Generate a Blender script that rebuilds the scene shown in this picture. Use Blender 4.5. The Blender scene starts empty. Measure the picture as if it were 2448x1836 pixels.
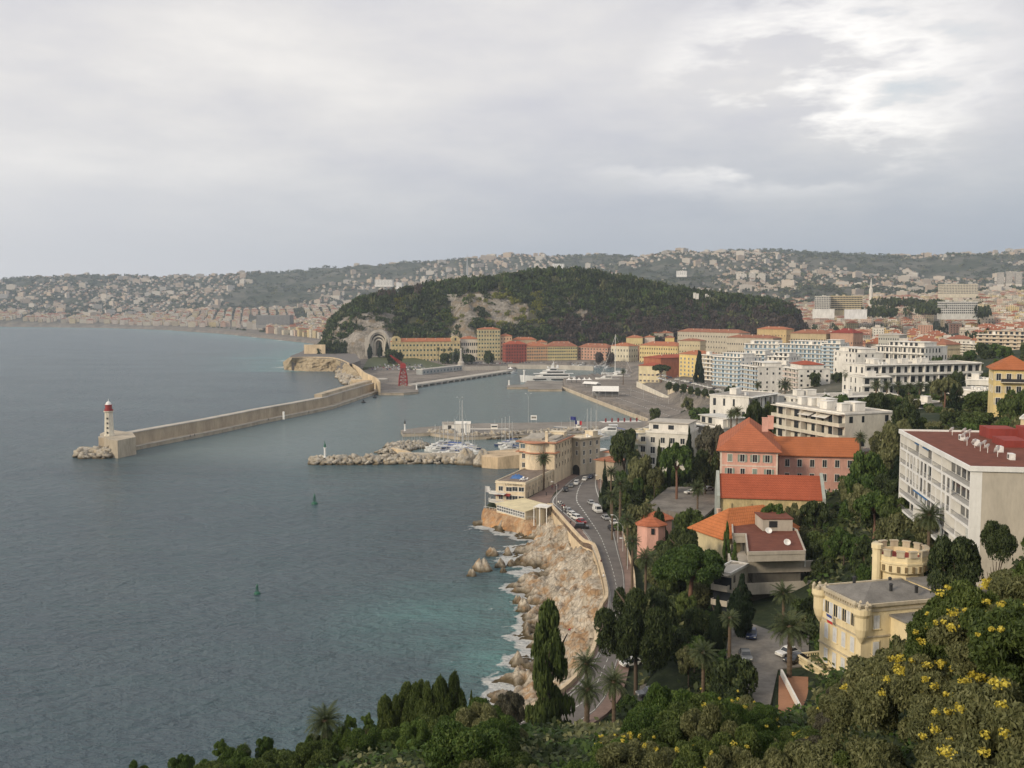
import bpy, math, random
import numpy as np
from mathutils import Vector, Matrix
random.seed(11); rng = np.random.default_rng(11)
PI = math.pi
F, CX, CY, H = 2400.0, 1224.0, 918.0, 77.0          # lens in photo pixels, eye height above the sea in metres
TH = math.atan(184/2400); CT, ST = math.cos(TH), math.sin(TH)
scene = bpy.context.scene
COL = scene.collection
def ray(px, py):
    a, b = (px-CX)/F, (CY-py)/F
    return a, CT+b*ST, -ST+b*CT
def at(px, py, z=0.0):                               # where the line of sight meets height z
    a, b, c = ray(px, py); t = (z-H)/c
    return Vector((a*t, b*t, z))
def P(px, py, D):                                    # point on the line of sight at distance D
    a, b, c = ray(px, py); t = D/b
    return Vector((a*t, D, H+c*t))
def pxy(x, y, z):                                    # projection (for checks only)
    f = y*CT-(z-H)*ST; u = y*ST+(z-H)*CT
    return CX+F*x/f, CY-F*u/f
def smooth(a, b, x):
    t = np.clip((x-a)/(b-a), 0, 1); return t*t*(3-2*t)
# ---------------------------------------------------------------- value noise (numpy)
_perm = np.random.default_rng(5).random((256, 256))
def vnoise(x, y):
    x = np.asarray(x, float); y = np.asarray(y, float)
    xi = np.floor(x).astype(int); yi = np.floor(y).astype(int); fx = x-xi; fy = y-yi
    fx = fx*fx*(3-2*fx); fy = fy*fy*(3-2*fy)
    g = lambda i, j: _perm[(i) & 255, (j) & 255]
    return (g(xi, yi)*(1-fx)+g(xi+1, yi)*fx)*(1-fy)+(g(xi, yi+1)*(1-fx)+g(xi+1, yi+1)*fx)*fy
def fbm(x, y, o=4):
    s = 0; a = .5; n = 0
    for k in range(o):
        s = s+a*vnoise(x*2**k+17*k, y*2**k+31*k); n += a; a *= .5
    return s/n
def ridge(x, y, o=4):
    s = 0; a = .5; n = 0
    for k in range(o):
        s = s+a*(1-np.abs(2*vnoise(x*2**k+9*k, y*2**k+5*k)-1)); n += a; a *= .5
    return s/n
# ---------------------------------------------------------------- materials
def nodes(name):
    m = bpy.data.materials.new(name); m.use_nodes = True
    nt = m.node_tree; nt.nodes.clear()
    return m, nt
def nd(nt, t, ins=None, **kw):
    n = nt.nodes.new(t)
    for k, v in kw.items(): setattr(n, k, v)
    for k, v in (ins or {}).items():
        if isinstance(v, bpy.types.NodeSocket): nt.links.new(v, n.inputs[k])
        else: n.inputs[k].default_value = v
    return n
def ramp(nt, fac, stops):
    r = nt.nodes.new('ShaderNodeValToRGB'); e = r.color_ramp.elements
    while len(e) < len(stops): e.new(.5)
    for q, (p, c) in zip(e, stops):
        q.position = p; q.color = (c[0], c[1], c[2], 1) if not isinstance(c, (int, float)) else (c, c, c, 1)
    nt.links.new(fac, r.inputs[0]); return r.outputs[0]
def mixc(nt, fac, a, b, mode='MIX'):
    n = nt.nodes.new('ShaderNodeMix'); n.data_type = 'RGBA'; n.blend_type = mode
    for s, v in ((n.inputs[0], fac), (n.inputs[6], a), (n.inputs[7], b)):
        if isinstance(v, bpy.types.NodeSocket): nt.links.new(v, s)
        else: s.default_value = v if isinstance(v, (int, float)) else (v[0], v[1], v[2], 1)
    return n.outputs[2]
def mth(nt, op, a, b=0.0, c=0.0, clamp=False):
    n = nt.nodes.new('ShaderNodeMath'); n.operation = op; n.use_clamp = clamp
    for i, v in enumerate((a, b, c)):
        if isinstance(v, bpy.types.NodeSocket): nt.links.new(v, n.inputs[i])
        else: n.inputs[i].default_value = v
    return n.outputs[0]
def finish(nt, col, rough=.8, bump=None, bd=.05, spec=.3, metal=0., trans=0., **kw):
    p = nt.nodes.new('ShaderNodeBsdfPrincipled')
    for k, v in (('Base Color', col), ('Roughness', rough), ('Specular IOR Level', spec), ('Metallic', metal)):
        if isinstance(v, bpy.types.NodeSocket): nt.links.new(v, p.inputs[k])
        else: p.inputs[k].default_value = v if isinstance(v, (int, float)) else (v[0], v[1], v[2], 1)
    if bump is not None:
        b = nt.nodes.new('ShaderNodeBump'); b.inputs['Distance'].default_value = bd
        nt.links.new(bump, b.inputs['Height']); nt.links.new(b.outputs[0], p.inputs['Normal'])
    out = nt.nodes.new('ShaderNodeOutputMaterial'); sh = p.outputs[0]
    if trans:
        t = nt.nodes.new('ShaderNodeBsdfTranslucent')
        if isinstance(col, bpy.types.NodeSocket): nt.links.new(col, t.inputs[0])
        else: t.inputs[0].default_value = (*col, 1)
        mx = nt.nodes.new('ShaderNodeMixShader'); mx.inputs[0].default_value = trans
        nt.links.new(sh, mx.inputs[1]); nt.links.new(t.outputs[0], mx.inputs[2]); sh = mx.outputs[0]
    nt.links.new(sh, out.inputs[0]); return p
def noise(nt, scale, detail=4, vec=None, rough=.55, geo=False):
    n = nt.nodes.new('ShaderNodeTexNoise'); n.inputs['Scale'].default_value = scale
    n.inputs['Detail'].default_value = detail; n.inputs['Roughness'].default_value = rough
    if vec is None:
        t = nt.nodes.new('ShaderNodeNewGeometry') if geo else nt.nodes.new('ShaderNodeTexCoord')
        vec = t.outputs['Position' if geo else 'Object']
    nt.links.new(vec, n.inputs['Vector']); return n.outputs[0]
_mc = {}
def plaster(c, amt=.22, rough=.85, scale=.35, key='plaster', spec=.2):
    k = (key, c, amt)
    if k in _mc: return _mc[k]
    m, nt = nodes(key)
    t = nt.nodes.new('ShaderNodeTexCoord').outputs['Object']
    mp = nd(nt, 'ShaderNodeMapping', {'Vector': t, 'Scale': (1, 1, .35)}).outputs[0]
    n1 = noise(nt, scale, 5, mp); n2 = noise(nt, scale*7, 4, mp)
    f = mth(nt, 'ADD', mth(nt, 'MULTIPLY', n1, .65), mth(nt, 'MULTIPLY', n2, .35))
    lo = tuple(v*(1-amt*1.3) for v in c); hi = tuple(min(1, v*(1+amt*.5)) for v in c)
    finish(nt, ramp(nt, f, [(.3, lo), (.62, hi)]), rough, n2, .04, spec)
    _mc[k] = m; return m
def tiles(c, key='roof_tiles', amt=.3, pitch=.55):
    k = (key, c, amt)
    if k in _mc: return _mc[k]
    m, nt = nodes(key)
    t = nt.nodes.new('ShaderNodeTexCoord').outputs['Object']
    sp = nd(nt, 'ShaderNodeSeparateXYZ', {0: t})
    n1 = noise(nt, .22, 5, t, .7); n2 = noise(nt, 2.6, 3, t)
    row = mth(nt, 'FRACT', mth(nt, 'MULTIPLY', sp.outputs[2], 1/pitch))
    cl = mth(nt, 'FRACT', mth(nt, 'MULTIPLY', mth(nt, 'ADD', sp.outputs[0], sp.outputs[1]), 1/.6))
    rib = mth(nt, 'ABSOLUTE', mth(nt, 'SUBTRACT', cl, .5))
    f = mth(nt, 'ADD', mth(nt, 'MULTIPLY', n1, .6), mth(nt, 'MULTIPLY', n2, .4))
    f = mth(nt, 'ADD', f, mth(nt, 'MULTIPLY', mth(nt, 'LESS_THAN', row, .25), -.16))
    lo = tuple(v*(1-amt) for v in c); hi = tuple(min(1, v*(1+amt*.6)) for v in c)
    finish(nt, ramp(nt, f, [(.3, lo), (.65, hi)]), .85, mth(nt, 'ADD', rib, mth(nt, 'MULTIPLY', n2, .3)), .08, .15)
    _mc[k] = m; return m
def rockmat(name, a, b, c, scale=.12, bd=.6, ochre=None, geo=True):
    m, nt = nodes(name)
    g = nt.nodes.new('ShaderNodeNewGeometry').outputs['Position'] if geo else nt.nodes.new('ShaderNodeTexCoord').outputs['Object']
    mp = nd(nt, 'ShaderNodeMapping', {'Vector': g, 'Scale': (1, 1, .45)}).outputs[0]
    n1 = noise(nt, scale, 7, mp, .68); n2 = noise(nt, scale*6, 6, mp, .65)
    v = nd(nt, 'ShaderNodeTexVoronoi', {'Vector': mp, 'Scale': scale*5}, feature='DISTANCE_TO_EDGE').outputs[0]
    f = mth(nt, 'ADD', mth(nt, 'MULTIPLY', n1, .55), mth(nt, 'MULTIPLY', n2, .45))
    col = ramp(nt, f, [(.32, a), (.47, b), (.62, c)])
    if ochre: col = mixc(nt, ramp(nt, noise(nt, scale*1.4, 5, g, .6), [(.5, 0.), (.62, 1.)]), col, ochre)
    cr = ramp(nt, v, [(0., .45), (.07, 1.)])
    col = mixc(nt, .45, col, cr, 'MULTIPLY')
    finish(nt, col, .9, mth(nt, 'ADD', mth(nt, 'MULTIPLY', n2, .7), mth(nt, 'MULTIPLY', cr, .3)), bd, .15)
    return m
def leafmat(name, a, b, c, scale=.25, trans=.25, geo=True):
    m, nt = nodes(name)
    g = nt.nodes.new('ShaderNodeNewGeometry')
    oi = nt.nodes.new('ShaderNodeObjectInfo').outputs['Random']
    n1 = noise(nt, scale, 3, g.outputs['Position']); 
    f = mth(nt, 'ADD', mth(nt, 'MULTIPLY', n1, .5), mth(nt, 'ADD', mth(nt, 'MULTIPLY', g.outputs['Random Per Island'], .42), mth(nt, 'MULTIPLY', oi, .14)))
    col = ramp(nt, f, [(.25, a), (.55, b), (.85, c)])
    finish(nt, col, .6, spec=.25, trans=trans)
    return m
def plain(name, c, rough=.6, metal=0., spec=.4):
    k = (name, c)
    if k in _mc: return _mc[k]
    m, nt = nodes(name)
    n = noise(nt, 1.2, 4)
    finish(nt, ramp(nt, n, [(.3, tuple(v*.82 for v in c)), (.7, tuple(min(1, v*1.08) for v in c))]), rough, None, 0, spec, metal)
    _mc[k] = m; return m
glass = plain('window_glass', (.028, .034, .042), .18, 0, .6)
glass_blue = plain('tinted_glass', (.10, .15, .18), .2, 0, .6)
white = plaster((.74, .72, .67)); cream = plaster((.66, .60, .48)); offwhite = plaster((.62, .60, .55))
darkm = plain('dark_metal', (.03, .032, .035), .5); steel = plain('galvanised_steel', (.42, .43, .43), .45, .3)
whitep = plain('white_paint', (.78, .78, .76), .45)
concrete = plaster((.33, .31, .28), .3, .9, .08, 'concrete')
paleconc = plaster((.45, .42, .37), .25, .9, .1, 'pale_concrete')
stone = plaster((.40, .345, .27), .34, .9, .12, 'weathered_stone')
tanstone = plaster((.62, .50, .34), .3, .9, .2, 'ashlar_stone')
shutter = plain('grey_green_shutter', (.20, .25, .21), .6)
wood = plain('bark', (.10, .075, .055), .9); redbark = plain('pine_bark', (.20, .11, .075), .9)
black = plain('black_rubber', (.015, .015, .015), .8)
# ---------------------------------------------------------------- mesh builder
class MB:
    def __init__(s): s.v = []; s.f = []; s.m = []; s.T = None
    def add(s, vs, fs, m=0):
        o = len(s.v)
        if s.T is not None: vs = [tuple(s.T @ Vector(v)) for v in vs]
        s.v += [tuple(v) for v in vs]
        for f in fs: s.f.append(tuple(i+o for i in f)); s.m.append(m)
    def box(s, x0, x1, y0, y1, z0, z1, m=0, mt=None):
        s.add([(x0,y0,z0),(x1,y0,z0),(x1,y1,z0),(x0,y1,z0),(x0,y0,z1),(x1,y0,z1),(x1,y1,z1),(x0,y1,z1)],
              [(0,3,2,1),(0,1,5,4),(1,2,6,5),(2,3,7,6),(3,0,4,7)], m)
        s.add([(x0,y0,z1),(x1,y0,z1),(x1,y1,z1),(x0,y1,z1)], [(0,1,2,3)], m if mt is None else mt)
    def prism(s, poly, z0, z1, m=0, mt=None, hole=False):
        n = len(poly)
        zz0 = z0 if isinstance(z0, (list, tuple)) else [z0]*n
        zz1 = z1 if isinstance(z1, (list, tuple)) else [z1]*n
        a = sum(poly[i][0]*poly[(i+1)%n][1]-poly[(i+1)%n][0]*poly[i][1] for i in range(n))
        if a < 0: poly = poly[::-1]; zz0 = zz0[::-1]; zz1 = zz1[::-1]
        vs = [(p[0], p[1], z) for p, z in zip(poly, zz0)]+[(p[0], p[1], z) for p, z in zip(poly, zz1)]
        s.add(vs, [(i, (i+1)%n, n+(i+1)%n, n+i) for i in range(n)]+[tuple(range(n-1, -1, -1))], m)
        s.add([(p[0], p[1], z) for p, z in zip(poly, zz1)], [tuple(range(n))], m if mt is None else mt)
    def tube(s, pts, rs, n=8, m=0, cap=True):
        pts = [Vector(p) for p in pts]
        if isinstance(rs, (int, float)): rs = [rs]*len(pts)
        vs = []; k = len(pts)
        for i, p in enumerate(pts):
            d = (pts[min(i+1, k-1)]-pts[max(i-1, 0)]).normalized()
            u = d.cross(Vector((0, 1, 0)) if abs(d.y) < .8 else Vector((1, 0, 0))).normalized(); w = d.cross(u)
            for j in range(n):
                a = 2*PI*j/n; vs.append(p+(u*math.cos(a)+w*math.sin(a))*rs[i])
        fs = [(i*n+j, i*n+(j+1)%n, (i+1)*n+(j+1)%n, (i+1)*n+j) for i in range(k-1) for j in range(n)]
        if cap: fs += [tuple(range(n-1, -1, -1)), tuple((k-1)*n+j for j in range(n))]
        s.add(vs, fs, m)
    def lathe(s, prof, c=(0, 0, 0), n=16, m=0, a0=0.):
        vs = [(c[0]+r*math.cos(a0+2*PI*j/n), c[1]+r*math.sin(a0+2*PI*j/n), c[2]+z) for r, z in prof for j in range(n)]
        fs = [(i*n+j, i*n+(j+1)%n, (i+1)*n+(j+1)%n, (i+1)*n+j) for i in range(len(prof)-1) for j in range(n)]
        fs += [tuple(range(n-1, -1, -1)), tuple((len(prof)-1)*n+j for j in range(n))]
        s.add(vs, fs, m)
    def mesh(s, name, mats, smooth=False):
        me = bpy.data.meshes.new(name); me.from_pydata(s.v, [], s.f)
        for x in (mats if isinstance(mats, (list, tuple)) else [mats]): me.materials.append(x)
        me.polygons.foreach_set('material_index', s.m)
        if smooth: me.polygons.foreach_set('use_smooth', [True]*len(s.f))
        me.update(); return me
    def build(s, name, mats, parent=None, loc=None, rz=0, smooth=False):
        return inst(name, s.mesh(name, mats, smooth), parent, loc, rz)
def inst(name, me, parent=None, loc=None, rz=0., sc=None):
    o = bpy.data.objects.new(name, me); COL.objects.link(o)
    if parent is not None: o.parent = parent
    if loc is not None: o.location = loc
    o.rotation_euler = (0, 0, rz)
    if sc is not None: o.scale = sc
    return o
def tag(o, label, cat, group=None, kind=None):
    if label: o['label'] = label
    if cat: o['category'] = cat
    if group: o['group'] = group
    if kind: o['kind'] = kind
    return o
def thing(name, label, cat, loc=(0, 0, 0), rz=0., group=None):
    return tag(inst(name, None, None, loc, rz), label, cat, group)
def np_mesh(name, V, Q, mats, smooth=False, mi=None):
    V = np.asarray(V, np.float32).reshape(-1, 3); Q = np.asarray(Q, np.int32); k = Q.shape[1]
    me = bpy.data.meshes.new(name); me.vertices.add(len(V)); me.vertices.foreach_set('co', V.ravel())
    me.loops.add(Q.size); me.loops.foreach_set('vertex_index', Q.ravel())
    me.polygons.add(len(Q)); me.polygons.foreach_set('loop_start', np.arange(0, Q.size, k, dtype=np.int32))
    me.polygons.foreach_set('loop_total', np.full(len(Q), k, np.int32))
    for x in (mats if isinstance(mats, (list, tuple)) else [mats]): me.materials.append(x)
    if mi is not None: me.polygons.foreach_set('material_index', np.asarray(mi, np.int32))
    me.update(calc_edges=True); me.validate()
    if smooth: me.polygons.foreach_set('use_smooth', np.ones(len(Q), bool))
    return me
def gridq(nr, nc):
    i = np.arange((nr-1)*(nc-1)); r = i//(nc-1); c = i % (nc-1); a = r*nc+c
    return np.stack([a, a+1, a+nc+1, a+nc], 1)
def sdist(X, Y, poly):                               # signed distance, positive inside
    X = np.asarray(X, float); Y = np.asarray(Y, float); sh = X.shape; X = X.ravel(); Y = Y.ravel()
    d = np.full(X.shape, 1e12); ins = np.zeros(X.shape, bool); n = len(poly)
    for i in range(n):
        x0, y0 = poly[i]; x1, y1 = poly[(i+1) % n]
        dx, dy = x1-x0, y1-y0; L = dx*dx+dy*dy+1e-9
        t = np.clip(((X-x0)*dx+(Y-y0)*dy)/L, 0, 1)
        d = np.minimum(d, (X-x0-t*dx)**2+(Y-y0-t*dy)**2)
        if y0 != y1:
            c = ((y0 > Y) != (y1 > Y)) & (X < (x1-x0)*(Y-y0)/(y1-y0)+x0); ins ^= c
    d = np.sqrt(d); return np.where(ins, d, -d).reshape(sh)
def dline(X, Y, pts):                                # distance to a polyline and its interpolated z
    sh = X.shape; X = X.ravel(); Y = Y.ravel(); d = np.full(X.shape, 1e12); z = np.zeros(X.shape)
    for (x0, y0, z0), (x1, y1, z1) in zip(pts, pts[1:]):
        dx, dy = x1-x0, y1-y0; L = dx*dx+dy*dy+1e-9
        t = np.clip(((X-x0)*dx+(Y-y0)*dy)/L, 0, 1); q = (X-x0-t*dx)**2+(Y-y0-t*dy)**2
        z = np.where(q < d, z0+t*(z1-z0), z); d = np.minimum(d, q)
    return np.sqrt(d).reshape(sh), z.reshape(sh)
# ================================================================ camera, sky, sun
cam = bpy.data.cameras.new('camera'); co = bpy.data.objects.new('camera', cam); COL.objects.link(co)
cam.sensor_width = 36; cam.lens = 36*F/2448; cam.clip_start = .5; cam.clip_end = 60000
co.location = (0, 0, H); co.rotation_euler = (PI/2-TH, 0, 0); scene.camera = co
scene.view_settings.view_transform = 'Standard'; scene.view_settings.look = 'None'
scene.view_settings.exposure = .42; scene.view_settings.gamma = 1
SUN_AZ = math.radians(-128)      # from +Y towards +X: the light comes from the left and a little behind
SUN_EL = math.radians(24)
sd = Vector((math.sin(SUN_AZ)*math.cos(SUN_EL), math.cos(SUN_AZ)*math.cos(SUN_EL), math.sin(SUN_EL)))
sl = bpy.data.lights.new('sun', 'SUN'); sl.energy = 2.0; sl.angle = math.radians(12); sl.color = (1, .84, .62)
so = bpy.data.objects.new('sun', sl); COL.objects.link(so); so.location = (0, 0, 300)
so.rotation_euler = (-sd).to_track_quat('-Z', 'Y').to_euler()
w = bpy.data.worlds.new('World'); scene.world = w; w.use_nodes = True; nt = w.node_tree; nt.nodes.clear()
sky = nt.nodes.new('ShaderNodeTexSky'); sky.sky_type = 'NISHITA'; sky.sun_disc = False
sky.sun_elevation = SUN_EL; sky.sun_rotation = SUN_AZ; sky.air_density = 1.2; sky.dust_density = 2
tc = nt.nodes.new('ShaderNodeTexCoord').outputs['Generated']
nrm = nd(nt, 'ShaderNodeVectorMath', {0: tc}, operation='NORMALIZE').outputs[0]
sp = nd(nt, 'ShaderNodeSeparateXYZ', {0: nrm}); zx, zy, zz = sp.outputs
den = mth(nt, 'ADD', mth(nt, 'MAXIMUM', zz, 0.), .10)
def comb(x, y, z=0.):
    n = nt.nodes.new('ShaderNodeCombineXYZ')
    for s, v in zip(n.inputs, (x, y, z)):
        if isinstance(v, bpy.types.NodeSocket): nt.links.new(v, s)
        else: s.default_value = v
    return n.outputs[0]
ux = mth(nt, 'DIVIDE', zx, den); uy = mth(nt, 'DIVIDE', zy, den)
n1 = noise(nt, .75, 7, comb(ux, mth(nt, 'MULTIPLY', uy, .75), 3.3), .52)
n2 = noise(nt, 2.2, 7, comb(ux, uy, 9.1), .6)
n3 = noise(nt, 3.4, 8, comb(mth(nt, 'MULTIPLY', zx, 1.), mth(nt, 'MULTIPLY', zz, 3.2), 5.2), .6)
n4 = noise(nt, 1.3, 4, comb(zx, mth(nt, 'MULTIPLY', zz, 3.0), 1.7), .5)
f = mth(nt, 'ADD', mth(nt, 'MULTIPLY', n1, .42), mth(nt, 'ADD', mth(nt, 'MULTIPLY', n3, .3), mth(nt, 'ADD', mth(nt, 'MULTIPLY', n4, .2), mth(nt, 'MULTIPLY', n2, .1))))
cloud = ramp(nt, f, [(.36, (.455, .455, .51)), (.46, (.55, .54, .56)), (.53, (.635, .615, .605)), (.62, (.76, .73, .695))])
# the bank of darker cloud low over the hills, darkest to the right, paler over the sea
el = mth(nt, 'ADD', zz, mth(nt, 'MULTIPLY', mth(nt, 'SUBTRACT', n3, .5), .09))
low = ramp(nt, el, [(.02, 1.), (.085, .72), (.16, .12), (.22, 0.)])
side = ramp(nt, mth(nt, 'ADD', zx, .5), [(.05, 0.), (.55, .75), (.95, 1.)])
lowc = mixc(nt, side, (.56, .56, .58), (.255, .30, .365))
base = mixc(nt, low, cloud, lowc)
def blob(px, py, rx, rz):        # soft region of the sky around a direction
    a, b, c = ray(px, py); L = math.sqrt(a*a+b*b+c*c); a /= L; c /= L
    dx = mth(nt, 'DIVIDE', mth(nt, 'SUBTRACT', zx, a), rx); dz = mth(nt, 'DIVIDE', mth(nt, 'SUBTRACT', zz, c), rz)
    d = mth(nt, 'ADD', mth(nt, 'MULTIPLY', dx, dx), mth(nt, 'MULTIPLY', dz, dz))
    return mth(nt, 'MULTIPLY', mth(nt, 'SUBTRACT', 1., d, 0, True), mth(nt, 'GREATER_THAN', zy, 0.))
gaps = mth(nt, 'ADD', blob(1960, 190, .17, .10), mth(nt, 'MULTIPLY', blob(1830, 370, .19, .045), .5), 0, True)
edge = ramp(nt, n3, [(.44, 0.), (.52, 1.), (.585, .25), (.63, 0.)])
base = mixc(nt, mth(nt, 'MULTIPLY', mth(nt, 'MULTIPLY', gaps, edge), .95), base, (.93, .90, .86))
hole = mth(nt, 'MULTIPLY', gaps, ramp(nt, n3, [(.56, 0.), (.66, 1.)]))
bg1 = nd(nt, 'ShaderNodeBackground', {'Color': base, 'Strength': 1.0})
skb = nd(nt, 'ShaderNodeBackground', {'Color': sky.outputs[0], 'Strength': .1})
mx = nd(nt, 'ShaderNodeMixShader', {0: mth(nt, 'ADD', mth(nt, 'MULTIPLY', hole, .6), .04), 1: bg1.outputs[0], 2: skb.outputs[0]})
nd(nt, 'ShaderNodeOutputWorld', {0: mx.outputs[0]})
scene.cycles.max_bounces = 5; scene.cycles.diffuse_bounces = 2; scene.cycles.glossy_bounces = 2
scene.cycles.transparent_max_bounces = 4; scene.cycles.volume_bounces = 1; scene.cycles.transmission_bounces = 2
scene.cycles.sample_clamp_indirect = 4
# ================================================================ lie of the land
W2 = lambda *q: [(lambda p: (p.x, p.y))(at(a, b, 0)) for a, b in q]
LAND = W2((-900,779),(-300,779),(0,781),(253,784),(398,789),(542,799),(651,811),(770,824),(798,829),(735,838),(694,862),(682,884),(735,887),
  (803,887),(812,905),(838,922),(880,935),(908,939),(1000,938),(1000,930),(968,924),(985,921),(1140,900),(1227,887),(1240,880),(1433,875),(1500,881),
  (1490,893),(1440,900),(1346,914),(1346,927),(1547,1000),(1562,1008),(1525,1040),(1500,1075),(1400,1084),(1360,1090),(1243,1087),(1240,1115),(1237,1140),(1190,1190),
  (1150,1255),(1180,1264),(1230,1271),(1262,1282),(1300,1292),(1262,1312),(1240,1322),(1252,1345),(1300,1352),(1272,1394),(1245,1405),(1290,1442),(1272,1478),
  (1288,1500),(1275,1530),(1282,1560),(1270,1622),(1232,1645),(1222,1690),(1175,1745),(1010,1800))
LAND += [(-32,150),(-60,120),(-95,70),(-140,0),(-200,-250),(900,-250),(3500,400),(9500,7800),(-9500,7800)]
CT_PTS = [(0,0,74),(30,0,77),(-30,0,66),(60,0,85),(0,-80,90),(-80,-80,60),(100,-80,100),(0,22,60),(12,18,64),(30,20,66.5),(14,28,61),(26,30,62.5),(-30,30,52),(60,30,78),
 (20,40,63),(34,42,68),(17,50,54.5),(15,58,47),(12,45,48),(0,45,48),(8,64,46),(30,62,52.5),(40,75,51),(60,75,64),(-30,60,39),(-60,60,27),(0,75,42),(10,85,39),(22,95,36),
 (38,100,36),(55,100,45),(80,100,58),(-26,100,28),(-36,95,28),(-60,100,16),(0,100,33),(-10,115,25),(20,118,24),(40,122,24),(58,125,30),(0,132,15),(-20,132,15),(-45,128,11),
 (20,145,16),(34,145,19),(45,148,20.5),(62,150,24),(80,150,40),(110,150,52),(30,165,18),(50,165,20),(62,172,21),(80,180,38),(110,200,42),(15,188,14),(24,200,15),(50,205,16.5),(40,215,16),(68,215,22),(82,215,34),
 (22,240,13),(38,240,16),(60,245,18),(95,245,26),(120,240,38),(160,240,50),(52,300,19),(80,285,19),(105,290,24),(28,300,11),(40,295,15),(50,340,15),(70,345,17),(90,330,26),(120,330,33),
 (150,300,41),(210,300,54),(180,400,35),(120,400,32),(60,380,12),(24,380,8.5),(45,420,7),(100,450,24),(200,500,33),(150,560,24),(260,520,42),(230,700,30),(150,700,18),(320,700,45),(60,500,4),(90,560,6),(400,900,45),(250,1000,22)]
_cp = np.array(CT_PTS, float)
def _tps():
    n = len(_cp); d2 = ((_cp[:, None, :2]-_cp[None, :, :2])**2).sum(-1)
    K = .5*d2*np.log(d2+1e-9); K[d2 == 0] = 0; K += np.eye(n)*4.
    A = np.zeros((n+3, n+3)); A[:n, :n] = K; A[:n, n] = 1; A[:n, n+1:] = _cp[:, :2]; A[n, :n] = 1; A[n+1:, :n] = _cp[:, :2].T
    return np.linalg.solve(A, np.concatenate([_cp[:, 2], [0, 0, 0]]))
_tw = _tps()
def near_z(X, Y):
    s = _tw[-3]+_tw[-2]*X+_tw[-1]*Y
    for (a, b, _), wv in zip(_cp, _tw):
        d2 = (X-a)**2+(Y-b)**2; s = s+wv*.5*d2*np.log(d2+1e-9)
    return s
_cols = [-700, 0, 300, 600, 900, 1200, 1500, 1800, 2100, 2448, 3100]
_D = [650, 900, 1200, 1600, 2200, 2800, 3600, 4500, 5300, 6100, 6900, 8000]
_Z = np.array([
 [4,4,4,4,4,4,8,50,130,235,190,60],[4,4,4,4,4,4,8,45,130,232,180,60],[4,4,4,4,4,6,10,40,150,255,190,60],[4,4,4,5,6,8,14,70,180,280,190,60],
 [4,4,4,5,6,10,26,100,220,315,200,60],[4,4,4,5,8,14,46,140,250,350,220,80],[6,5,6,8,12,22,66,165,300,378,240,80],[18,12,9,12,22,52,110,200,330,412,260,80],
 [30,24,20,26,54,90,135,220,345,405,260,80],[46,42,32,44,84,112,150,235,352,420,260,80],[60,60,60,70,100,130,180,260,360,425,260,80]], float)
def far_z(X, Y):
    px = np.clip(CX+F*X/np.maximum(Y, 50), _cols[0], _cols[-1]); D = np.clip(Y, _D[0], _D[-1])
    ci = np.clip(np.searchsorted(_cols, px)-1, 0, len(_cols)-2); di = np.clip(np.searchsorted(_D, D)-1, 0, len(_D)-2)
    C = np.array(_cols, float); DD = np.array(_D, float)
    fc = (px-C[ci])/(C[ci+1]-C[ci]); fd = (D-DD[di])/(DD[di+1]-DD[di]); fc = fc*fc*(3-2*fc); fd = fd*fd*(3-2*fd)
    z = (_Z[ci, di]*(1-fc)+_Z[ci+1, di]*fc)*(1-fd)+(_Z[ci, di+1]*(1-fc)+_Z[ci+1, di+1]*fc)*fd
    amp = np.clip((z-12)/120, 0, 1)*smooth(2200, 3600, Y)
    return z+amp*((fbm(X/900+5, Y/900, 4)-.5)*150+(fbm(X/220, Y/220, 3)-.5)*36)
A3 = lambda px, py, z: tuple(at(px, py, z))
ROADL = [A3(*q) for q in [(1432,1121,8),(1375,1141,8),(1335,1174,8.3),(1315,1198,8.8),(1330,1215,9.2),(1386,1262,10),(1413,1296,10.5),(1436,1350,11.3),(1457,1418,12),(1452,1475,12.6),(1440,1542,13.2),(1423,1580,13.6),(1360,1660,14),(1200,1745,14.4),(1060,1785,14.8),(850,1840,15)]]
ROADR = [A3(*q) for q in [(1452,1121,8),(1430,1140,8),(1430,1163,8.3),(1442,1195,8.8),(1459,1225,9.2),(1472,1279,10),(1480,1320,10.5),(1492,1369,11.3),(1494,1420,12),(1490,1480,12.6),(1484,1542,13.2),(1474,1590,13.6),(1425,1700,14),(1230,1800,14.4),(1075,1838,14.8),(850,1900,15)]]
ROADC = [tuple((a+b)/2 for a, b in zip(p, q)) for p, q in zip(ROADL, ROADR)]
def pz(z, *q): return [(lambda p: (p.x, p.y))(at(a, b, z)) for a, b in q]
FLAT = [  # (polygon, height, blend width)
 (pz(2.5, (1346,914),(1346,929),(1547,1004),(1600,1012),(1760,1000),(1690,972),(1525,921),(1500,880),(1440,897)), 2.5, 6),
 (pz(2.5, (830,925),(880,938),(1002,940),(1002,926),(1140,902),(1245,886),(1240,868),(1150,872),(1000,880),(860,885)), 2.5, 8),
 (pz(13, (1600,905),(1636,931),(1731,961),(1800,985),(1870,960),(1760,920),(1660,895)), 13, 14),
 (pz(19.5, (1560,1195),(1600,1165),(1700,1165),(1720,1190),(1680,1230),(1640,1262),(1600,1230)), 19.3, 4),
 (pz(20, (1760,1620),(1740,1500),(1800,1490),(1930,1530),(1930,1590),(1850,1630)), 20, 5),
 (pz(17, (1508,1236),(1560,1226),(1625,1230),(1640,1322),(1515,1330)), 16.8, 3),
 (pz(5, (1150,1230),(1175,1192),(1235,1192),(1285,1212),(1308,1240),(1255,1245)), 4.6, 2),
 (pz(8, (1240,1150),(1300,1110),(1420,1105),(1440,1130),(1300,1200),(1260,1210)), 7.8, 6),
]
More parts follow.
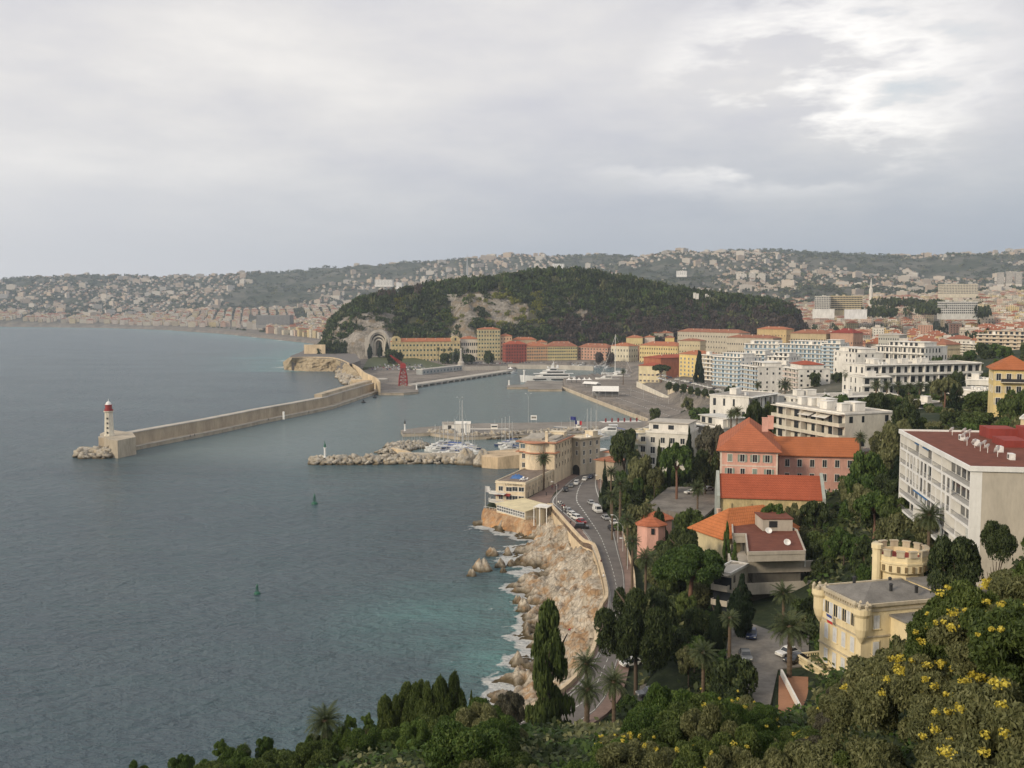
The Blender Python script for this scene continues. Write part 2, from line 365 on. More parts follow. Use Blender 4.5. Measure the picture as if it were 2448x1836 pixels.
SHORE_TOP = [A3(*q) for q in [(1318,1214,9.3),(1388,1293,10),(1416,1306,10.4),(1437,1370,11.4),(1447,1430,12),(1432,1457,12.4),(1419,1542,13.2),(1390,1600,13.6),(1330,1662,14),(1180,1738,14.4),(1040,1772,14.8),(820,1815,15)]]
def land_h(X, Y):                # height of the land itself
    zf = far_z(X, Y); zn = near_z(X, Y); t = smooth(560, 800, Y)
    z = np.where(t >= 1, zf, zn*(1-t)+zf*t)
    for poly, h, b in FLAT:
        s = sdist(X, Y, poly); z = np.where(s > -b, z+(h-z)*smooth(-b, 0, s), z)
    d, rz = dline(X, Y, ROADC); z = z+(rz-.35-z)*(1-smooth(6.5, 11, d))
    return z
def shore_rock(X, Y):            # rocks below the sea wall
    s = sdist(X, Y, LAND)
    h = np.clip(s, -8, 14)*.30+(ridge(X/9, Y/9, 4)-.60)*5.5+(ridge(X/2.6+3, Y/2.6, 3)-.5)*2.6+(s > 0)*.2
    return np.where(s < -1, np.minimum(h, 2.2), h)-np.clip(-s-3, 0, 20)*.25
_sw = [(p[0], p[1]) for p in SHORE_TOP]
SHORE = [(-60,118),(-60,345)]+[(-22,352),(2,352),(10,340)]+_sw
def terrain(X, Y):
    s = sdist(X, Y, LAND); z = np.maximum(land_h(X, Y), 1.2)
    z = np.where(s > 0, z, -4.)
    sh = sdist(X, Y, SHORE)
    return np.where(sh > -.8, -4., z)
def gz(x, y): return float(terrain(np.array([x], float), np.array([y], float))[0])
# ================================================================ ground sheet
def ground_mat():
    m, nt = nodes('ground_soil_and_scrub')
    g = nt.nodes.new('ShaderNodeNewGeometry'); pos = g.outputs['Position']
    sp = nd(nt, 'ShaderNodeSeparateXYZ', {0: pos})
    nA = noise(nt, .006, 6, pos, .65); nB = noise(nt, .04, 6, pos, .65); nC = noise(nt, .5, 5, pos, .6)
    green = ramp(nt, mth(nt, 'ADD', mth(nt, 'MULTIPLY', nB, .6), mth(nt, 'MULTIPLY', nC, .4)), [(.36, (.018, .028, .016)), (.5, (.036, .048, .026)), (.62, (.07, .074, .045))])
    town = ramp(nt, mth(nt, 'ADD', mth(nt, 'MULTIPLY', nB, .5), mth(nt, 'MULTIPLY', nC, .5)), [(.4, (.13, .12, .11)), (.58, (.26, .23, .20))])
    fl = mth(nt, 'MULTIPLY', ramp(nt, mth(nt, 'DIVIDE', sp.outputs[2], 60.), [(.05, 1.), (.75, 0.)]), mth(nt, 'GREATER_THAN', sp.outputs[1], 560.))
    hi = mth(nt, 'MULTIPLY', ramp(nt, nA, [(.47, 0.), (.56, 1.)]), mth(nt, 'MULTIPLY', mth(nt, 'GREATER_THAN', sp.outputs[1], 2200.), .35))
    col = mixc(nt, mth(nt, 'MAXIMUM', fl, hi), green, town)
    finish(nt, col, .95, nB, 2.0, .1); return m
cols = np.linspace(-900, 3300, 640); rows = np.concatenate([np.linspace(-60, 14, 10), np.exp(np.linspace(math.log(18), math.log(7800), 620))])
PX, DY = np.meshgrid(cols, rows); GX = (PX-CX)/F*np.maximum(DY, 60); GY = DY
GZ = terrain(GX, GY)
g = inst('ground', np_mesh('ground', np.stack([GX, GY, GZ], -1), gridq(*GX.shape), ground_mat(), True)); tag(g, None, None, None, 'structure')
# ---------------------------------------------------------------- sea
def sea():
    xs = np.concatenate([np.linspace(-14000, -1500, 14), np.linspace(-1400, -80, 45), np.arange(-72, 34, 1.3), np.linspace(36, 130, 24), np.linspace(150, 700, 20), np.linspace(900, 14000, 8)])
    ys = np.concatenate([np.linspace(-400, 100, 12), np.linspace(110, 168, 14), np.arange(170, 372, 1.6), np.linspace(375, 700, 60), np.linspace(710, 1500, 60), np.linspace(1520, 4600, 70), [5500, 9000]])
    X, Y = np.meshgrid(xs, ys)
    me = np_mesh('sea', np.stack([X, Y, X*0], -1), gridq(*X.shape), SEA, True)
    s = sdist(X, Y, LAND); sc = np.clip(np.abs(Y)/1000, .28, 1.8)
    sh = np.exp(-np.clip(-s, 0, None)/(42*sc))*np.where(Y < 360, 1., np.where((Y > 1180) & (X < -255), .95, .0))
    sh *= np.where((Y < 360), smooth(330, 250, Y)*.9+.25*smooth(365, 330, Y), 1)
    q = at(655, 856); sh = np.maximum(sh, .8*np.exp(-(((X-q.x)/95)**2+((Y-q.y)/45)**2)))
    q = at(1080, 1480); sh = np.maximum(sh, .75*np.exp(-(((X-q.x)/26)**2+((Y-q.y)/30)**2)))
    q = at(1180, 1560); sh = np.maximum(sh, .9*np.exp(-(((X-q.x)/13)**2+((Y-q.y)/28)**2)))
    q = at(780, 1150); sh = np.maximum(sh, .18*np.exp(-(((X-q.x)/60)**2+((Y-q.y)/70)**2)))
    hb = np.where((X > -150) & (X < 120) & (Y < 350) & (Y > 110), shore_rock(X, Y), -9.)
    fo = smooth(-3.2, -.4, hb)*(hb > -3.2)
    fo = fo+np.where((Y > 1180) & (X < -255), np.exp(-np.abs(s)/7)*.9, 0)+np.where((Y > 350) & (Y < 700) & (X < -20), np.exp(-np.abs(s)/2.2)*.6, 0)
    port = sdist(X, Y, PORT)
    for nm, v in (('shallow', sh), ('foam', np.clip(fo, 0, 1)), ('calm', smooth(-60, 30, port))):
        a = me.attributes.new(nm, 'FLOAT', 'POINT'); a.data.foreach_set('value', v.ravel().astype(np.float32))
    return tag(inst('sea', me), None, None, None, 'structure')
PORT = pz(0, (312,1086),(640,1010),(830,966),(1000,925),(1240,881),(1500,880),(1346,927),(1547,1000),(1520,1100),(1240,1100),(736,1108))
SEA, nt = nodes('sea_water')
pos = nt.nodes.new('ShaderNodeNewGeometry').outputs['Position']
at_ = lambda s: nd(nt, 'ShaderNodeAttribute', attribute_name=s).outputs['Fac']
calm, fo, shl = at_('calm'), at_('foam'), at_('shallow')
rot = nd(nt, 'ShaderNodeMapping', {'Vector': pos, 'Rotation': (0, 0, .35), 'Scale': (.55, 1, 1)}).outputs[0]
pat = noise(nt, .014, 5, rot, .6); pat2 = noise(nt, .09, 5, rot, .6)
deep = ramp(nt, pat, [(.35, (.078, .124, .162)), (.62, (.112, .168, .205))])
deep = mixc(nt, mth(nt, 'MULTIPLY', ramp(nt, pat2, [(.4, 0.), (.65, 1.)]), .35), deep, (.075, .16, .18))
deep = mixc(nt, mth(nt, 'MULTIPLY', calm, .8), deep, (.115, .165, .165))
sf = mth(nt, 'MULTIPLY', shl, ramp(nt, noise(nt, .05, 4, rot, .6), [(.35, .45), (.6, 1.)]))
col = mixc(nt, ramp(nt, sf, [(.05, 0.), (1., .8)]), deep, (.17, .42, .42))
wa = noise(nt, .10, 4, rot, .55); wb = noise(nt, .42, 5, rot, .62); wc = noise(nt, 1.7, 3, rot, .6)
hgt = mth(nt, 'ADD', mth(nt, 'MULTIPLY', wa, 2.6), mth(nt, 'ADD', mth(nt, 'MULTIPLY', wb, 1.7), mth(nt, 'MULTIPLY', wc, .28)))
hgt = mth(nt, 'MULTIPLY', hgt, mth(nt, 'SUBTRACT', 1., mth(nt, 'MULTIPLY', calm, .75)))
caps = mth(nt, 'MULTIPLY', ramp(nt, wb, [(.735, 0.), (.76, 1.)]), mth(nt, 'SUBTRACT', .6, mth(nt, 'MULTIPLY', calm, .6)))
fn = noise(nt, .55, 6, pos, .7)
ff = mth(nt, 'ADD', mth(nt, 'MULTIPLY', fo, .62), mth(nt, 'SUBTRACT', fn, .5))
foam = mth(nt, 'MAXIMUM', ramp(nt, ff, [(.27, 0.), (.42, 1.)]), caps)
col = mixc(nt, foam, col, (.72, .74, .73))
p = finish(nt, col, mth(nt, 'ADD', .22, mth(nt, 'MULTIPLY', foam, .6)), hgt, 4.2, .5); p.inputs['IOR'].default_value = 1.33
sea()
# ================================================================ foliage
LF = dict(
 dark=leafmat('dark_evergreen_leaves', (.018,.030,.011), (.046,.068,.023), (.105,.128,.042)),
 green=leafmat('green_leaves', (.026,.052,.012), (.060,.108,.022), (.125,.175,.04)),
 pine=leafmat('pine_needles', (.032,.052,.014), (.074,.108,.027), (.145,.18,.05)),
 olive=leafmat('grey_green_leaves', (.070,.080,.032), (.145,.155,.065), (.25,.25,.12)),
 grey=leafmat('grey_brown_leaves', (.055,.055,.038), (.095,.092,.062), (.15,.14,.10)),
 cyp=leafmat('cypress_needles', (.008,.018,.009), (.017,.033,.014), (.034,.055,.022)),
 palm=leafmat('palm_fronds', (.035,.052,.022), (.075,.098,.040), (.14,.16,.075)),
 bright=leafmat('bright_shrub_leaves', (.045,.080,.016), (.085,.14,.028), (.15,.21,.055)),
 brown=leafmat('bare_brown_twigs', (.050,.038,.032), (.085,.065,.055), (.13,.10,.08)),
 yellow=leafmat('yellow_green_leaves', (.10,.11,.018), (.19,.20,.03), (.28,.28,.05)),
)
flower = leafmat('yellow_flowers', (.34,.27,.03), (.50,.41,.05), (.60,.51,.10), .5, .1)
def leaf_quads(C, N, size, asp=1.5, up=None, R=rng):
    n = len(C); r = R.normal(size=(n, 3)); N = N/np.linalg.norm(N, axis=1, keepdims=True)
    if up is not None: r = r*.6+np.array(up)
    t = np.cross(N, r); t /= np.linalg.norm(t, axis=1, keepdims=True)+1e-9; b = np.cross(N, t)
    s = (size*(.6+.8*R.random(n)))[:, None]
    V = np.stack([C-b*s*asp*.5, C+t*s*.5, C+b*s*asp*.5, C-t*s*.5], 1).reshape(-1, 3)
    return V, np.arange(4*n).reshape(-1, 4)
def cloud(blobs, n, size, R, jit=.55, asp=1.5, inner=.55, up=None):
    B = np.array(blobs, float); w = (B[:, 3]*B[:, 4]); w = w/w.sum()
    k = R.choice(len(B), n, p=w); d = R.normal(size=(n, 3)); d /= np.linalg.norm(d, axis=1, keepdims=True)
    d[:, 2] = np.where((d[:, 2] < -.25) & (R.random(n) < .6), -d[:, 2], d[:, 2])
    rr = (inner+(1.06-inner)*R.random(n)**.45)[:, None]
    S = np.stack([B[k, 3], B[k, 3], B[k, 4]], 1)
    C = B[k, :3]+d*rr*S
    return leaf_quads(C, d+R.normal(size=(n, 3))*jit, size, asp, up, R)
def blobs_for(kind, R):
    b = []
    if kind == 'round':
        for i in range(26):
            a = R.random()*2*PI; z = R.random()**.8; r = math.sqrt(max(0, 1-(z*1.05-.35)**2))*.78*R.random()**.35
            b.append((r*math.cos(a), r*math.sin(a), .12+z*.72, .24+.16*R.random(), .16+.1*R.random()))
    elif kind == 'umbrella':
        for i in range(34):
            a = R.random()*2*PI; r = .86*math.sqrt(R.random())
            b.append((r*math.cos(a), r*math.sin(a), .45+.42*(1-r*r)+R.normal()*.03, .17+.09*R.random(), .13+.06*R.random()))
    elif kind == 'cypress':
        for i in range(22):
            z = i/21; r = .62*math.sin(PI*min(.98, (z*.86+.10)))**.7*(1 if z < .6 else (1-(z-.6)*1.3)); a = R.random()*2*PI
            b.append((.30*r*math.cos(a), .30*r*math.sin(a), .03+z*.9, max(.14, r), .07))
    elif kind == 'conifer':
        for i in range(46):
            z = R.random(); r = (1-z)**.6*.74*R.random()**.3+.02; a = R.random()*2*PI
            b.append((r*math.cos(a), r*math.sin(a), .04+z*.92, .29*(1.08-z*.72), .06+.025*R.random()))
    elif kind == 'column':
        for i in range(70):
            z = R.random(); r = min(1, (1.02-z)*2.6)**.6*(.42+.25*(1-z)); a = R.random()*2*PI
            b.append((r*math.cos(a)*R.random()**.4, r*math.sin(a)*R.random()**.4, .02+z*.93, .25*(1.1-z*.5), .045+.02*R.random()))
    elif kind == 'spread':
        for i in range(30):
            a = R.random()*2*PI; r = R.random()**.5*.85; z = .1+.75*R.random()
            b.append((r*math.cos(a), r*math.sin(a), z*(1-.35*r), .17+.14*R.random(), .12+.08*R.random()))
    return b
def crown_mesh(name, kind, mat, n, size, seed, extra=None, **kw):
    R = np.random.default_rng(seed); V, Q = cloud(blobs_for(kind, R), n, size, R, **kw)
    return np_mesh(name, V, Q, mat)
def scatter_mesh(name, V, Q, mats, mi=None): return np_mesh(name, V, Q, mats, False, mi)
# unit crowns: radius about 1, height 1 (scaled per tree)
PROTO = {}
def proto(kind, leaf, var, res):
    k = (kind, leaf, var, res)
    if k not in PROTO:
        n, s = {'fine': (30000, .030), 'hi': (15000, .050), 'mid': (5200, .085), 'lo': (1500, .15)}[res]
        if kind == 'cypress': s *= .8
        PROTO[k] = crown_mesh('crown', kind, LF[leaf], n, s, var*13+7+len(leaf)*3, jit=.6 if res != 'fine' else 1.1, asp=2.6 if res == 'fine' else 1.5, inner=.45 if res == 'fine' else .55)
    return PROTO[k]
def trunk_mesh(kind, seed, m=None):
    R = np.random.default_rng(seed); b = MB()
    if kind == 'umbrella':
        b.tube([(0,0,-.05),(.03,.02,.35),(-.03,.03,.62)], [.075,.06,.05], 8)
        for i in range(7):
            a = i*2*PI/7+R.random(); r = .35+.35*R.random()
            b.tube([(-.03,.03,.55),(r*.5*math.cos(a), r*.5*math.sin(a), .72),(r*math.cos(a), r*math.sin(a), .86)], [.035,.022,.01], 5)
    else:
        b.tube([(0,0,-.1),(.02,.02,.3),(0,-.02,.7)], [.06,.05,.02], 7)
        for i in range(6):
            a = i*1.1+R.random(); b.tube([(0,0,.25+.05*i),(.3*math.cos(a), .3*math.sin(a), .45+.06*i),(.55*math.cos(a), .55*math.sin(a), .55+.06*i)], [.03,.018,.006], 5)
    return b.mesh('trunk', m or wood, True)
TRUNK = {}
def tree(kind, leaf, px, pytop, D, rpx, name='tree', label='', cat='tree', group=None, hmin=0, clear=0., res=None, base=None, var=None, crown_h=None):
    """a tree whose top is seen at (px, pytop) at distance D; rpx is the half width of its crown in photo pixels"""
    top = P(px, pytop, D); x, y = top.x, top.y; z0 = gz(x, y) if base is None else base
    h = max(top.z-z0, hmin or 2.5); z0 = top.z-h; r = rpx/F*D
    t = thing(name, label, cat, (x, y, z0), rng.random()*6.28, group)
    if crown_h is None and kind in ('round', 'spread') and h > 2.5*r: crown_h = 2.3*r
    res = ('fine' if r > 5 and D < 260 else res) or ('hi' if D < 175 else 'mid' if D < 400 else 'lo')
    var = rng.integers(0, 3) if var is None else var
    me = proto(kind, leaf, int(var), res)
    z1 = h*clear if crown_h is None else max(0, h-crown_h)
    c = inst('crown', me, t, (0, 0, z1), 0, (r, r, h-z1))
    tk = 'umbrella' if kind == 'umbrella' else 'plain'
    if (tk,) not in TRUNK: TRUNK[(tk,)] = trunk_mesh(tk, 4, redbark if tk == 'umbrella' else wood)
    inst('trunk', TRUNK[(tk,)], t, (0, 0, 0), 0, (min(r, h*.5)*1.0, min(r, h*.5)*1.0, h))
    return t
# ---------------------------------------------------------------- palms
def frond_verts(R, L, az, el, droop, n=15, w=.55):
    V = []; Q = []; p = np.zeros(3); d = np.array([math.cos(el), 0, math.sin(el)]); pts = [p]
    for i in range(n):
        el2 = el-droop*((i+1)/n)**1.3; pts.append(pts[-1]+np.array([math.cos(el2), 0, math.sin(el2)])*L/n)
    ca, sa = math.cos(az), math.sin(az); out = []
    for i in range(1, n+1):
        t = i/n; a, bq = pts[i-1], pts[i]; tan = (bq-a)/np.linalg.norm(bq-a); nrm = np.array([-tan[2], 0, tan[0]])
        ln = w*math.sin(PI*min(1, .12+t*.86))**.7
        for s in (-1, 1):
            for q in range(2):
                o = a+(bq-a)*(q*.5+R.random()*.2); tip = o+np.array([0, s, 0])*ln*.85+tan*ln*.62-nrm*ln*(.28+.25*R.random())
                wd = tan*.055*L/4
                out.append([o-wd, o+wd, tip+wd*.2, tip-wd*.2])
    r0 = .035*L/4
    for i in range(0, n, 3):
        a, bq = pts[i], pts[min(n, i+3)]; out.append([a+np.array([0, -r0, 0]), a+np.array([0, r0, 0]), bq+np.array([0, r0*.6, 0]), bq+np.array([0, -r0*.6, 0])])
    A = np.array(out).reshape(-1, 3); x = A[:, 0]*ca-A[:, 1]*sa; y = A[:, 0]*sa+A[:, 1]*ca
    return np.stack([x, y, A[:, 2]], 1)
def palm_crown(seed, nf=58, L=1.0, fan=False):
    R = np.random.default_rng(seed); Vs = []
    for i in range(nf):
        t = (i/nf)**.85; el = 1.35-t*1.75+R.normal()*.1; Vs.append(frond_verts(R, L*(.85+.25*R.random()), i*2.39996+R.normal()*.15, el, .75+.75*t, w=.17*L))
    V = np.concatenate(Vs); return np_mesh('crown', V, np.arange(len(V)).reshape(-1, 4), LF['palm'])
PALMC = [palm_crown(s) for s in (1, 2, 3)]
def palm_trunk():
    b = MB(); prof = []
    for i in range(13):
        z = i/12; prof += [(.052-.008*z, z), (.060-.008*z+(.012 if i == 12 else 0), z+.04)]
    b.lathe(prof[:-1]+[(.085, 1.0), (.05, 1.06)], n=9); return b.mesh('trunk', plain('palm_bark', (.13, .095, .065), .9))
PALMT = palm_trunk()
def palm(px, pyc, D, rpx, label, base=None, group=None, tr=1.0):
    """pyc: photo row of the crown's heart"""
    c = P(px, pyc, D); z0 = gz(c.x, c.y) if base is None else base; h = max(c.z-z0, 1.5); R = rpx/F*D
    t = thing('palm_tree', label, 'palm tree', (c.x, c.y, c.z-h), rng.random()*6, group)
    inst('crown', PALMC[int(rng.integers(0, 3))], t, (0, 0, h), 0, (R*1.08, R*1.08, R*1.08))
    k = (5.2 if R < 3 else 7.5)*tr; inst('trunk', PALMT, t, (0, 0, 0), 0, (k, k, h)); return t
# ================================================================ castle hill
HX = [762, 790, 820, 860, 905, 950, 1050, 1180, 1260, 1330, 1400, 1500, 1560, 1620, 1680, 1750, 1840, 1890, 1935]
HYT = [858, 785, 758, 732, 722, 714, 694, 680, 668, 661, 664, 682, 698, 708, 718, 727, 736, 752, 800]   # photo row of the bare crest
_zt = [P(a, b, 1580).z for a, b in zip(HX, HYT)]
def hill_h(X, Y):
    px = CX+F*X/Y; zt = np.interp(px, HX, _zt); f0 = 1425+8*np.sin(px/37.)+np.interp(px, [760, 900, 1000, 1300, 1900], [-25, -10, 0, 0, -20])
    s = (Y-f0)/165
    cl = np.interp(px, [760, 920, 960, 1070, 1110, 1240, 1300, 1400, 1900], [1, 1, .45, .6, .9, .85, .5, .25, .2])   # how steep the front is
    prof = np.clip(s, 0, 1)**(1.0-.62*cl); back = smooth(2050, 1750, Y)
    nz = (ridge(X/45, Y/45, 4)-.5)*20*np.sin(PI*np.clip(s, 0, 1))+(fbm(X/14, Y/14, 3)-.5)*7
    edge = smooth(758, 790, px)*smooth(1950, 1900, px)
    return 4+((zt-4)*prof+nz*np.clip(s*6, 0, 1))*back*edge-3*(edge <= 0)
hill_rock = rockmat('castle_hill_cliff', (.075, .072, .055), (.22, .20, .17), (.40, .365, .32), .05, 2.5, (.24, .19, .13))
m, nt = nodes('castle_hill_soil'); finish(nt, ramp(nt, noise(nt, .05, 6, None, .65), [(.35, (.022, .030, .016)), (.6, (.075, .072, .045))]), .95)
a = np.linspace(750, 1965, 330); d = np.linspace(1392, 2080, 150); A, Dd = np.meshgrid(a, d)
X = (A-CX)/F*Dd; Z = hill_h(X, Dd)
me = np_mesh('castle_hill', np.stack([X, Dd, Z], -1), gridq(*X.shape), [m, hill_rock], True)
q = gridq(*X.shape); gx, gy = A.ravel()[q[:, 0]], Dd.ravel()[q[:, 0]]; zz_ = Z.ravel()
slope = np.abs(zz_[q[:, 3]]-zz_[q[:, 0]])/4.6
pyq = np.array([pxy(x_, y_, z_)[1] for x_, y_, z_ in zip(X.ravel()[q[:, 0]], gy, zz_[q[:, 0]])])
rockzone = ((gx < 945)) | ((gx > 1075) & (gx < 1262) & (fbm(gx/26., pyq/26., 3) > .40)) | ((gx > 1340) & (gx < 1400) & (fbm(gx/20, pyq/20, 3) > .6))
mi = (rockzone & (gy < 1600) & (slope > .25)).astype(int); me.polygons.foreach_set('material_index', mi.astype(np.int32))
tag(inst('castle_hill', me), None, None, None, 'structure')
def merge_crowns(spots, kinds, name, label, res_n=70, size=.30, kind='stuff'):
    """spots: (x, y, z0, r, h, kind index) -> one mesh of leaf clumps"""
    protos = []
    for i, (kd, lf) in enumerate(kinds):
        for v in range(2):
            R = np.random.default_rng(40+i*7+v); V, Q = cloud(blobs_for(kd, R), res_n, size, R, jit=.7, asp=1.3, inner=.8); protos.append((V, i))
    VV = []; MI = []
    for (x, y, z, r, h, k) in spots:
        V, i = protos[2*k+int(rng.integers(0, 2))]; a = rng.random()*6.28; ca, sa = math.cos(a), math.sin(a)
        VV.append(np.stack([x+(V[:, 0]*ca-V[:, 1]*sa)*r, y+(V[:, 0]*sa+V[:, 1]*ca)*r, z+V[:, 2]*h], 1)); MI.append(np.full(len(V)//4, i))
    V = np.concatenate(VV); me = np_mesh(name, V, np.arange(len(V)).reshape(-1, 4), [LF[l] for _, l in kinds], False, np.concatenate(MI))
    return tag(inst(name, me), label, None, None, kind)
KH = [('round', 'dark'), ('umbrella', 'dark'), ('cypress', 'cyp'), ('round', 'brown'), ('round', 'yellow'), ('round', 'green'), ('round', 'olive'), ('umbrella', 'pine')]
sp_ = []
n = 5200; px = rng.uniform(770, 1925, n); yy = 1405+rng.random(n)**1.25*330; xx = (px-CX)/F*yy; hz = hill_h(xx, yy)
zc = fbm(px/60., yy/60., 3); 
for i in range(n):
    if hz[i] < 5.5: continue
    pyv = pxy(xx[i], yy[i], hz[i])[1]
    if px[i] < 945 and yy[i] < 1545 and rng.random() < (.80 if pyv > 752 else .3): continue
    if 1075 < px[i] < 1262 and fbm(px[i]/26., pyv/26., 3) > .49 and 705 < pyv < 805 and yy[i] < 1590 and rng.random() < .86: continue
    if yy[i] < 1436 and (px[i] < 1195): continue
    k = int(rng.choice([0, 1, 5, 6, 7], p=[.46, .16, .16, .08, .14]))
    if px[i] > 1320 and pyv > 765 and rng.random() < .75: k = 3
    if 1500 < px[i] < 1900 and pyv > 745 and rng.random() < .3: k = 3
    if 945 < px[i] < 1300 and 700 < pyv < 780 and vnoise(px[i]/28., pyv/28.) > .46: k = 4
    if 900 < px[i] < 1010 and pyv < 725 and rng.random() < .35: k = 3
    if rng.random() < .025: k = 2
    r = rng.uniform(4.5, 9.5); h = rng.uniform(6, 15) if yy[i] < 1530 else rng.uniform(5, 20)
    if k == 4: r *= .8; h *= .6
    if k == 2: r = 2.2; h = 15
    if pyv > 740 and k in (0, 5): h *= .8
    sp_.append((xx[i], yy[i], hz[i]-2, r, h, k))
merge_crowns(sp_, KH, 'wood', 'dense dark wood covering the slopes of the castle hill', 80, .27)
# a few trees that stand clear of the hill's skyline
SK = [('umbrella','dark',1238,650,22,'flat topped pine rising left of the highest point of the wooded hill'),('umbrella','dark',1326,648,24,'widest umbrella pine on the crest of the wooded hill'),('round','dark',1361,657,12,'small round tree just right of the widest umbrella pine on the hill crest'),
 ('umbrella','dark',1397,655,20,'umbrella pine on the right shoulder of the hill crest'),('round','dark',1180,668,22,'broad rounded tree on the left part of the hill crest'),('round','dark',1105,677,22,'rounded tree above the terrace wall on the hill'),('cypress','cyp',1143,665,8,'single dark cypress standing on the left part of the hill crest'),
 ('umbrella','dark',1538,670,12,'small dark pine at the start of the falling right crest of the hill'),('umbrella','dark',1572,676,13,'umbrella pine second on the falling right crest of the hill'),('cypress','cyp',1660,684,7,'tall cypress on the right crest of the hill'),('cypress','cyp',1682,692,9,'cypress just behind the pale tombs of the hill cemetery'),
 ('cypress','cyp',1700,700,5,'thin cypress right of the hill cemetery'),('umbrella','green',1718,702,24,'low spreading green pine at the right of the hill cemetery'),('cypress','cyp',1840,708,9,'cypress at the low right end of the wooded hill'),('round','dark',1875,724,16,'last rounded tree at the right end of the wooded hill'),
 ('cypress','cyp',940,692,6,'dark cypress above the left cliff of the hill'),('cypress','cyp',914,700,4,'thin cypress above the left cliff, near the bare cliff edge'),('umbrella','dark',880,712,26,'wide low umbrella pine on the edge of the left cliff'),('round','brown',1050,682,16,'reddish bare tree on the left crest of the hill'),('round','dark',975,684,18,'dark rounded tree left on the hill crest'),('round','yellow',1112,682,8,'small yellowing tree on the left of the hill crest'),('round','dark',1440,664,20,'dense rounded tree on the right shoulder of the hill'),('round','dark',1480,668,22,'broad crowned tree on the falling right shoulder of the hill')]
for kd, lf, px, py, r, lb in SK:
    D = 1590; p = P(px, py, D); z0 = float(hill_h(np.array([p.x]), np.array([p.y]))[0]); tree(kd, lf, px, py, D, r, {'cypress': 'cypress_tree', 'umbrella': 'pine_tree'}.get(kd, 'tree'), lb, 'tree', res='lo', base=min(z0-1, p.z-6), crown_h=16 if kd == 'cypress' else 9)
# the war memorial cut into the cliff
def memorial():
    t = thing('war_memorial', 'pale stone memorial with nested arches cut into the cliff', 'memorial', (0, 0, 0))
    c = P(904, 800, 1386); t.location = (c.x, c.y, 9); ww = 17.
    def arch(rw, rh, th, y0, y1, m):
        b = MB(); pts = [(-rw, 0), (-rw, rh)]+[(-rw*math.cos(PI*i/14), rh+rw*math.sin(PI*i/14)) for i in range(1, 14)]+[(rw, rh), (rw, 0)]
        q = rw-th; inn = [(-q, 0), (-q, rh)]+[(-q*math.cos(PI*i/14), rh+q*math.sin(PI*i/14)) for i in range(1, 14)]+[(q, rh), (q, 0)]
        n = len(pts); V = [(x, y0, z) for x, z in pts]+[(x, y0, z) for x, z in inn]+[(x, y1, z) for x, z in pts]+[(x, y1, z) for x, z in inn]
        Fc = []
        for i in range(n-1): Fc += [(i, i+1, n+i+1, n+i), (i, 2*n+i, 2*n+i+1, i+1), (n+i, n+i+1, 3*n+i+1, 3*n+i)]
        b.add(V, Fc); return b
    b = arch(19, 24, 4.5, -1, 16, None); b.box(-23, -19.02, 0, 18, 0, 30); b.box(19.02, 23, 0, 18, 0, 30); b.box(-14, 14, -14, -1.02, 0, 1.2); b.box(-9, 9, -26, -14.02, 0, .7)
    b.build('outer_arch', paleconc, t)
    for i, (rw, y) in enumerate([(14.4, 2), (11.2, 5), (8.2, 8)]): arch(rw, 24-2*i, 2.4, y, 18, None).build('inner_arch', plaster((.60, .56, .48), key='pale_stone'), t)
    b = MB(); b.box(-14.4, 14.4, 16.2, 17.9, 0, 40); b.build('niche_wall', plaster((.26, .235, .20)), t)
    b = MB(); b.lathe([(2.6, 0), (2.6, 2), (1.5, 3), (1.3, 9), (2.2, 11), (1.8, 14), (.1, 16)], (0, 10, 0), 12); b.build('urn', white, t)
    t.scale = (.80, .7, .86)
memorial()
def hthing(name, lb, cat, px, py, D, f, mats):
    p = P(px, py, D); t = thing(name, lb, cat, (p.x, p.y, p.z)); b = MB(); f(b); b.build('body', mats, t); return t
b = MB(); p = P(1110, 716, 1530); b.box(-26, 26, 0, 2, -2, 8); b.box(-30, 30, -8, 0, -2, 3); o = b.build('terrace_wall', paleconc, None, tuple(p)); tag(o, 'long pale terrace wall high among the trees of the wooded hill', 'wall')
b = MB(); p = P(862, 745, 1500); b.box(-4, 4, 0, 4, -6, 5); o = b.build('lookout_wall', tanstone, None, tuple(p)); tag(o, 'small pale lookout wall on the edge of the left cliff', 'wall')
cem = [(1661, 704, 2), (1667, 706, 2.4), (1689, 707, 1.6), (1694, 710, 3)]
for i, (px, py, ww) in enumerate(cem):
    b = MB(); b.box(-ww, ww, 0, 3, -6, 2); b.prism([(-ww, 0), (ww, 0), (ww, 3), (-ww, 3)], 2.01, 2.8); tag(b.build('tomb', white, None, tuple(P(px, py, 1565))), 'pale tomb among the cypresses on the right crest of the wooded hill', 'tomb', 'tombs of the hill cemetery')
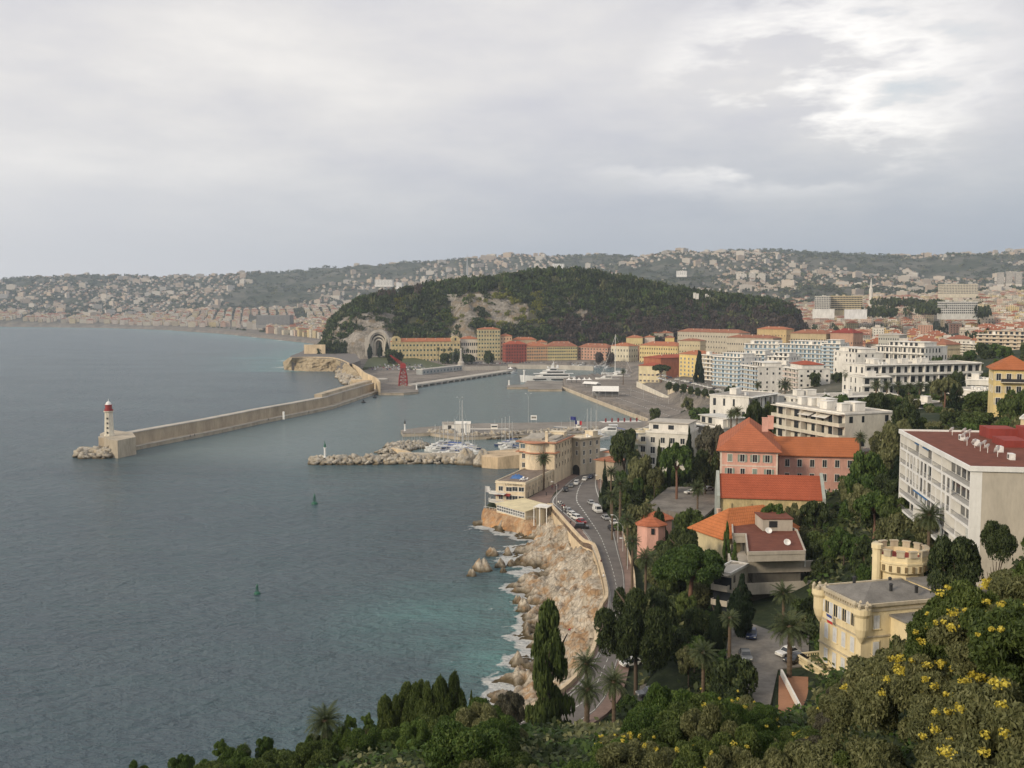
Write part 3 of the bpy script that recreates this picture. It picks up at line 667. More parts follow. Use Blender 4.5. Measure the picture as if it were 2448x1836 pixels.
# ================================================================ the far city
def house_mat(name, stops, win=True, ws=(3.4, 3.2)):
    m, nt = nodes(name); g = nt.nodes.new('ShaderNodeNewGeometry'); rnd = g.outputs['Random Per Island']
    col = ramp(nt, rnd, stops)
    col = mixc(nt, .5, col, ramp(nt, noise(nt, .4, 4, g.outputs['Position']), [(.3, .6), (.7, 1.)]), 'MULTIPLY')
    if win:
        sp = nd(nt, 'ShaderNodeSeparateXYZ', {0: g.outputs['Position']}); nn = nd(nt, 'ShaderNodeSeparateXYZ', {0: g.outputs['True Normal']})
        along = mth(nt, 'SUBTRACT', mth(nt, 'MULTIPLY', sp.outputs[0], nn.outputs[1]), mth(nt, 'MULTIPLY', sp.outputs[1], nn.outputs[0]))
        fx = mth(nt, 'FRACT', mth(nt, 'DIVIDE', along, ws[0])); fz = mth(nt, 'FRACT', mth(nt, 'DIVIDE', sp.outputs[2], ws[1]))
        a = mth(nt, 'MULTIPLY', mth(nt, 'LESS_THAN', mth(nt, 'ABSOLUTE', mth(nt, 'SUBTRACT', fx, .5)), .2), mth(nt, 'LESS_THAN', mth(nt, 'ABSOLUTE', mth(nt, 'SUBTRACT', fz, .5)), .27))
        col = mixc(nt, mth(nt, 'MULTIPLY', a, .85), col, (.07, .075, .08))
    finish(nt, col, .85, spec=.15); return m
cityw = house_mat('town_plaster', [(0, (.62, .55, .40)), (.2, (.66, .63, .56)), (.42, (.60, .40, .30)), (.6, (.70, .68, .62)), (.8, (.62, .50, .26)), (1, (.45, .42, .38))])
hillw = house_mat('villa_plaster', [(0, (.46, .42, .36)), (.4, (.56, .53, .48)), (.7, (.50, .40, .30)), (1, (.40, .35, .30))], False)
cityr = house_mat('town_roof_tiles', [(0, (.28, .10, .055)), (.35, (.34, .13, .07)), (.6, (.25, .12, .08)), (.8, (.30, .24, .2)), (1, (.36, .15, .08))], False)
flatr = house_mat('flat_roofs', [(0, (.38, .36, .33)), (.5, (.55, .53, .50)), (1, (.30, .29, .28))], False)
def town(name, label, rows):
    """rows: x, y, z, w, d, h, rot, roof (0 flat, 1 hip, 2 gable), wallmat -> one mesh"""
    V = []; Q = []; M = []
    for (x, y, z, w_, d_, h_, r_, rf, wm) in rows:
        ca, sa = math.cos(r_), math.sin(r_); a, b = w_/2, d_/2; e = .5
        def q(pts): return [(x+px_*ca-py_*sa, y+px_*sa+py_*ca, z+pz_) for px_, py_, pz_ in pts]
        o = len(V); c4 = [(-a, -b), (a, -b), (a, b), (-a, b)]
        V += q([(u, v, -6) for u, v in c4]+[(u, v, h_) for u, v in c4])
        Q += [(o+i, o+(i+1) % 4, o+4+(i+1) % 4, o+4+i) for i in range(4)]; M += [wm]*4
        o = len(V)
        if rf == 0:
            V += q([(u, v, h_) for u, v in c4]+[(-a*.45, -b*.45, h_), (a*.3, -b*.45, h_), (a*.3, b*.3, h_), (-a*.45, b*.3, h_)]+[(-a*.45, -b*.45, h_+2.6), (a*.3, -b*.45, h_+2.6), (a*.3, b*.3, h_+2.6), (-a*.45, b*.3, h_+2.6)])
            Q += [(o, o+1, o+2, o+3), (o+8, o+9, o+10, o+11)]+[(o+4+i, o+4+(i+1) % 4, o+8+(i+1) % 4, o+8+i) for i in range(4)]; M += [3, 3]+[wm]*4
        else:
            rh = min(w_, d_)*.2; k = (a-b*.9 if rf == 1 else a+e) if a > b else 0; k2 = 0 if a > b else (b-a*.9 if rf == 1 else b+e)
            V += q([(u*(1+e/a), v*(1+e/b), h_-.1) for u, v in c4]+([(-k, 0, h_+rh), (k, 0, h_+rh)] if a > b else [(0, -k2, h_+rh), (0, k2, h_+rh)]))
            if a > b: Q += [(o, o+1, o+5, o+4), (o+2, o+3, o+4, o+5), (o+1, o+2, o+5, o+5), (o+3, o, o+4, o+4)]
            else: Q += [(o+1, o+2, o+5, o+4), (o+3, o, o+4, o+5), (o, o+1, o+4, o+4), (o+2, o+3, o+5, o+5)]
            M += [2]*4
    me = bpy.data.meshes.new(name); me.from_pydata(V, [], [tuple(dict.fromkeys(f)) for f in Q])
    for m_ in (cityw, hillw, cityr, flatr): me.materials.append(m_)
    me.polygons.foreach_set('material_index', M); me.update()
    return tag(inst(name, me), label, None, None, 'stuff')
rows = []; singles = []
def hillmask(x, y): p = CX+F*x/y; return 745 < p < 1950 and 1340 < y < 2060
_lx, _ly = np.meshgrid(np.arange(-9000, 9000, 20.), np.arange(850, 7000, 20.)); _ls = sdist(_lx, _ly, LAND)
def ok_land(x, y): return _ls[int(min(max((y-850)//20, 0), 306)), int(min(max((x+9000)//20, 0), 899))] > 38
RESV = []                                           # plots kept free for buildings modelled on their own
def add_city(step, D0, D1, ang, px0, px1, fn):
    ca, sa = math.cos(ang), math.sin(ang); R_ = (D1+abs(px1)*1.0)*1.3; n_ = int(D1*1.9/step)
    for i in range(-n_, n_):
        for j in range(-n_//1, n_):
            u = i*step+rng.normal()*step*.06; v = j*step+rng.normal()*step*.06
            x = u*ca-v*sa; y = u*sa+v*ca
            if not D0 < y < D1: continue
            p = CX+F*x/y
            if not px0 < p < px1 or hillmask(x, y): continue
            fn(x, y, p, ang)
def tz(x, y): return float(far_z(np.array([x]), np.array([y]))[0])
def city_a(x, y, p, ang):
    if (y < 1480 and p < 1800) or (y < 1060 and p < 2000): return
    street = (int(math.floor((x*math.cos(ang)+y*math.sin(ang))/72.)) % 1 == 0) and ((x*math.cos(ang)+y*math.sin(ang)) % 84 < 12 or (-x*math.sin(ang)+y*math.cos(ang)) % 66 < 10)
    if street or any(abs(x-a) < r_ and abs(y-b_) < r_ for a, b_, r_ in RESV): return
    if vnoise(x/160.+3, y/160.) < .08 or not ok_land(x, y): return
    z = tz(x, y); h = rng.uniform(11, 19); rf = 1 if rng.random() < .78 else 0
    if p < 1150: rf = 1 if rng.random() < .5 else 0
    if p > 2050 and y > 1500 and rng.random() < .5: rf = 0; h *= 1.15
    rows.append((x, y, z, rng.uniform(15, 25), rng.uniform(12, 19), h, ang+rng.choice([0, PI/2])+rng.normal()*.03, rf, 0))
for q in [(1965, 706, 1750, 60), (2023, 708, 1700, 70), (1968, 750, 1450, 60), (2048, 752, 1400, 60), (2296, 690, 2250, 110), (2295, 730, 1500, 90), (2082, 690, 2400, 50)]:
    p = P(q[0], q[1], q[2]); RESV.append((p.x, p.y, q[3]))
add_city(23, 905, 1900, -.35, 1560, 2750, city_a)
add_city(28, 1900, 3100, .2, 1560, 2800, city_a)
add_city(31, 2050, 3500, .5, 640, 1560, city_a)
add_city(34, 3300, 4350, .25, -300, 900, city_a)
def city_h(x, y, p, ang):
    if not ok_land(x, y): return
    z = tz(x, y); cl = fbm(x/420+9, y/420, 3)
    thr = .46 if z > 110 else .33
    thr += .10*smooth(150, 60, abs(p-720))+.07*smooth(200, 80, abs(p-1990))*(z > 120)
    if p < 560: thr -= .03
    if cl < thr or rng.random() < .34: return
    big = rng.random() < .12
    zz_ = z
    w_ = rng.uniform(26, 50) if big else rng.uniform(9, 17)
    rows.append((x, y, zz_, w_, rng.uniform(9, 15), rng.uniform(14, 26) if big else rng.uniform(5, 9), rng.normal()*.5, 0 if (big or rng.random() < .4) else 1, 1))
add_city(36, 3100, 6350, .1, 900, 2700, city_h)
add_city(36, 4250, 6300, .1, -350, 900, city_h)
# seafront rows of tall pale blocks along the bay
for i in range(-300, 745, 13):
    q = at(i, np.interp(i, [-300, 0, 253, 398, 542, 651, 745], [776.5, 777, 779, 783, 791, 801, 812]), 0); x, y = q.x, q.y+60
    if rng.random() < .9: rows.append((x, y, 4, rng.uniform(.7, 1.0)*13*y/F, 22, rng.uniform(18, 30), .25, 0, 0 if rng.random() < .5 else 1))
rows_all = rows
# the nearest town houses stand on their own, the rest is one mass
near = sorted([r for r in rows if r[1] < 1900 and CX+F*r[0]/r[1] > 1560 and CX+F*r[0]/r[1] < 2520], key=lambda r: r[1])[:260]
ids = set(id(r) for r in near); rest = [r for r in rows if id(r) not in ids]
town('town', 'mass of far houses spreading over the plain and the hills behind the harbour', rest)
PAL = [((.64,.50,.28),'ochre'),((.66,.60,.48),'cream'),((.60,.36,.27),'pink'),((.70,.67,.60),'white'),((.62,.44,.20),'yellow'),((.50,.45,.38),'grey')]
RM = [(tiles((.34,.125,.065)), 'orange tiled'), (tiles((.31,.12,.075)), 'dark red tiled')]
_hp = {}
def house_proto(ci, ri, v):
    k = (ci, ri, v)
    if k in _hp: return _hp[k]
    c, _ = PAL[ci]; b = MB(); nw, nf = 5+v, 4+v % 2; W_, D_, H_ = 20, 15, nf*3.4+1.5; a, e = W_/2, D_/2
    b.box(-a, a, -e, e, -6, H_)
    for f in range(nf):
        for i in range(nw):
            x = -a+(i+.5)*W_/nw; z = .9+f*3.4; b.box(x-.5, x+.5, -e-.06, -e+.1, z, z+1.7, 1)
        for i in range(4):
            y = -e+(i+.5)*D_/4; b.box(-a-.06, -a+.1, y-.5, y+.5, z, z+1.7, 1); b.box(a-.1, a+.06, y-.5, y+.5, z, z+1.7, 1)
    r = MB()
    if ri < 2:
        r.add([(-a-.6, -e-.6, H_), (a+.6, -e-.6, H_), (a+.6, e+.6, H_), (-a-.6, e+.6, H_), (-a+e, 0, H_+3.4), (a-e, 0, H_+3.4)], [(0,1,5,4),(1,2,5),(2,3,4,5),(3,0,4),(3,2,1,0)])
        r.box(3, 4.2, 1, 2, H_+1.5, H_+4.2, 1); r.box(-5, -4, -3, -2.2, H_+1, H_+3.4, 1)
    else:
        r.box(-a-.3, a+.3, -e-.3, e+.3, H_, H_+.5); r.box(-4, 3, -2, 4, H_+.5, H_+3.1, 1); r.box(5, 7, -3, -1, H_+.5, H_+1.8, 1)
    _hp[k] = (b.mesh('town_house', [plaster(c), glass]), r.mesh('roof', [RM[ri][0] if ri < 2 else paleconc, plaster((.6,.56,.5))]), H_)
    return _hp[k]
for n_, (x, y, z, w_, d_, h_, r_, rf, wm) in enumerate(near):
    ci = int(rng.integers(0, 6)); ri = 2 if rf == 0 else int(rng.integers(0, 2)); m1, m2, H_ = house_proto(ci, ri, int(rng.integers(0, 2)))
    p = CX+F*x/y; wh = ('near the wooded hill' if p < 1850 else 'above the white flats' if p < 2130 else 'beyond the long white flats' if p < 2330 else 'near the right edge')
    dd = 'front' if y < 1150 else 'middle' if y < 1400 else 'far'
    o = inst('town_house', m1, None, (x, y, z), r_, (w_/20, d_/15, h_/H_)); inst('roof', m2, o)
    lb = f"{PAL[ci][1]} town house, {'flat' if ri == 2 else RM[ri][1]} roof, {dd} rows, {wh}"; tag(o, lb, 'house', lb[:60])
# trees among the far houses
sp_ = []
for i in range(9500):
    D = rng.uniform(2300, 6200); p = rng.uniform(-250, 2600)
    if D < 4200 and p < 700: continue
    x = (p-CX)/F*D; z = float(far_z(np.array([x]), np.array([D]))[0])
    if z < 14 and rng.random() < .85 or hillmask(x, D) or not ok_land(x, D): continue
    r = rng.uniform(9, 20); sp_.append((x, D, z-2, r, rng.uniform(9, 16), 0 if rng.random() < .85 else 1))
for i in range(700):                                # town trees nearer by
    D = rng.uniform(950, 2300); p = rng.uniform(1880, 2600); x = (p-CX)/F*D; z = tz(x, D)
    if vnoise(x/110., D/110.) < .66: continue
    sp_.append((x, D, z, rng.uniform(4, 8), rng.uniform(9, 19), 0))
for cx_, cy_, D, n_, rr in [(2150, 700, 1900, 40, 55), (2232, 706, 1800, 45, 50), (2118, 722, 1650, 30, 45), (2330, 722, 1550, 20, 30), (2365, 700, 2200, 25, 60), (2225, 715, 1600, 30, 50)]:
    for k in range(n_):
        p = P(cx_+rng.normal()*rr*.45, cy_+12, D+rng.normal()*40); z = tz(p.x, p.y); sp_.append((p.x, p.y, max(z, p.z-18), rng.uniform(6, 10), rng.uniform(13, 19), 0))
for i in range(120):                                # promenade palms and trees
    px_ = rng.uniform(-250, 770); q = at(px_, np.interp(px_, [-300, 0, 253, 398, 542, 651, 770], [777.5, 778, 780.5, 785, 794, 805, 817]), 0); sp_.append((q.x, q.y+30, 3, q.y/F*5, 10, 0))
merge_crowns(sp_, [('round', 'dark'), ('round', 'olive')], 'distant_trees', 'far trees scattered in clumps between the houses of the town and its hills', 26, .42)
# ================================================================ quays, moles, road, shore
asph, nt = nodes('road_asphalt')
n1 = noise(nt, .25, 5, None, .6); n2 = noise(nt, 3., 4)
finish(nt, ramp(nt, mth(nt, 'ADD', mth(nt, 'MULTIPLY', n1, .7), mth(nt, 'MULTIPLY', n2, .3)), [(.35, (.115, .105, .098)), (.62, (.175, .16, .148))]), .85, n2, .01)
quaym = plaster((.235, .215, .19), .35, .9, .045, 'quay_paving'); pave = plaster((.225, .16, .135), .25, .9, .3, 'reddish_pavement')
lot = plaster((.21, .195, .175), .4, .9, .15, 'lot_asphalt'); paint = plain('road_paint', (.62, .62, .58), .7)
def strip(name, A, B, mat, dz, z2=None, kind='structure', sub=6):
    """sheet between two polylines"""
    VA, VB = [], []
    for L, O in ((A, VA), (B, VB)):
        L = [Vector(p) for p in L]
        for p, q in zip(L, L[1:]):
            for k in range(sub): O.append(p.lerp(q, k/sub))
        O.append(L[-1])
    n = len(VA); b = MB(); vs = [(p.x, p.y, p.z+dz) for p in VA]+[(p.x, p.y, p.z+dz) for p in VB]
    fs = [(i, n+i, n+i+1, i+1) for i in range(n-1)]
    if z2 is not None:
        vs += [(p.x, p.y, p.z+z2) for p in VA]+[(p.x, p.y, p.z+z2) for p in VB]
        fs += [(2*n+i, i, i+1, 2*n+i+1) for i in range(n-1)]+[(n+i, 3*n+i, 3*n+i+1, n+i+1) for i in range(n-1)]
    b.add(vs, fs); o = b.build(name, mat); 
    if kind: tag(o, None, None, None, kind)
    return o
def cat(L, k=4):                 # Catmull-Rom smoothing
    L = [Vector(p) for p in L]; out = []
    for i in range(len(L)-1):
        p0, p1, p2, p3 = L[max(i-1, 0)], L[i], L[i+1], L[min(i+2, len(L)-1)]
        for j in range(k):
            t = j/k; out.append(.5*((2*p1)+(p2-p0)*t+(2*p0-5*p1+4*p2-p3)*t*t+(3*p1-p0-3*p2+p3)*t**3))
    out.append(L[-1]); return out
RL, RR, SW = cat(ROADL), cat(ROADR), None
def resamp(L, n):
    L = [Vector(p) for p in L]; d = [0]
    for p, q in zip(L, L[1:]): d.append(d[-1]+(q-p).length)
    out = []
    for i in range(n):
        t = d[-1]*i/(n-1); k = max(j for j in range(len(d)) if d[j] <= t+1e-6); k = min(k, len(L)-2)
        out.append(L[k].lerp(L[k+1], (t-d[k])/max(1e-6, d[k+1]-d[k])))
    return out
strip('road', RL, RR, asph, 0, -1.5, sub=1)
off = lambda a, b, t, dz=0: [p+(q-p)*t+Vector((0, 0, dz)) for p, q in zip(a, b)]
def dash(name, L, t0, t1, on, gap, dz=.012):
    b = MB(); d = 0
    for i in range(len(RL)-1):
        seg = ((RL[i+1]-RL[i]).length+(RR[i+1]-RR[i]).length)/2; n = max(1, int(seg/.5))
        for k in range(n):
            if on is None or (d % (on+gap)) < on:
                a = RL[i].lerp(RL[i+1], k/n); c = RR[i].lerp(RR[i+1], k/n); a2 = RL[i].lerp(RL[i+1], (k+1)/n); c2 = RR[i].lerp(RR[i+1], (k+1)/n)
                b.add([a.lerp(c, t0)+Vector((0, 0, dz)), a.lerp(c, t1)+Vector((0, 0, dz)), a2.lerp(c2, t1)+Vector((0, 0, dz)), a2.lerp(c2, t0)+Vector((0, 0, dz))], [(0, 1, 2, 3)])
            d += seg/n
    tag(b.build(name, paint), None, None, None, 'structure')
dash('road_centre_line', None, .49, .512, 2.2, 1.6); dash('road_edge_line', None, .045, .06, None, 0); dash('road_edge_line', None, .93, .945, None, 0)
# pavement on the sea side, kerb, low parapet and the sea wall
side_in = [p for p in RL if True]
swall = cat(SHORE_TOP)
A = resamp([p for p in RL if p.y < 330], 70); B = resamp(swall, 70)
strip('pavement', B, A, pave, .12, -1.2, sub=1)
kb = resamp([p for p in RL if p.y < 300], 80)
strip('kerb', [p+Vector((-.35, 0, .14)) for p in kb], [p+Vector((-.02, 0, .14)) for p in kb], paleconc, 0, -.4, sub=1)
rr = resamp(RR, 90); strip('pavement', [p+Vector((.02, 0, .12)) for p in rr], [p+Vector((2.4, .2, .12)) for p in rr], pave, 0, -1., sub=1)
def wallstrip(name, L, z_top, z_bot, th, mat, label=None, cat_='wall', out=(-1, 0)):
    n = len(L); b = MB(); vs = []
    for i, p in enumerate(L):
        d = (L[min(i+1, n-1)]-L[max(i-1, 0)]); nx, ny = -d.y, d.x; q = math.hypot(nx, ny) or 1; nx, ny = nx/q*th, ny/q*th
        zt = z_top[i] if isinstance(z_top, list) else p.z+z_top; zb = z_bot[i] if isinstance(z_bot, list) else z_bot
        vs += [(p.x, p.y, zb), (p.x, p.y, zt), (p.x+nx, p.y+ny, zt), (p.x+nx, p.y+ny, zb)]
    fs = [(4*i+j, 4*i+4+j, 4*i+4+(j+1) % 4, 4*i+(j+1) % 4) for i in range(n-1) for j in range(4)]+[(0, 1, 2, 3), (4*n-1, 4*n-2, 4*n-3, 4*n-4)]
    b.add(vs, fs); o = b.build(name, mat)
    return tag(o, label, cat_) if label else o
wallstrip('sea_wall', B, .95, [max(-1., p.z-14) for p in B], .7, tanstone, 'tall pale stone sea wall holding the coast road above the rocks', 'wall')
wallstrip('retaining_wall', [p+Vector((2.5, .2, 0)) for p in rr[8:66]], .9, [p.z-2 for p in rr[8:66]], -.35, tanstone, 'low stone wall along the inland pavement of the coast road', 'wall')
# rocky shore
shorem = rockmat('shore_rock', (.12, .10, .07), (.37, .325, .26), (.64, .575, .475), .17, .7, (.36, .24, .14))
m = shorem; nt = m.node_tree            # wet, weedy band near the waterline
pr = [n for n in nt.nodes if n.type == 'BSDF_PRINCIPLED'][0]; src = pr.inputs['Base Color'].links[0].from_socket
sp = nd(nt, 'ShaderNodeSeparateXYZ', {0: nt.nodes.new('ShaderNodeNewGeometry').outputs['Position']})
wet = ramp(nt, mth(nt, 'ADD', sp.outputs[2], mth(nt, 'MULTIPLY', noise(nt, .3, 4, None), 1.6)), [(0., .2), (.9, .28), (1., 1.)])
wz = nd(nt, 'ShaderNodeMapRange', {'Value': mth(nt, 'ADD', sp.outputs[2], mth(nt, 'MULTIPLY', noise(nt, .3, 4, None), 2.5)), 'From Min': 1.5, 'From Max': 3.2}).outputs[0]
nt.links.new(mixc(nt, wz, (.085, .065, .035), src), pr.inputs['Base Color'])
X, Y = np.meshgrid(np.arange(-64, 24.5, .42), np.arange(116, 356, .5)); s = sdist(X, Y, SHORE)
Z = shore_rock(X, Y); dS, zS = dline(X, Y, [(p[0], p[1], p[2]) for p in SHORE_TOP])
Z = Z+np.clip(9-dS, 0, 9)*.32*(sdist(X, Y, LAND) > 0)+(Y > 235)*(Y < 262)*np.clip(14-dS, 0, 14)*.12
Z = np.where(s < -1.2, -6, np.minimum(Z, 9.5))
keep = (s > -1.6) & (Z > -5.9); q = gridq(*X.shape); k = keep.ravel(); q = q[k[q].all(1)]
tag(inst('rocky_shore', np_mesh('rocky_shore', np.stack([X, Y, Z], -1), q, shorem, True)), None, None, None, 'structure')
def cliff(name, bot, top, mat, label, catn, n=60, m_=14, amp=1.6, cap=True, kind=None, z0=-1.5):
    bl, tl = resamp(bot, n), resamp(top, n); V = []
    if len(bot) == len(top):
        ix = lambda L, i: (lambda q: Vector(L[min(int(q), len(L)-2)]).lerp(Vector(L[min(int(q), len(L)-2)+1]), q-min(int(q), len(L)-2)))(i*(len(L)-1)/(n-1)); bl = [ix(bot, i) for i in range(n)]; tl = [ix(top, i) for i in range(n)]; c = sum((p for p in tl), Vector())/n
    for j in range(m_):
        t = j/(m_-1)
        for i in range(n):
            p = bl[i].lerp(tl[i], t**1.2); k = (ridge(np.array([p.x*.13+p.z*.05]), np.array([p.y*.13+p.z*.16]), 4)[0]-.5)*amp*2*math.sin(PI*min(.97, .12+t*.85))
            o = (Vector((p.x-c.x, p.y-c.y, 0))).normalized()*k; V.append((p.x+o.x, p.y+o.y, z0+(p.z-z0 if j else 0)) if j == 0 else (p.x+o.x, p.y+o.y, p.z))
    b = MB(); b.add(V, [(j*n+i, j*n+i+1, (j+1)*n+i+1, (j+1)*n+i) for j in range(m_-1) for i in range(n-1)]); 
    if cap: b.add([tuple(p) for p in tl], [tuple(range(n-1, -1, -1))])
    o = b.build(name, mat, smooth=False); tag(o, label, catn, None, kind); return o
def sampl(*q): return [at(a, b, z) for a, b, z in q]
rockC = rockmat('ochre_cliff_rock', (.12, .08, .05), (.34, .21, .12), (.52, .40, .27), .10, .6, (.50, .25, .09))
# promontory below the castle hill
cliff('headland', sampl((676,866,0),(680,884,0),(735,888,0),(803,888,0),(815,902,0),(838,926,0),(866,934,0)), sampl((696,852,15),(698,857,15),(735,856,15),(800,858,15),(834,872,14),(858,892,9),(890,915,5))+[], rockmat('headland_rock', (.14, .115, .075), (.36, .29, .19), (.50, .42, .29), .05, 1.4), 'rounded ochre rock headland where the bay meets the harbour mole', 'headland', 90, 16, 6, cap=False)
b = MB(); pl = pz(15.2, (694,851),(697,856),(735,855),(800,857),(836,870),(862,862),(850,846),(800,842),(760,838),(735,836)); b.prism(pl, 0, 15.2); tag(b.build('headland_road', asph), None, None, None, 'structure')
b = MB(); pl = pz(9, (905,850),(1000,855),(1075,866),(1000,872),(930,866),(868,872),(880,858)); b.prism(pl, 1.5, [9.5, 8., 3.5, 3.2, 4., 6., 8.5]); tag(b.build('lawn', leafmat('mown_grass', (.05,.07,.025), (.08,.10,.04), (.11,.13,.05))), None, None, None, 'structure')
wl = sampl((697,856,15.2),(735,855,15.2),(798,857,15.2),(834,870,15)); wallstrip('parapet', cat(wl), 1.1, [14.]*13, .6, tanstone, 'low tan parapet along the seaward edge of the headland road')
b = MB(); p = P(752, 832, 1330); b.box(-14, 14, 0, 3, -8, 4.5); tag(b.build('terrace_wall', tanstone, None, tuple(p)), 'pale terrace wall behind the headland beside the bay', 'wall')
# harbour mole with its high wall
MOLE = [at(*q, 0) for q in ((278,1086),(400,1061),(520,1037),(640,1010),(720,994),(795,978),(832,965),(870,952),(910,939))]
def offset(L, d, z):
    out = []
    for i, p in enumerate(L):
        t = L[min(i+1, len(L)-1)]-L[max(i-1, 0)]; n = Vector((-t.y, t.x, 0)).normalized(); out.append(Vector((p.x+n.x*d, p.y+n.y*d, z)))
    return out
def slab(name, L, d0, d1, z0, z1, mat, label=None, cat_=None):
    a, b_ = offset(L, d0, z1), offset(L, d1, z1); n = len(a); b = MB()
    vs = [tuple(p) for p in a]+[tuple(p) for p in b_]+[(p.x, p.y, z0) for p in a]+[(p.x, p.y, z0) for p in b_]
    fs = [(i, i+1, n+i+1, n+i) for i in range(n-1)]+[(2*n+i, 2*n+i+1, i+1, i) for i in range(n-1)]+[(n+i, n+i+1, 3*n+i+1, 3*n+i) for i in range(n-1)]+[(0, n, 3*n, 2*n), (n-1, 3*n-1, 4*n-1, 2*n-1)]
    b.add(vs, fs); o = b.build(name, mat); return tag(o, label, cat_) if label else o
mole = thing('harbour_mole', 'long stone mole with a high sea wall ending at the lighthouse', 'mole', (0, 0, 0))
slab('quay', MOLE, 0, 6, -3, 1.9, stone).parent = mole
slab('quay_edge', MOLE, -.12, .9, 1.9, 2.25, paleconc).parent = mole
slab('sea_wall', MOLE, 6.01, 11, -3, 8.4, plaster((.40, .335, .25), .3, .9, .1, 'mole_masonry')).parent = mole
slab('coping', MOLE, 5.8, 11.2, 8.4, 8.95, paleconc).parent = mole
hd = MOLE[0]; b = MB(); pp = pz(0, (240,1078),(262,1094),(282,1096),(326,1086),(318,1074),(262,1066)); b.prism(pp, -3, 9.2); b.build('head_block', plaster((.45, .395, .31), .3, .9, .1, 'mole_masonry'), mole)
b = MB(); pp = pz(8.6, (786,972),(905,940),(905,930),(800,955),(786,962)); 
slab('upper_wall', MOLE[5:], 8.0, 14, -3, 11.2, plaster((.43, .365, .275), .3, .9, .1, 'mole_masonry')).parent = mole
b = MB(); b.box(-.6, .6, -.6, .6, 0, 5.2); p = at(677, 1003, 1.9); tag(b.build('marker_post', whitep, None, (p.x, p.y+1.5, 1.9)), 'small white post on the walkway halfway along the mole', 'post')
# curved upper wall joining the headland
cw = [at(x, y, z) for x, y, z in ((838,869,14.5),(854,878,14),(868,890,13.5),(885,898,13.2),(897,904,12.4),(905,914,11.4))]
wallstrip('curved_wall', cat(cw), .2, [0.]*21, 1.6, plaster((.60, .48, .32), .25, .9, .1, 'ochre_wall'), 'curved ochre wall bending round the boulders behind the mole')
b = MB(); p = at(860, 918, 5); b.box(-8, 8, 0, 6, -5, 4); b.box(-9, 3, -2, 0, -5, 2.5); tag(b.build('blockhouse', tanstone, None, (p.x, p.y, 5)), 'small square stone blockhouse among boulders behind the curved wall', 'building')
b = MB(); b.lathe([(9, 0), (9, 2.6), (8, 3.1), (.1, 3.4)], n=20); p = at(906, 912, 2.5); tag(b.build('round_store', paleconc, None, (p.x, p.y, 2.5)), 'low round pale store beside the harbour crane yard', 'building')
def rubble(name, L, width, n, size, ztop, mat, label, seed=1, flat=False, cat_='breakwater'):
    R = np.random.default_rng(seed); L = resamp(L, 80); V = []; Q = []
    cube = np.array([(x, y, z) for x in (-1, 1) for y in (-1, 1) for z in (-1, 1)], float)
    fq = np.array([(0,1,3,2),(4,6,7,5),(0,4,5,1),(2,3,7,6),(0,2,6,4),(1,5,7,3)])
    for i in range(n):
        t = R.random()*79; k = int(t); p = L[k].lerp(L[min(k+1, 79)], t-k); e = min(1, min(t, 79-t)/4+.35)
        d = (L[min(k+1, 79)]-L[max(k-1, 0)]); nx = Vector((-d.y, d.x, 0)).normalized(); o = R.uniform(-1, 1)*width*e
        z = ztop*(1-abs(o/width/e)**1.6*1.15)*e+R.normal()*size*.2; s = size*R.uniform(.55, 1.35)
        A = np.array(Matrix.Rotation(R.uniform(0, 6.28), 3, 'Z') @ Matrix.Rotation(R.uniform(-.6, .6), 3, 'X') @ Matrix.Rotation(R.uniform(-.6, .6), 3, 'Y'))
        c = cube*np.array([R.uniform(.7, 1.25), R.uniform(.6, 1.), R.uniform(.35, .6)])*s*(1+.22*R.normal(size=(8, 3))*(0.5 if flat else 1))
        V.append(c @ A.T+np.array([p.x+nx.x*o, p.y+nx.y*o, z])); Q.append(fq+8*i)
    me = np_mesh(name, np.concatenate(V), np.concatenate(Q), mat); me.validate()
    o = inst(name, me); tag(o, label, cat_, None, 'stuff'); return o
boul = rockmat('boulders', (.15, .13, .10), (.36, .33, .28), (.56, .53, .47), .3, .08, (.40, .34, .25))
nt = boul.node_tree; pr = [n for n in nt.nodes if n.type == 'BSDF_PRINCIPLED'][0]; src = pr.inputs['Base Color'].links[0].from_socket
sp = nd(nt, 'ShaderNodeSeparateXYZ', {0: nt.nodes.new('ShaderNodeNewGeometry').outputs['Position']})
wz = nd(nt, 'ShaderNodeMapRange', {'Value': mth(nt, 'ADD', sp.outputs[2], mth(nt, 'MULTIPLY', noise(nt, .3, 4, None), 2.)), 'From Min': 1.2, 'From Max': 2.6}).outputs[0]
nt.links.new(mixc(nt, wz, (.09, .07, .04), src), pr.inputs['Base Color'])
rubble('boulders', [at(832,886,0), at(840,903,0), at(856,918,0), at(872,922,0)], 15, 560, 2.3, 5., boul, 'jumble of pale boulders between the headland and the mole', 3)
rubble('boulders', [at(186,1094,0), at(225,1090,0), at(268,1094,0)], 5.5, 150, 1.7, 3.2, boul, 'dark wet boulders at the foot of the lighthouse block', 4)
rubble('boulders', [at(742,1108,0), at(850,1108,0), at(1000,1106,0), at(1150,1108,0)], 4.4, 640, 1.3, 3.1, boul, 'long breakwater of big angular boulders in front of the marina', 5, True)
rubble('boulders', [at(915,1085,0), at(960,1076,0), at(1005,1068,0)], 6, 260, 1.05, 1.6, boul, 'short rounded arm of boulders at the mouth of the marina', 6)
rubble('boulders', [at(925,1072,0), at(965,1063,0), at(1005,1062,0), at(1008,1068,0)], 4, 180, 1.0, 1.5, boul, 'ring of low boulders under the slanted posts', 7)
rubble('boulders', [at(1026,1040,0), at(1090,1043,0)], 3.2, 170, 1.3, 2.5, boul, 'pale boulders along the foot of the inner pier', 8)
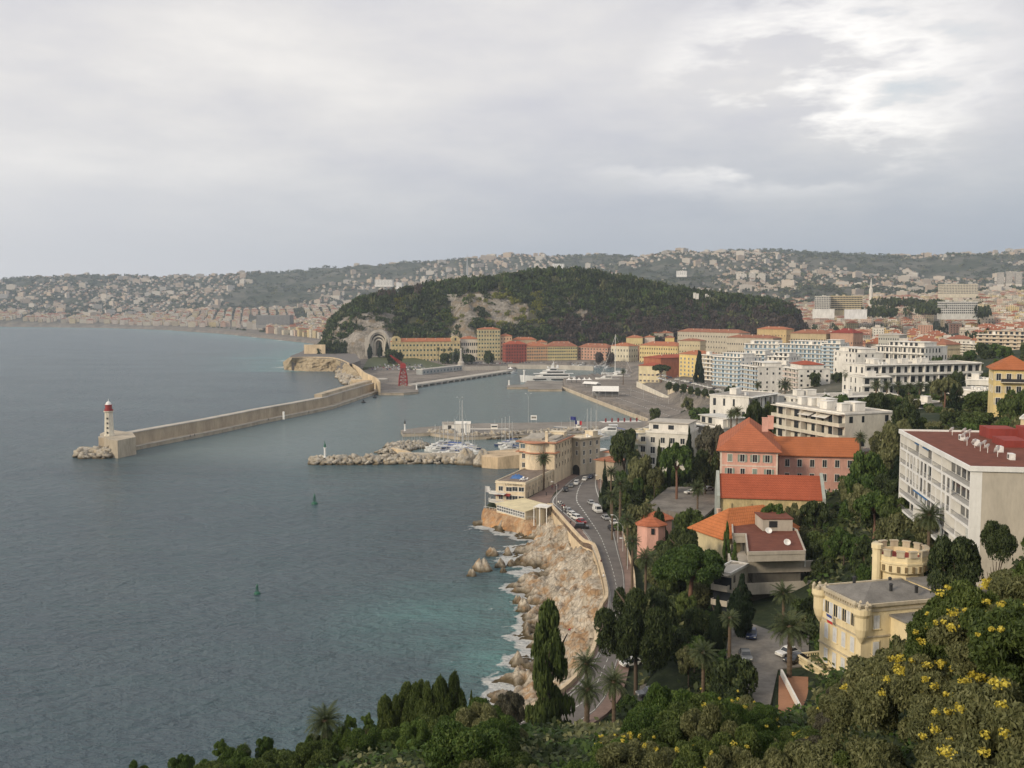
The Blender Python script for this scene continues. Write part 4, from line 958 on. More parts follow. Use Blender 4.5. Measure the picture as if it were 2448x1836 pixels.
rubble('boulders', [at(1095,1049,0), at(1200,1048,0), at(1260,1043,0), at(1440,1034,0)], 3.4, 420, 1.3, 2.7, boul, 'second row of pale boulders between the inner pier and the yachts', 9)
b = MB(); L_ = [at(952,1088,3.2), at(1030,1089,3.2), at(1130,1089,3.2)]; wallstrip('marina_wall', L_, 1.3, [0.]*3, .8, paleconc, 'low pale wall along the top of the boulder breakwater')
L_ = [at(930,1072,2.), at(965,1080,2.), at(995,1091,2.)]; wallstrip('walkway', L_, .4, [0.]*3, 2.2, tanstone, 'sandy walkway leading onto the short boulder arm', 'walkway')
for (x0, x1, y0, zt, lb, sd_) in ((1092, 1134, 1112, 7.2, 'big rounded tan rock at the root of the breakwater', 1), (1134, 1172, 1116, 7.6, 'pointed pale rock beside the gap at the breakwater root', 2)):
    c0 = at((x0+x1)/2, y0, 0); n_ = 26; b = MB(); V = []; R = (x1-x0)/2/F*c0.y*1.12
    for j in range(10):
        for i in range(n_):
            a = 2*PI*i/n_; t = j/9; r = R*math.cos(t*1.5)**.6*(1+.25*(ridge(np.array([a*1.3+sd_*9]), np.array([t*3+sd_]), 3)[0]-.5)*2)
            V.append((r*math.cos(a), r*.8*math.sin(a), -1+t**.8*(zt+1)*(1+.12*math.sin(3*a+sd_))))
    b.add(V, [(j*n_+i, j*n_+(i+1) % n_, (j+1)*n_+(i+1) % n_, (j+1)*n_+i) for j in range(9) for i in range(n_)]+[tuple(9*n_+i for i in range(n_))])
    tag(b.build('rock', boul, None, (c0.x, c0.y+R*.6, 0), smooth=False), lb, 'rock')
b = MB(); b.prism(pz(4.5, (1150,1088),(1240,1082),(1242,1097),(1190,1099),(1152,1096)), -1, [6.2, 6.6, 6.6, 5.6, 5.2]); tag(b.build('rampart', plaster((.50, .39, .26), .4, .9, .2, 'ochre_masonry')), 'ochre masonry rampart between the breakwater and the big corner house', 'wall')
rubble('boulders', [at(1150,1106,0), at(1195,1112,0), at(1236,1112,0)], 5.5, 190, 1.6, 3.6, boul, 'broken rocks below the ochre rampart', 11)
# quays and piers
def pier(name, q, z, label, mat=quaym, edge=paleconc, base=True, cat_='pier', bot=-3):
    pl = pz(z, *q); t = thing(name, label, cat_, (0, 0, 0)); b = MB(); b.prism(pl, bot, z-.35); b.build('wall', stone, t)
    cx = sum(p[0] for p in pl)/len(pl); cy = sum(p[1] for p in pl)/len(pl)
    b = MB(); b.prism([(p[0]+(p[0]-cx)*.004, p[1]+(p[1]-cy)*.004) for p in pl], z-.348, z); b.build('deck', mat, t); return t
pier('pier', ((958,1028),(964,1036),(1030,1034),(1100,1044),(1440,1032),(1560,1022),(1600,1008),(1530,1006),(1140,1012),(1010,1021)), 2.1, 'long grey inner pier separating the harbour basin from the marina')
pier('pier', ((1212,920),(1212,925),(1262,925),(1262,930),(1344,930),(1346,912),(1260,910),(1252,919)), 2.2, 'low pier in the middle of the harbour beside the big white motor yacht')
pier('crane_quay', ((900,932),(905,939),(965,939),(1000,936),(1000,929),(960,925),(930,924)), 2.2, 'short stepped quay with a white post below the red crane')
qL = [at(x, y, 2.6) for x, y in ((1346,924),(1395,943),(1445,962),(1500,983),(1552,1001))]
wallstrip('quay_wall', qL, 0, [-2.]*5, -1.2, plaster((.50, .43, .33), .3, .9, .2, 'quay_masonry'), 'pale quay wall hung with tyres on the right of the harbour')
tyre = None
for i in range(23):
    t = i/22; p = qL[0].lerp(qL[-1], t*.96+.02); 
    if tyre is None:
        b = MB(); pts = [(.55*math.cos(a*PI/6), 0, .55*math.sin(a*PI/6)) for a in range(13)]; b.tube(pts, .24, 6, cap=False); tyre = b.mesh('tyre_fender', black)
    o = inst('tyre_fender', tyre, None, (p.x-.75, p.y-.6, 1.3), -.95, (1.5, 1.5, 1.5)); tag(o, 'black tyre hanging on the pale quay wall right of the harbour', 'tyre', 'tyres along the quay wall')
bp = at(962, 930, 2.3)
def post(px, py, z, h, r, label, m_=whitep, cap=None, name='navigation_post'):
    p = at(px, py, z); b = MB(); b.lathe([(r*1.4, 0), (r*1.4, h*.08), (r, h*.1), (r*.8, h*.9), (r*1.3, h*.92), (r*1.3, h)], n=8); t = thing(name, label, 'post', tuple(p)); b.build('pole', m_, t)
    if cap: b = MB(); b.lathe([(r*.9, h), (r*.9, h+1.4), (.2, h+1.9), (.12, h+3)], n=8); b.build('lantern', cap, t)
greenp = plain('green_paint', (.02, .12, .075), .5); redp = plain('red_paint', (.30, .035, .035), .5)
post(777, 1094, 4.2, 5., .55, 'white post with a green light at the tip of the boulder breakwater', whitep, greenp)
post(968, 1030, 2.1, 4.2, .5, 'white post with a dark light at the tip of the inner pier', whitep, darkm)
post(1112, 1040, 2.4, 7, .7, 'stout white post among the yachts behind the breakwater', whitep)
post(1217, 921, 2.2, 4.8, .8, 'white post on the end of the low middle pier')
post(1253, 913, 2.2, 12, .9, 'tall white post at the bow of the big motor yacht')
post(996, 931, 2.2, 4.8, .7, 'white post on the corner of the quay below the red crane')
# ramp street, retaining walls on the right of the harbour
wA = [at(1524,925,2.6), at(1600,956,2.6), at(1690,985,2.6)]
wallstrip('retaining_wall', wA, [7.6, 5.2, 3.2], [0.]*3, -1, plaster((.66, .62, .53), .2, .9, .2, 'pale_render'), 'long pale wedge shaped wall below the ramp right of the harbour')
wB = [at(1600,922,13), at(1636,931,13), at(1684,946,13), at(1731,961,13), at(1765,972,13)]
arc = wallstrip('arcade_wall', wB, .9, [5.]*5, -1.2, plaster((.58, .50, .37), .2, .9, .2, 'cream_render'), 'cream wall pierced by a row of dark arches under the harbour street')
b = MB()
for i in range(26):
    p = wB[0].lerp(wB[-1], (i+4)/31); b.box(p.x-1.3, p.x+.9, p.y-1.6, p.y-1.25, 8.6, 11.4)
o = b.build('arch_openings', darkm); o.parent = arc
# harbour crane in red lattice
def crane():
    c = at(964, 922, 2.4); t = thing('harbour_crane', 'old red lattice harbour crane standing on the far quay', 'crane', (c.x, c.y, 2.4)); t.scale = (.78, .78, .70)
    b = MB()
    for s in ((-1,-1),(1,-1),(1,1),(-1,1)):
        b.tube([(s[0]*5, s[1]*5, 0), (s[0]*4.4, s[1]*4.4, 12), (s[0]*2.2, s[1]*2.2, 24)], [.55, .5, .45], 5)
    for k in range(5):
        z0, z1 = k*5, k*5+5; w0, w1 = 5-k*.55, 4.5-k*.5
        for s in range(4):
            q = [(-1,-1),(1,-1),(1,1),(-1,1)]; a_, b_ = q[s], q[(s+1) % 4]
            b.tube([(a_[0]*w0, a_[1]*w0, z0), (b_[0]*w1, b_[1]*w1, z1)], .28, 4); b.tube([(b_[0]*w0, b_[1]*w0, z0), (a_[0]*w1, a_[1]*w1, z1)], .28, 4); b.tube([(a_[0]*w1, a_[1]*w1, z1), (b_[0]*w1, b_[1]*w1, z1)], .3, 4)
    b.build('tower', redp, t); b = MB(); b.box(-3.4, 3.4, -3, 3, 24, 29); b.box(-2.4, 2.4, -2, 2, 29, 30.5); b.build('cab', redp, t)
    b = MB()
    for s in (-1, 1): b.tube([(s*1.5, 0, 26), (-16+s*.4, 4, 41)], [.4, .3], 4); b.tube([(s*1.5, 0, 30), (-16+s*.4, 4, 41.5)], [.35, .25], 4)
    for k in range(7): q = k/7; b.tube([(1.5-17.5*q, 4*q, 26+15*q), (1.5-17.5*(q+.07), 4*q, 30+11.5*q)], .22, 4)
    b.build('jib', redp, t)
crane()
# lighthouse
c = at(261, 1084, 0); lh = thing('lighthouse', 'slender white lighthouse with red lantern room at the end of the mole', 'lighthouse', (c.x, c.y+1, 9.2))
b = MB(); b.lathe([(2.75, 0), (2.75, .8), (2.45, .9), (1.95, 12.4), (2.5, 12.8), (2.5, 13.3)], n=8, a0=PI/8); b.build('tower', plaster((.66, .62, .52), .3), lh)
b = MB(); b.lathe([(1.75, 13.31), (1.7, 16.2), (2.0, 16.3), (2.0, 16.6)], n=12); b.lathe([(2.3, 13.35), (2.3, 14.2), (2.2, 14.2), (2.2, 13.35)], n=12); b.build('lantern_room', redp, lh)
b = MB(); b.lathe([(1.6, 16.61), (1.2, 17.6), (.4, 18.3), (.12, 18.4), (.1, 19.6)], n=12); b.build('cap', whitep, lh)
b = MB(); [b.box(-.35, .35, -2.62+z*.04, -2.2+z*.04, z, z+.9) for z in (1.5, 4, 6.5, 9)]; b.build('window', darkm, lh)
# buoys
for px, py, lb in ((752, 1205, 'green buoy floating alone, nearer the mole'), (615, 1420, 'green buoy floating alone, nearest the viewer in open water')):
    p = at(px, py, 0); t = thing('buoy', lb, 'buoy', tuple(p)); s_ = p.y/300
    b = MB(); b.lathe([(.9, -.5), (1.0, .1), (.9, .5), (.5, .7)], n=12); b.build('float', greenp, t)
    b = MB(); [b.tube([(.5*math.cos(a), .5*math.sin(a), .6), (.12*math.cos(a), .12*math.sin(a), 2.7)], .09, 4) for a in (0, 1.57, 3.14, 4.71)]; b.lathe([(.35, 2.5), (.02, 3.3)], n=8); b.build('cage', greenp, t); t.scale = (s_,)*3
for px, py, lb in ((869, 963, 'dark mooring buoy nearest the mole, farther out of two'), (896, 951, 'dark mooring buoy between the mole and the crane quay'), (929, 942, 'small dark mooring buoy closest to the crane quay')):
    p = at(px, py, 0); b = MB(); b.lathe([(1.0, -.6), (1.7, 0), (1.8, .7), (1.3, 1.1), (.6, 1.3), (.7, 2.0), (.3, 2.4)], n=12); tag(b.build('mooring_buoy', darkm, None, tuple(p)), lb, 'buoy')
# free standing sea rocks near the shore
def searock(px, py, w_, h_, d_, seed, label):
    c = at(px, py, 0); W_ = w_/2/F*c.y; n_ = 22; b = MB(); V = []
    for j in range(9):
        for i in range(n_):
            a = 2*PI*i/n_; t = j/8; r = math.cos(t*1.45)**.7*(1+(ridge(np.array([2*math.cos(a)+seed*7]), np.array([2*math.sin(a)+t*2]), 3)[0]-.5)*.9)
            V.append((r*W_*math.cos(a), r*W_*d_*math.sin(a), -1.5+t**.8*(h_+1.5)*(1+.2*math.sin(2*a+seed))))
    b.add(V, [(j*n_+i, j*n_+(i+1) % n_, (j+1)*n_+(i+1) % n_, (j+1)*n_+i) for j in range(8) for i in range(n_)]+[tuple(8*n_+i for i in range(n_))])
    tag(b.build('sea_rock', shorem, None, (c.x, c.y, 0), smooth=True), label, 'rock')
for i, a in enumerate([(1152,1364,44,3.0,.8,'large dome shaped brown rock in the sea, farthest from the shore'),(1127,1377,22,1.6,.8,'small rock touching the seaward side of the large dome shaped rock'),(1176,1328,34,2.0,.7,'brown rock in the sea nearest the restaurant cliff'),(1214,1327,24,2.0,.8,'small rock between the brown rock and the shore below the sea wall'),
   (1196,1355,32,2.0,.7,'dark rock just landward of the large dome shaped rock'),(1222,1352,24,1.4,.7,'low dark rock close beside the shore, left of the long reef'),(1203,1368,20,1.0,.7,'small flat rock behind the large dome shaped rock'),(1260,1397,46,2.4,.7,'dark brown reef wrapped in white surf'),
   (1238,1442,26,1.6,.7,'low rock in the surf left of the tall conifer top'),(1252,1460,38,2.6,.8,'pyramid shaped brown rock in the surf above the tall conifer'),(1238,1590,44,2.4,.7,'striped brown rock washed by surf, left of the tall conifer'),(1240,1620,52,2.0,.6,'yellow stained rock nearest the bottom of the shore')]):
    searock(*a[:5], i+1, a[5])
# ================================================================ buildings modelled one by one
WP = {}
def win_proto(w_, h_, kind, fm, gm, sm=None):
    k = (w_, h_, kind, fm.name, gm.name, sm.name if sm else '')
    if k in WP: return WP[k]
    b = MB(); a = w_/2
    b.box(-a-.14, a+.14, -.09, .02, h_, h_+.16); b.box(-a-.2, a+.2, -.2, .02, -.16, 0); b.box(-a-.14, -a, -.09, .02, 0, h_); b.box(a, a+.14, -.09, .02, 0, h_)
    b.box(-.035, .035, -.06, .01, 0, h_); p = MB(); p.box(-a, a, -.03, .02, 0, h_)
    f = b.mesh('window', fm); g_ = p.mesh('pane', gm); s_ = None
    if kind == 'sh': q = MB(); q.box(-a*1.0-.14-a*.9, -a-.15, -.13, -.02, 0, h_); s_ = q.mesh('shutter', sm)
    if kind == 'closed': q = MB(); q.box(-a, -.02, -.14, -.04, 0, h_); s_ = q.mesh('shutter', sm)
    WP[k] = (f, g_, s_, a, kind); return WP[k]
def place_win(root, pr, x, y, z, rz):
    f, g_, s_, a, kind = pr
    o = inst('window', f, root, (x, y, z), rz); inst('pane', g_, o)
    if s_:
        inst('shutter', s_, o)
        c = inst('shutter', s_, o); c.scale = (-1, 1, 1)
    return o
FACE = {'f': lambda u, w_, d: (u, 0, 0), 'l': lambda u, w_, d: (0, u, -PI/2), 'r': lambda u, w_, d: (w_, u, PI/2), 'b': lambda u, w_, d: (u, d, PI)}
BL = []
class B:
    """a building: front top edge from photo column xa (distance Da) to xb (distance Db), its top at photo row ytop above xa"""
    def __init__(s, name, label, cat_, xa, Da, xb, Db, ytop, d, zb=None, ztop=None, group=None):
        A = P(xa, ytop, Da); q = P(xb, ytop, Db); s.zt = ztop if ztop is not None else A.z
        BL.append(s); v = Vector((q.x-A.x, q.y-A.y)); s.w = v.length; s.d = d; s.rz = math.atan2(v.y, v.x)
        c = Vector((A.x+q.x, A.y+q.y))/2; g0 = gz(c.x, c.y) if zb is None else zb
        s.zb = min(g0, s.zt-4) if zb is None else zb; s.h = s.zt-s.zb
        s.t = thing(name, label, cat_, (A.x, A.y, s.zb), s.rz, group); s.fl = 0
    def walls(s, mat, b=None, z0=-8, merged=None, glassm=None):
        b = b or MB(); b.box(0, s.w, 0, s.d, z0, s.h); s.wall = b.build('wall', [mat, glassm or glass, shutter], s.t); return s
    def merged(s, mat, nf, cols, ww=1.0, wh=1.7, faces='flr', sill=1.0, gm=None, extra=None, fh=None, z1=.6, shut=None, trim=None):
        """walls with their recess-dark windows in the same mesh (too far to show more)"""
        b = MB(); b.box(0, s.w, 0, s.d, -8, s.h); fh = fh or (s.h-z1)/nf
        for fc in faces:
            L = s.w if fc == 'f' else s.d; n = cols if fc == 'f' else max(2, round(cols*s.d/s.w))
            for k in range(nf):
                z = sill+k*fh; hh = wh if z+wh < s.h-.4 else max(.6, s.h-.5-z)
                for i in range(n):
                    u = (i+.5)*L/n; x, y, r = FACE[fc](u, s.w, s.d); b.T = Matrix.Translation((x, y, 0)) @ Matrix.Rotation(r, 4, 'Z')
                    b.box(-ww/2, ww/2, -.07, .1, z, z+hh, 1)
                    if shut and rng.random() < .8: b.box(-ww/2-.55, -ww/2-.02, -.1, .1, z, z+hh, 2); b.box(ww/2+.02, ww/2+.55, -.1, .1, z, z+hh, 2)
                b.T = None
            if trim:
                pass
        b.T = None; s.wall = b.build('wall', [mat, gm or glass, shut or shutter], s.t); return s
    def windows(s, fc, n, zs, w_=1.1, h_=1.8, kind='', fm=white, gm=glass, sm=shutter, u0=0., u1=1.):
        L = s.w if fc in 'fb' else s.d; pr = win_proto(w_, h_, kind, fm, gm, sm if kind else None)
        for z in zs:
            for i in range(n):
                u = L*(u0+(u1-u0)*(i+.5)/n); x, y, r = FACE[fc](u, s.w, s.d); place_win(s.t, pr, x, y, z, r)
    def hip(s, mat, rise, ov=.7, gable=False, name='roof', x0=0, x1=None, y0=0, y1=None, z=None, ridge=None, under=None):
        x1 = s.w if x1 is None else x1; y1 = s.d if y1 is None else y1; z = s.h if z is None else z; b = MB()
        X0, X1, Y0, Y1 = x0-ov, x1+ov, y0-ov, y1+ov; W_, D_ = X1-X0, Y1-Y0; xm, ym = (X0+X1)/2, (Y0+Y1)/2
        if W_ >= D_:
            k = 0 if gable else D_/2; r0, r1 = (X0+k, ym), (X1-k, ym)
            V = [(X0, Y0, z), (X1, Y0, z), (X1, Y1, z), (X0, Y1, z), (*r0, z+rise), (*r1, z+rise)]; Fq = [(0,1,5,4),(2,3,4,5),(1,2,5),(3,0,4)]
        else:
            k = 0 if gable else W_/2; r0, r1 = (xm, Y0+k), (xm, Y1-k)
            V = [(X0, Y0, z), (X1, Y0, z), (X1, Y1, z), (X0, Y1, z), (*r0, z+rise), (*r1, z+rise)]; Fq = [(1,2,5,4),(3,0,4,5),(0,1,4),(2,3,5)]
        V2 = [(a, c_, q-.22) for a, c_, q in V[:4]]; b.add(V+V2, Fq+[(6,7,1,0)[::-1], (7,8,2,1)[::-1], (8,9,3,2)[::-1], (9,6,0,3)[::-1], (9,8,7,6)])
        s.roof = b.build(name, mat, s.t); return s
    def chimney(s, pts, mat=None, w_=.9, h_=1.8):
        b = MB(); b.box(-w_/2, w_/2, -.35, .35, -.6, h_); b.box(-w_/2-.1, w_/2+.1, -.45, .45, h_, h_+.2); me = b.mesh('chimney', mat or plaster((.55, .42, .34)))
        for x, y, z in pts: inst('chimney', me, s.roof, (x, y, z))
    def cornice(s, mat, t=.35, h_=.5, z=None, name='cornice'):
        z = s.h-h_ if z is None else z; b = MB()
        b.box(-t, s.w+t, -t, 0, z, z+h_); b.box(-t, 0, 0, s.d, z, z+h_); b.box(s.w, s.w+t, 0, s.d, z, z+h_); b.build(name, mat, s.t)
    def flat(s, mat, par=.7, clutter=4, name='roof', pm=None, ov=.25):
        b = MB(); b.box(-ov, s.w+ov, -ov, s.d+ov, s.h+.002, s.h+.18, 1, 0); e = .3
        for a in ((-ov, s.w+ov, -ov, -ov+e), (-ov, s.w+ov, s.d+ov-e, s.d+ov), (-ov, -ov+e, -ov+e, s.d+ov-e), (s.w+ov-e, s.w+ov, -ov+e, s.d+ov-e)): b.box(*a, s.h+.182, s.h+par, 1)
        s.roof = b.build(name, [mat, pm or white], s.t)
        for i in range(clutter):
            x, y = rng.uniform(.12, .8)*s.w, rng.uniform(.2, .8)*s.d; k = rng.random(); q = MB()
            if k < .35: ww = rng.uniform(2, 5); q.box(-ww/2, ww/2, -1.6, 1.6, 0, 2.4); q.box(-ww/2-.15, ww/2+.15, -1.75, 1.75, 2.4, 2.6); o = q.build('lift_housing', pm or white, s.roof, (x, y, s.h+.18))
            elif k < .8: q.lathe([(.5, 0), (.5, .8), (.62, .9), (.62, 1.2)], n=8); q.box(.9, 2.1, -.4, .4, 0, .9); o = q.build('vent', whitep, s.roof, (x, y, s.h+.18))
            else: q.tube([(0, 0, 0), (0, 0, 3)], .06, 4); q.box(-.7, .7, -.03, .03, 2.4, 2.5); q.box(-.5, .5, -.03, .03, 2.8, 2.9); o = q.build('aerial', steel, s.roof, (x, y, s.h+.18))
        return s
    def block(s, nf, wallm=white, bal='f', slabm=None, parm=None, depth=1.6, faces='flr', roofm=paleconc, clutter=5, fh=None, gw=2.4, bay=4.2, setback=True, par_h=.95, gm=glass, awn=None):
        """modern flats: slabs with parapets running along every floor, glass doors behind"""
        fh = fh or s.h/nf; slabm = slabm or wallm; parm = parm or wallm; me_b = {}
        b = MB(); b.box(0, s.w, 0, s.d, -8, s.h); 
        for fc in faces:
            L = s.w if fc == 'f' else s.d; n = max(2, int(L/bay)); isb = fc in bal
            for k in range(nf):
                z = s.h-(k+1)*fh+.15
                for i in range(n):
                    if not isb and rng.random() < .25: continue
                    u = (i+.5)*L/n; x, y, r = FACE[fc](u, s.w, s.d); b.T = Matrix.Translation((x, y, 0)) @ Matrix.Rotation(r, 4, 'Z')
                    g_ = (gw if isb else gw*.55)*rng.choice([1, 1, .7]); b.box(-g_/2, g_/2, -.05, .1, z+(0 if isb else .9), z+fh*.78, 1)
                b.T = None
        b.T = None; s.wall = b.build('wall', [wallm, gm], s.t)
        for fc in bal:
            L = s.w if fc == 'f' else s.d; q = MB(); q.box(-L/2, L/2, -depth, 0, -.2, 0); q.box(-L/2, L/2, -depth, -depth+.14, 0, par_h, 1); q.box(-L/2, -L/2+.14, -depth+.14, 0, 0, par_h, 1); q.box(L/2-.14, L/2, -depth+.14, 0, 0, par_h, 1)
            for i in range(1, int(L/(bay*2))+1): xx = -L/2+i*bay*2; q.box(xx-.1, xx+.1, -depth+.14, 0, 0, fh-.21) if xx < L/2-.5 else None
            me = q.mesh('balcony', [slabm, parm])
            for k in range(nf):
                z = s.h-(k+1)*fh+.1; x, y, r = FACE[fc](L/2, s.w, s.d); inst('balcony', me, s.t, (x, y, z), r)
            q = MB(); q.box(-L/2-.1, L/2+.1, -depth-.2, 0, -.02, .24); inst('canopy', q.mesh('canopy', slabm), s.t, (*FACE[fc](L/2, s.w, s.d)[:2], s.h-.05), FACE[fc](L/2, s.w, s.d)[2])
        s.flat(roofm, .55, clutter)
        if setback:
            q = MB(); q.box(s.w*.12, s.w*.85, s.d*.3, s.d*.85, 0, 2.7); q.box(s.w*.10, s.w*.87, s.d*.25, s.d*.88, 2.7, 2.95)
            for i in range(int(s.w*.7/4)): u = s.w*.12+2+i*4; q.box(u-1.1, u+1.1, s.d*.3-.05, s.d*.3+.1, .2, 2.3, 1)
            q.build('penthouse', [wallm, gm], s.t, (0, 0, s.h+.19))
        return s
T_or = tiles((.40, .155, .08)); T_red = tiles((.36, .09, .05)); T_old = tiles((.32, .14, .085), amt=.4); T_br = plaster((.17, .062, .042), .25, .9, .6, 'brown_roofing')
yel = plaster((.55, .45, .25), .35); yel2 = plaster((.50, .43, .26), .35); pinkw = plaster((.66, .38, .31)); redw = plaster((.29, .075, .055), .35); salm = plaster((.50, .30, .225), .35); org = plaster((.38, .14, .08), .3); greyw = plaster((.46, .42, .34)); gold = plaster((.66, .50, .20))
# ---------------------------------------------------------------- houses round the far side of the harbour
def med(label, xa, Da, xb, Db, ye, d, zb, mat, roof, rise, nf, cols, chim=3, name='harbour_house', **kw):
    s = B(name, label, 'house', xa, Da, xb, Db, ye, d, zb=zb); s.merged(mat, nf, cols, **kw); s.cornice(cream, .4, .4); s.hip(roof, rise)
    s.chimney([(s.w*(.15+.7*(i+.5)/chim), s.d*.3, s.h+rise*.55) for i in range(chim)]); return s
h1 = med('long yellow harbour building with domed end gables and green balconies', 936, 1352, 1100, 1372, 817, 16, 3, yel, T_or, 4.5, 4, 20, 5, ww=1.7, wh=2.5, shut=plain('pale_green_shutter', (.28, .36, .26)))
for u in (.07, .93):
    b = MB(); w_ = 6; pts = [(-w_, 0), (-w_, 5)]+[(-w_*math.cos(PI*i/10), 5+4.4*math.sin(PI*i/10)) for i in range(1, 10)]+[(w_, 5), (w_, 0)]
    b.add([(x, -.6, z) for x, z in pts]+[(x, 6, z) for x, z in pts], [tuple(range(len(pts)))]+[(i, len(pts)+i, len(pts)+(i+1) % len(pts), (i+1) % len(pts)) for i in range(len(pts))]); b.box(-1.2, 1.2, -.7, -.55, 3, 6.5, 1); b.build('gable', [yel, glass], h1.t, (h1.w*u, 0, h1.h-2))
med('narrow white harbour building with tall arched windows beside the yellow tower house', 1102, 1378, 1142, 1382, 810, 15, 3, plaster((.60, .55, .47)), T_or, 3.5, 3, 8, 2, ww=1.7, wh=4.2)
h3 = med('tall yellow tower house standing above all others on the far harbour front', 1143, 1372, 1196, 1376, 787, 18, 4, yel2, T_or, 2.4, 8, 8, 2, ww=1.5, wh=2.2, shut=plain('pale_green_shutter', (.28, .36, .26)))
med('narrow salmon house between the yellow tower house and the red house', 1196, 1380, 1224, 1382, 803, 14, 4, plaster((.58, .40, .26)), T_or, 3, 6, 4, 1, ww=1.3, wh=2)
med('dark red house with a red roof on the far harbour front', 1209, 1330, 1259, 1338, 823, 16, 3, redw, T_red, 4, 6, 8, 1, ww=1.3, wh=2)
med('orange pink house right beside the dark red house', 1259.5, 1338, 1309, 1346, 828, 20, 3, plaster((.58, .36, .21)), T_or, 6, 5, 9, 3, ww=1.2, wh=2, shut=shutter)
med('long pale yellow house with balconies, third from the dark red house', 1309.5, 1346, 1380, 1354, 828, 20, 3, plaster((.58, .49, .26)), T_old, 6.5, 5, 13, 4, ww=1.2, wh=2, shut=shutter)
med('wide salmon pink house alone between two gaps on the far harbour front', 1382, 1362, 1453, 1330, 829, 18, 3, salm, T_old, 5, 5, 10, 3, ww=1.2, wh=2, shut=shutter)
med('low house with a pale orange roof behind the red house', 1228, 1405, 1282, 1410, 812, 12, 4, plaster((.55, .42, .28)), T_or, 3.4, 2, 8, 2)
med('small house with an orange roof behind the long pale yellow house', 1284, 1410, 1308, 1412, 818, 12, 4, plaster((.5, .36, .25)), T_or, 3, 2, 4, 1)
med('white and cream house with an arched doorway at the head of the harbour', 1461, 1320, 1503, 1300, 826, 20, 3, plaster((.60, .55, .42)), T_or, 4, 3, 6, 1, ww=1.4, wh=2.8)
med('narrow salmon side of houses beyond the white and cream house', 1504, 1345, 1528, 1335, 832, 20, 3, salm, T_old, 4, 5, 4, 1)
h12 = med('long yellow hall with a low red roof behind the tall white mast', 1529, 1290, 1620, 1255, 825, 24, 5, plaster((.60, .48, .24)), T_or, 5, 4, 16, 2, ww=1.3, wh=2.2)
med('yellow upper house rising behind the long yellow hall, on its left', 1497, 1350, 1536, 1345, 807, 16, 5, plaster((.56, .47, .25)), T_or, 3, 3, 7, 1)
med('small pale house with a red roof rising behind the middle of the long yellow hall', 1541, 1352, 1565, 1350, 806, 14, 5, plaster((.6, .52, .44)), T_or, 2.6, 2, 4, 1)
med('house with a yellow gable rising behind the right of the long yellow hall', 1590, 1345, 1612, 1343, 807, 14, 5, gold, T_old, 3, 2, 4, 1)
med('short grey yellow house right of the long yellow hall', 1623, 1240, 1674, 1225, 814, 18, 6, plaster((.50, .43, .28)), T_old, 2.6, 4, 8, 1)
med('very long grey stone tenement with balconies at the foot of the wooded hill', 1620, 1395, 1768, 1300, 792, 20, 7, greyw, T_old, 4.2, 5, 24, 5, ww=1.3, wh=2.2)
med('pale grey house on the slope at the foot of the wooded hill', 1561, 1440, 1610, 1440, 796, 16, 8, greyw, T_old, 3, 4, 6, 2)
med('long greyish house row behind the white flats, below the end of the wooded hill', 1738, 1100, 1848, 1060, 806, 18, 10, greyw, T_old, 3, 4, 20, 3, ww=1.2)
med('ochre house with a hipped roof right below the end of the wooded hill', 1810, 1270, 1880, 1240, 786, 18, 12, plaster((.5, .38, .2)), T_or, 3, 4, 10, 2)
med('long brown yellow college building with a bright gable above the white flats', 1890, 1060, 1975, 1030, 796, 20, 14, plaster((.46, .38, .24)), T_old, 4, 4, 14, 2, ww=1.5, wh=2.4)
h = med('grey house with a dark red mansard roof above the white flats', 1985, 1030, 2040, 1010, 795, 18, 16, plaster((.45, .28, .2)), tiles((.26, .05, .04)), 4.5, 3, 8, 2)
med('ornate pale grey house with bay windows above the long white flats', 2100, 1000, 2150, 985, 800, 18, 22, plaster((.42, .42, .38)), paleconc, 2, 5, 9, 1)
med('cream factory gable with pink roofs beyond the long white flats', 2207, 900, 2262, 880, 822, 22, 32, plaster((.66, .54, .34)), T_old, 5, 2, 8, 1)
med('pale yellow gabled house left of the tall beige flats', 2313, 900, 2345, 890, 815, 16, 34, gold, T_old, 4, 2, 5, 1)
# red orange customs house, cream house and tall yellow house on the right of the harbour
s = B('harbour_house', 'big plain red orange hall with a flat hipped roof beside the harbour', 'house', 1580, 985, 1670, 1012, 856, 26, zb=4); s.walls(org); s.cornice(T_red, .6, .4); s.hip(T_red, 2.6, 1.0); s.chimney([(8, 8, s.h+1)])
s.windows('f', 3, [3.2], 1.6, 1.6, u0=.55, u1=1.); s.windows('l', 4, [8.5], 1.2, 1.6, u0=.5, u1=1)
s = B('harbour_house', 'small cream house of two storeys with a red roof beside the round pine', 'house', 1527, 955, 1576, 945, 873, 19, zb=5); s.walls(plaster((.66, .58, .38))); s.hip(T_red, 2.6, .9); s.cornice(white, .15, .3)
s.windows('f', 5, [1.4, 7.0], 1.2, 1.6, 'sh', sm=plain('brown_shutter', (.2, .12, .08))); s.windows('l', 4, [1.4, 7.0], 1.2, 1.6); s.windows('r', 3, [1.4, 7.], 1.2, 1.6)
s = B('harbour_house', 'tall bright yellow house with an orange roof at the left of the white flats', 'house', 1624, 935, 1680, 905, 845, 20, zb=9); s.walls(plaster((.72, .56, .24))); s.cornice(cream, .6, .6); s.hip(T_or, 3.4, .9); s.chimney([(5, 6, s.h+1.6), (14, 6, s.h+1.6)])
s.windows('f', 6, [1.5+i*3.6 for i in range(6)], 1.1, 1.9, 'sh', sm=plain('pale_shutter', (.4, .42, .36))); s.windows('l', 4, [1.5+i*3.6 for i in range(6)], 1.1, 1.9)
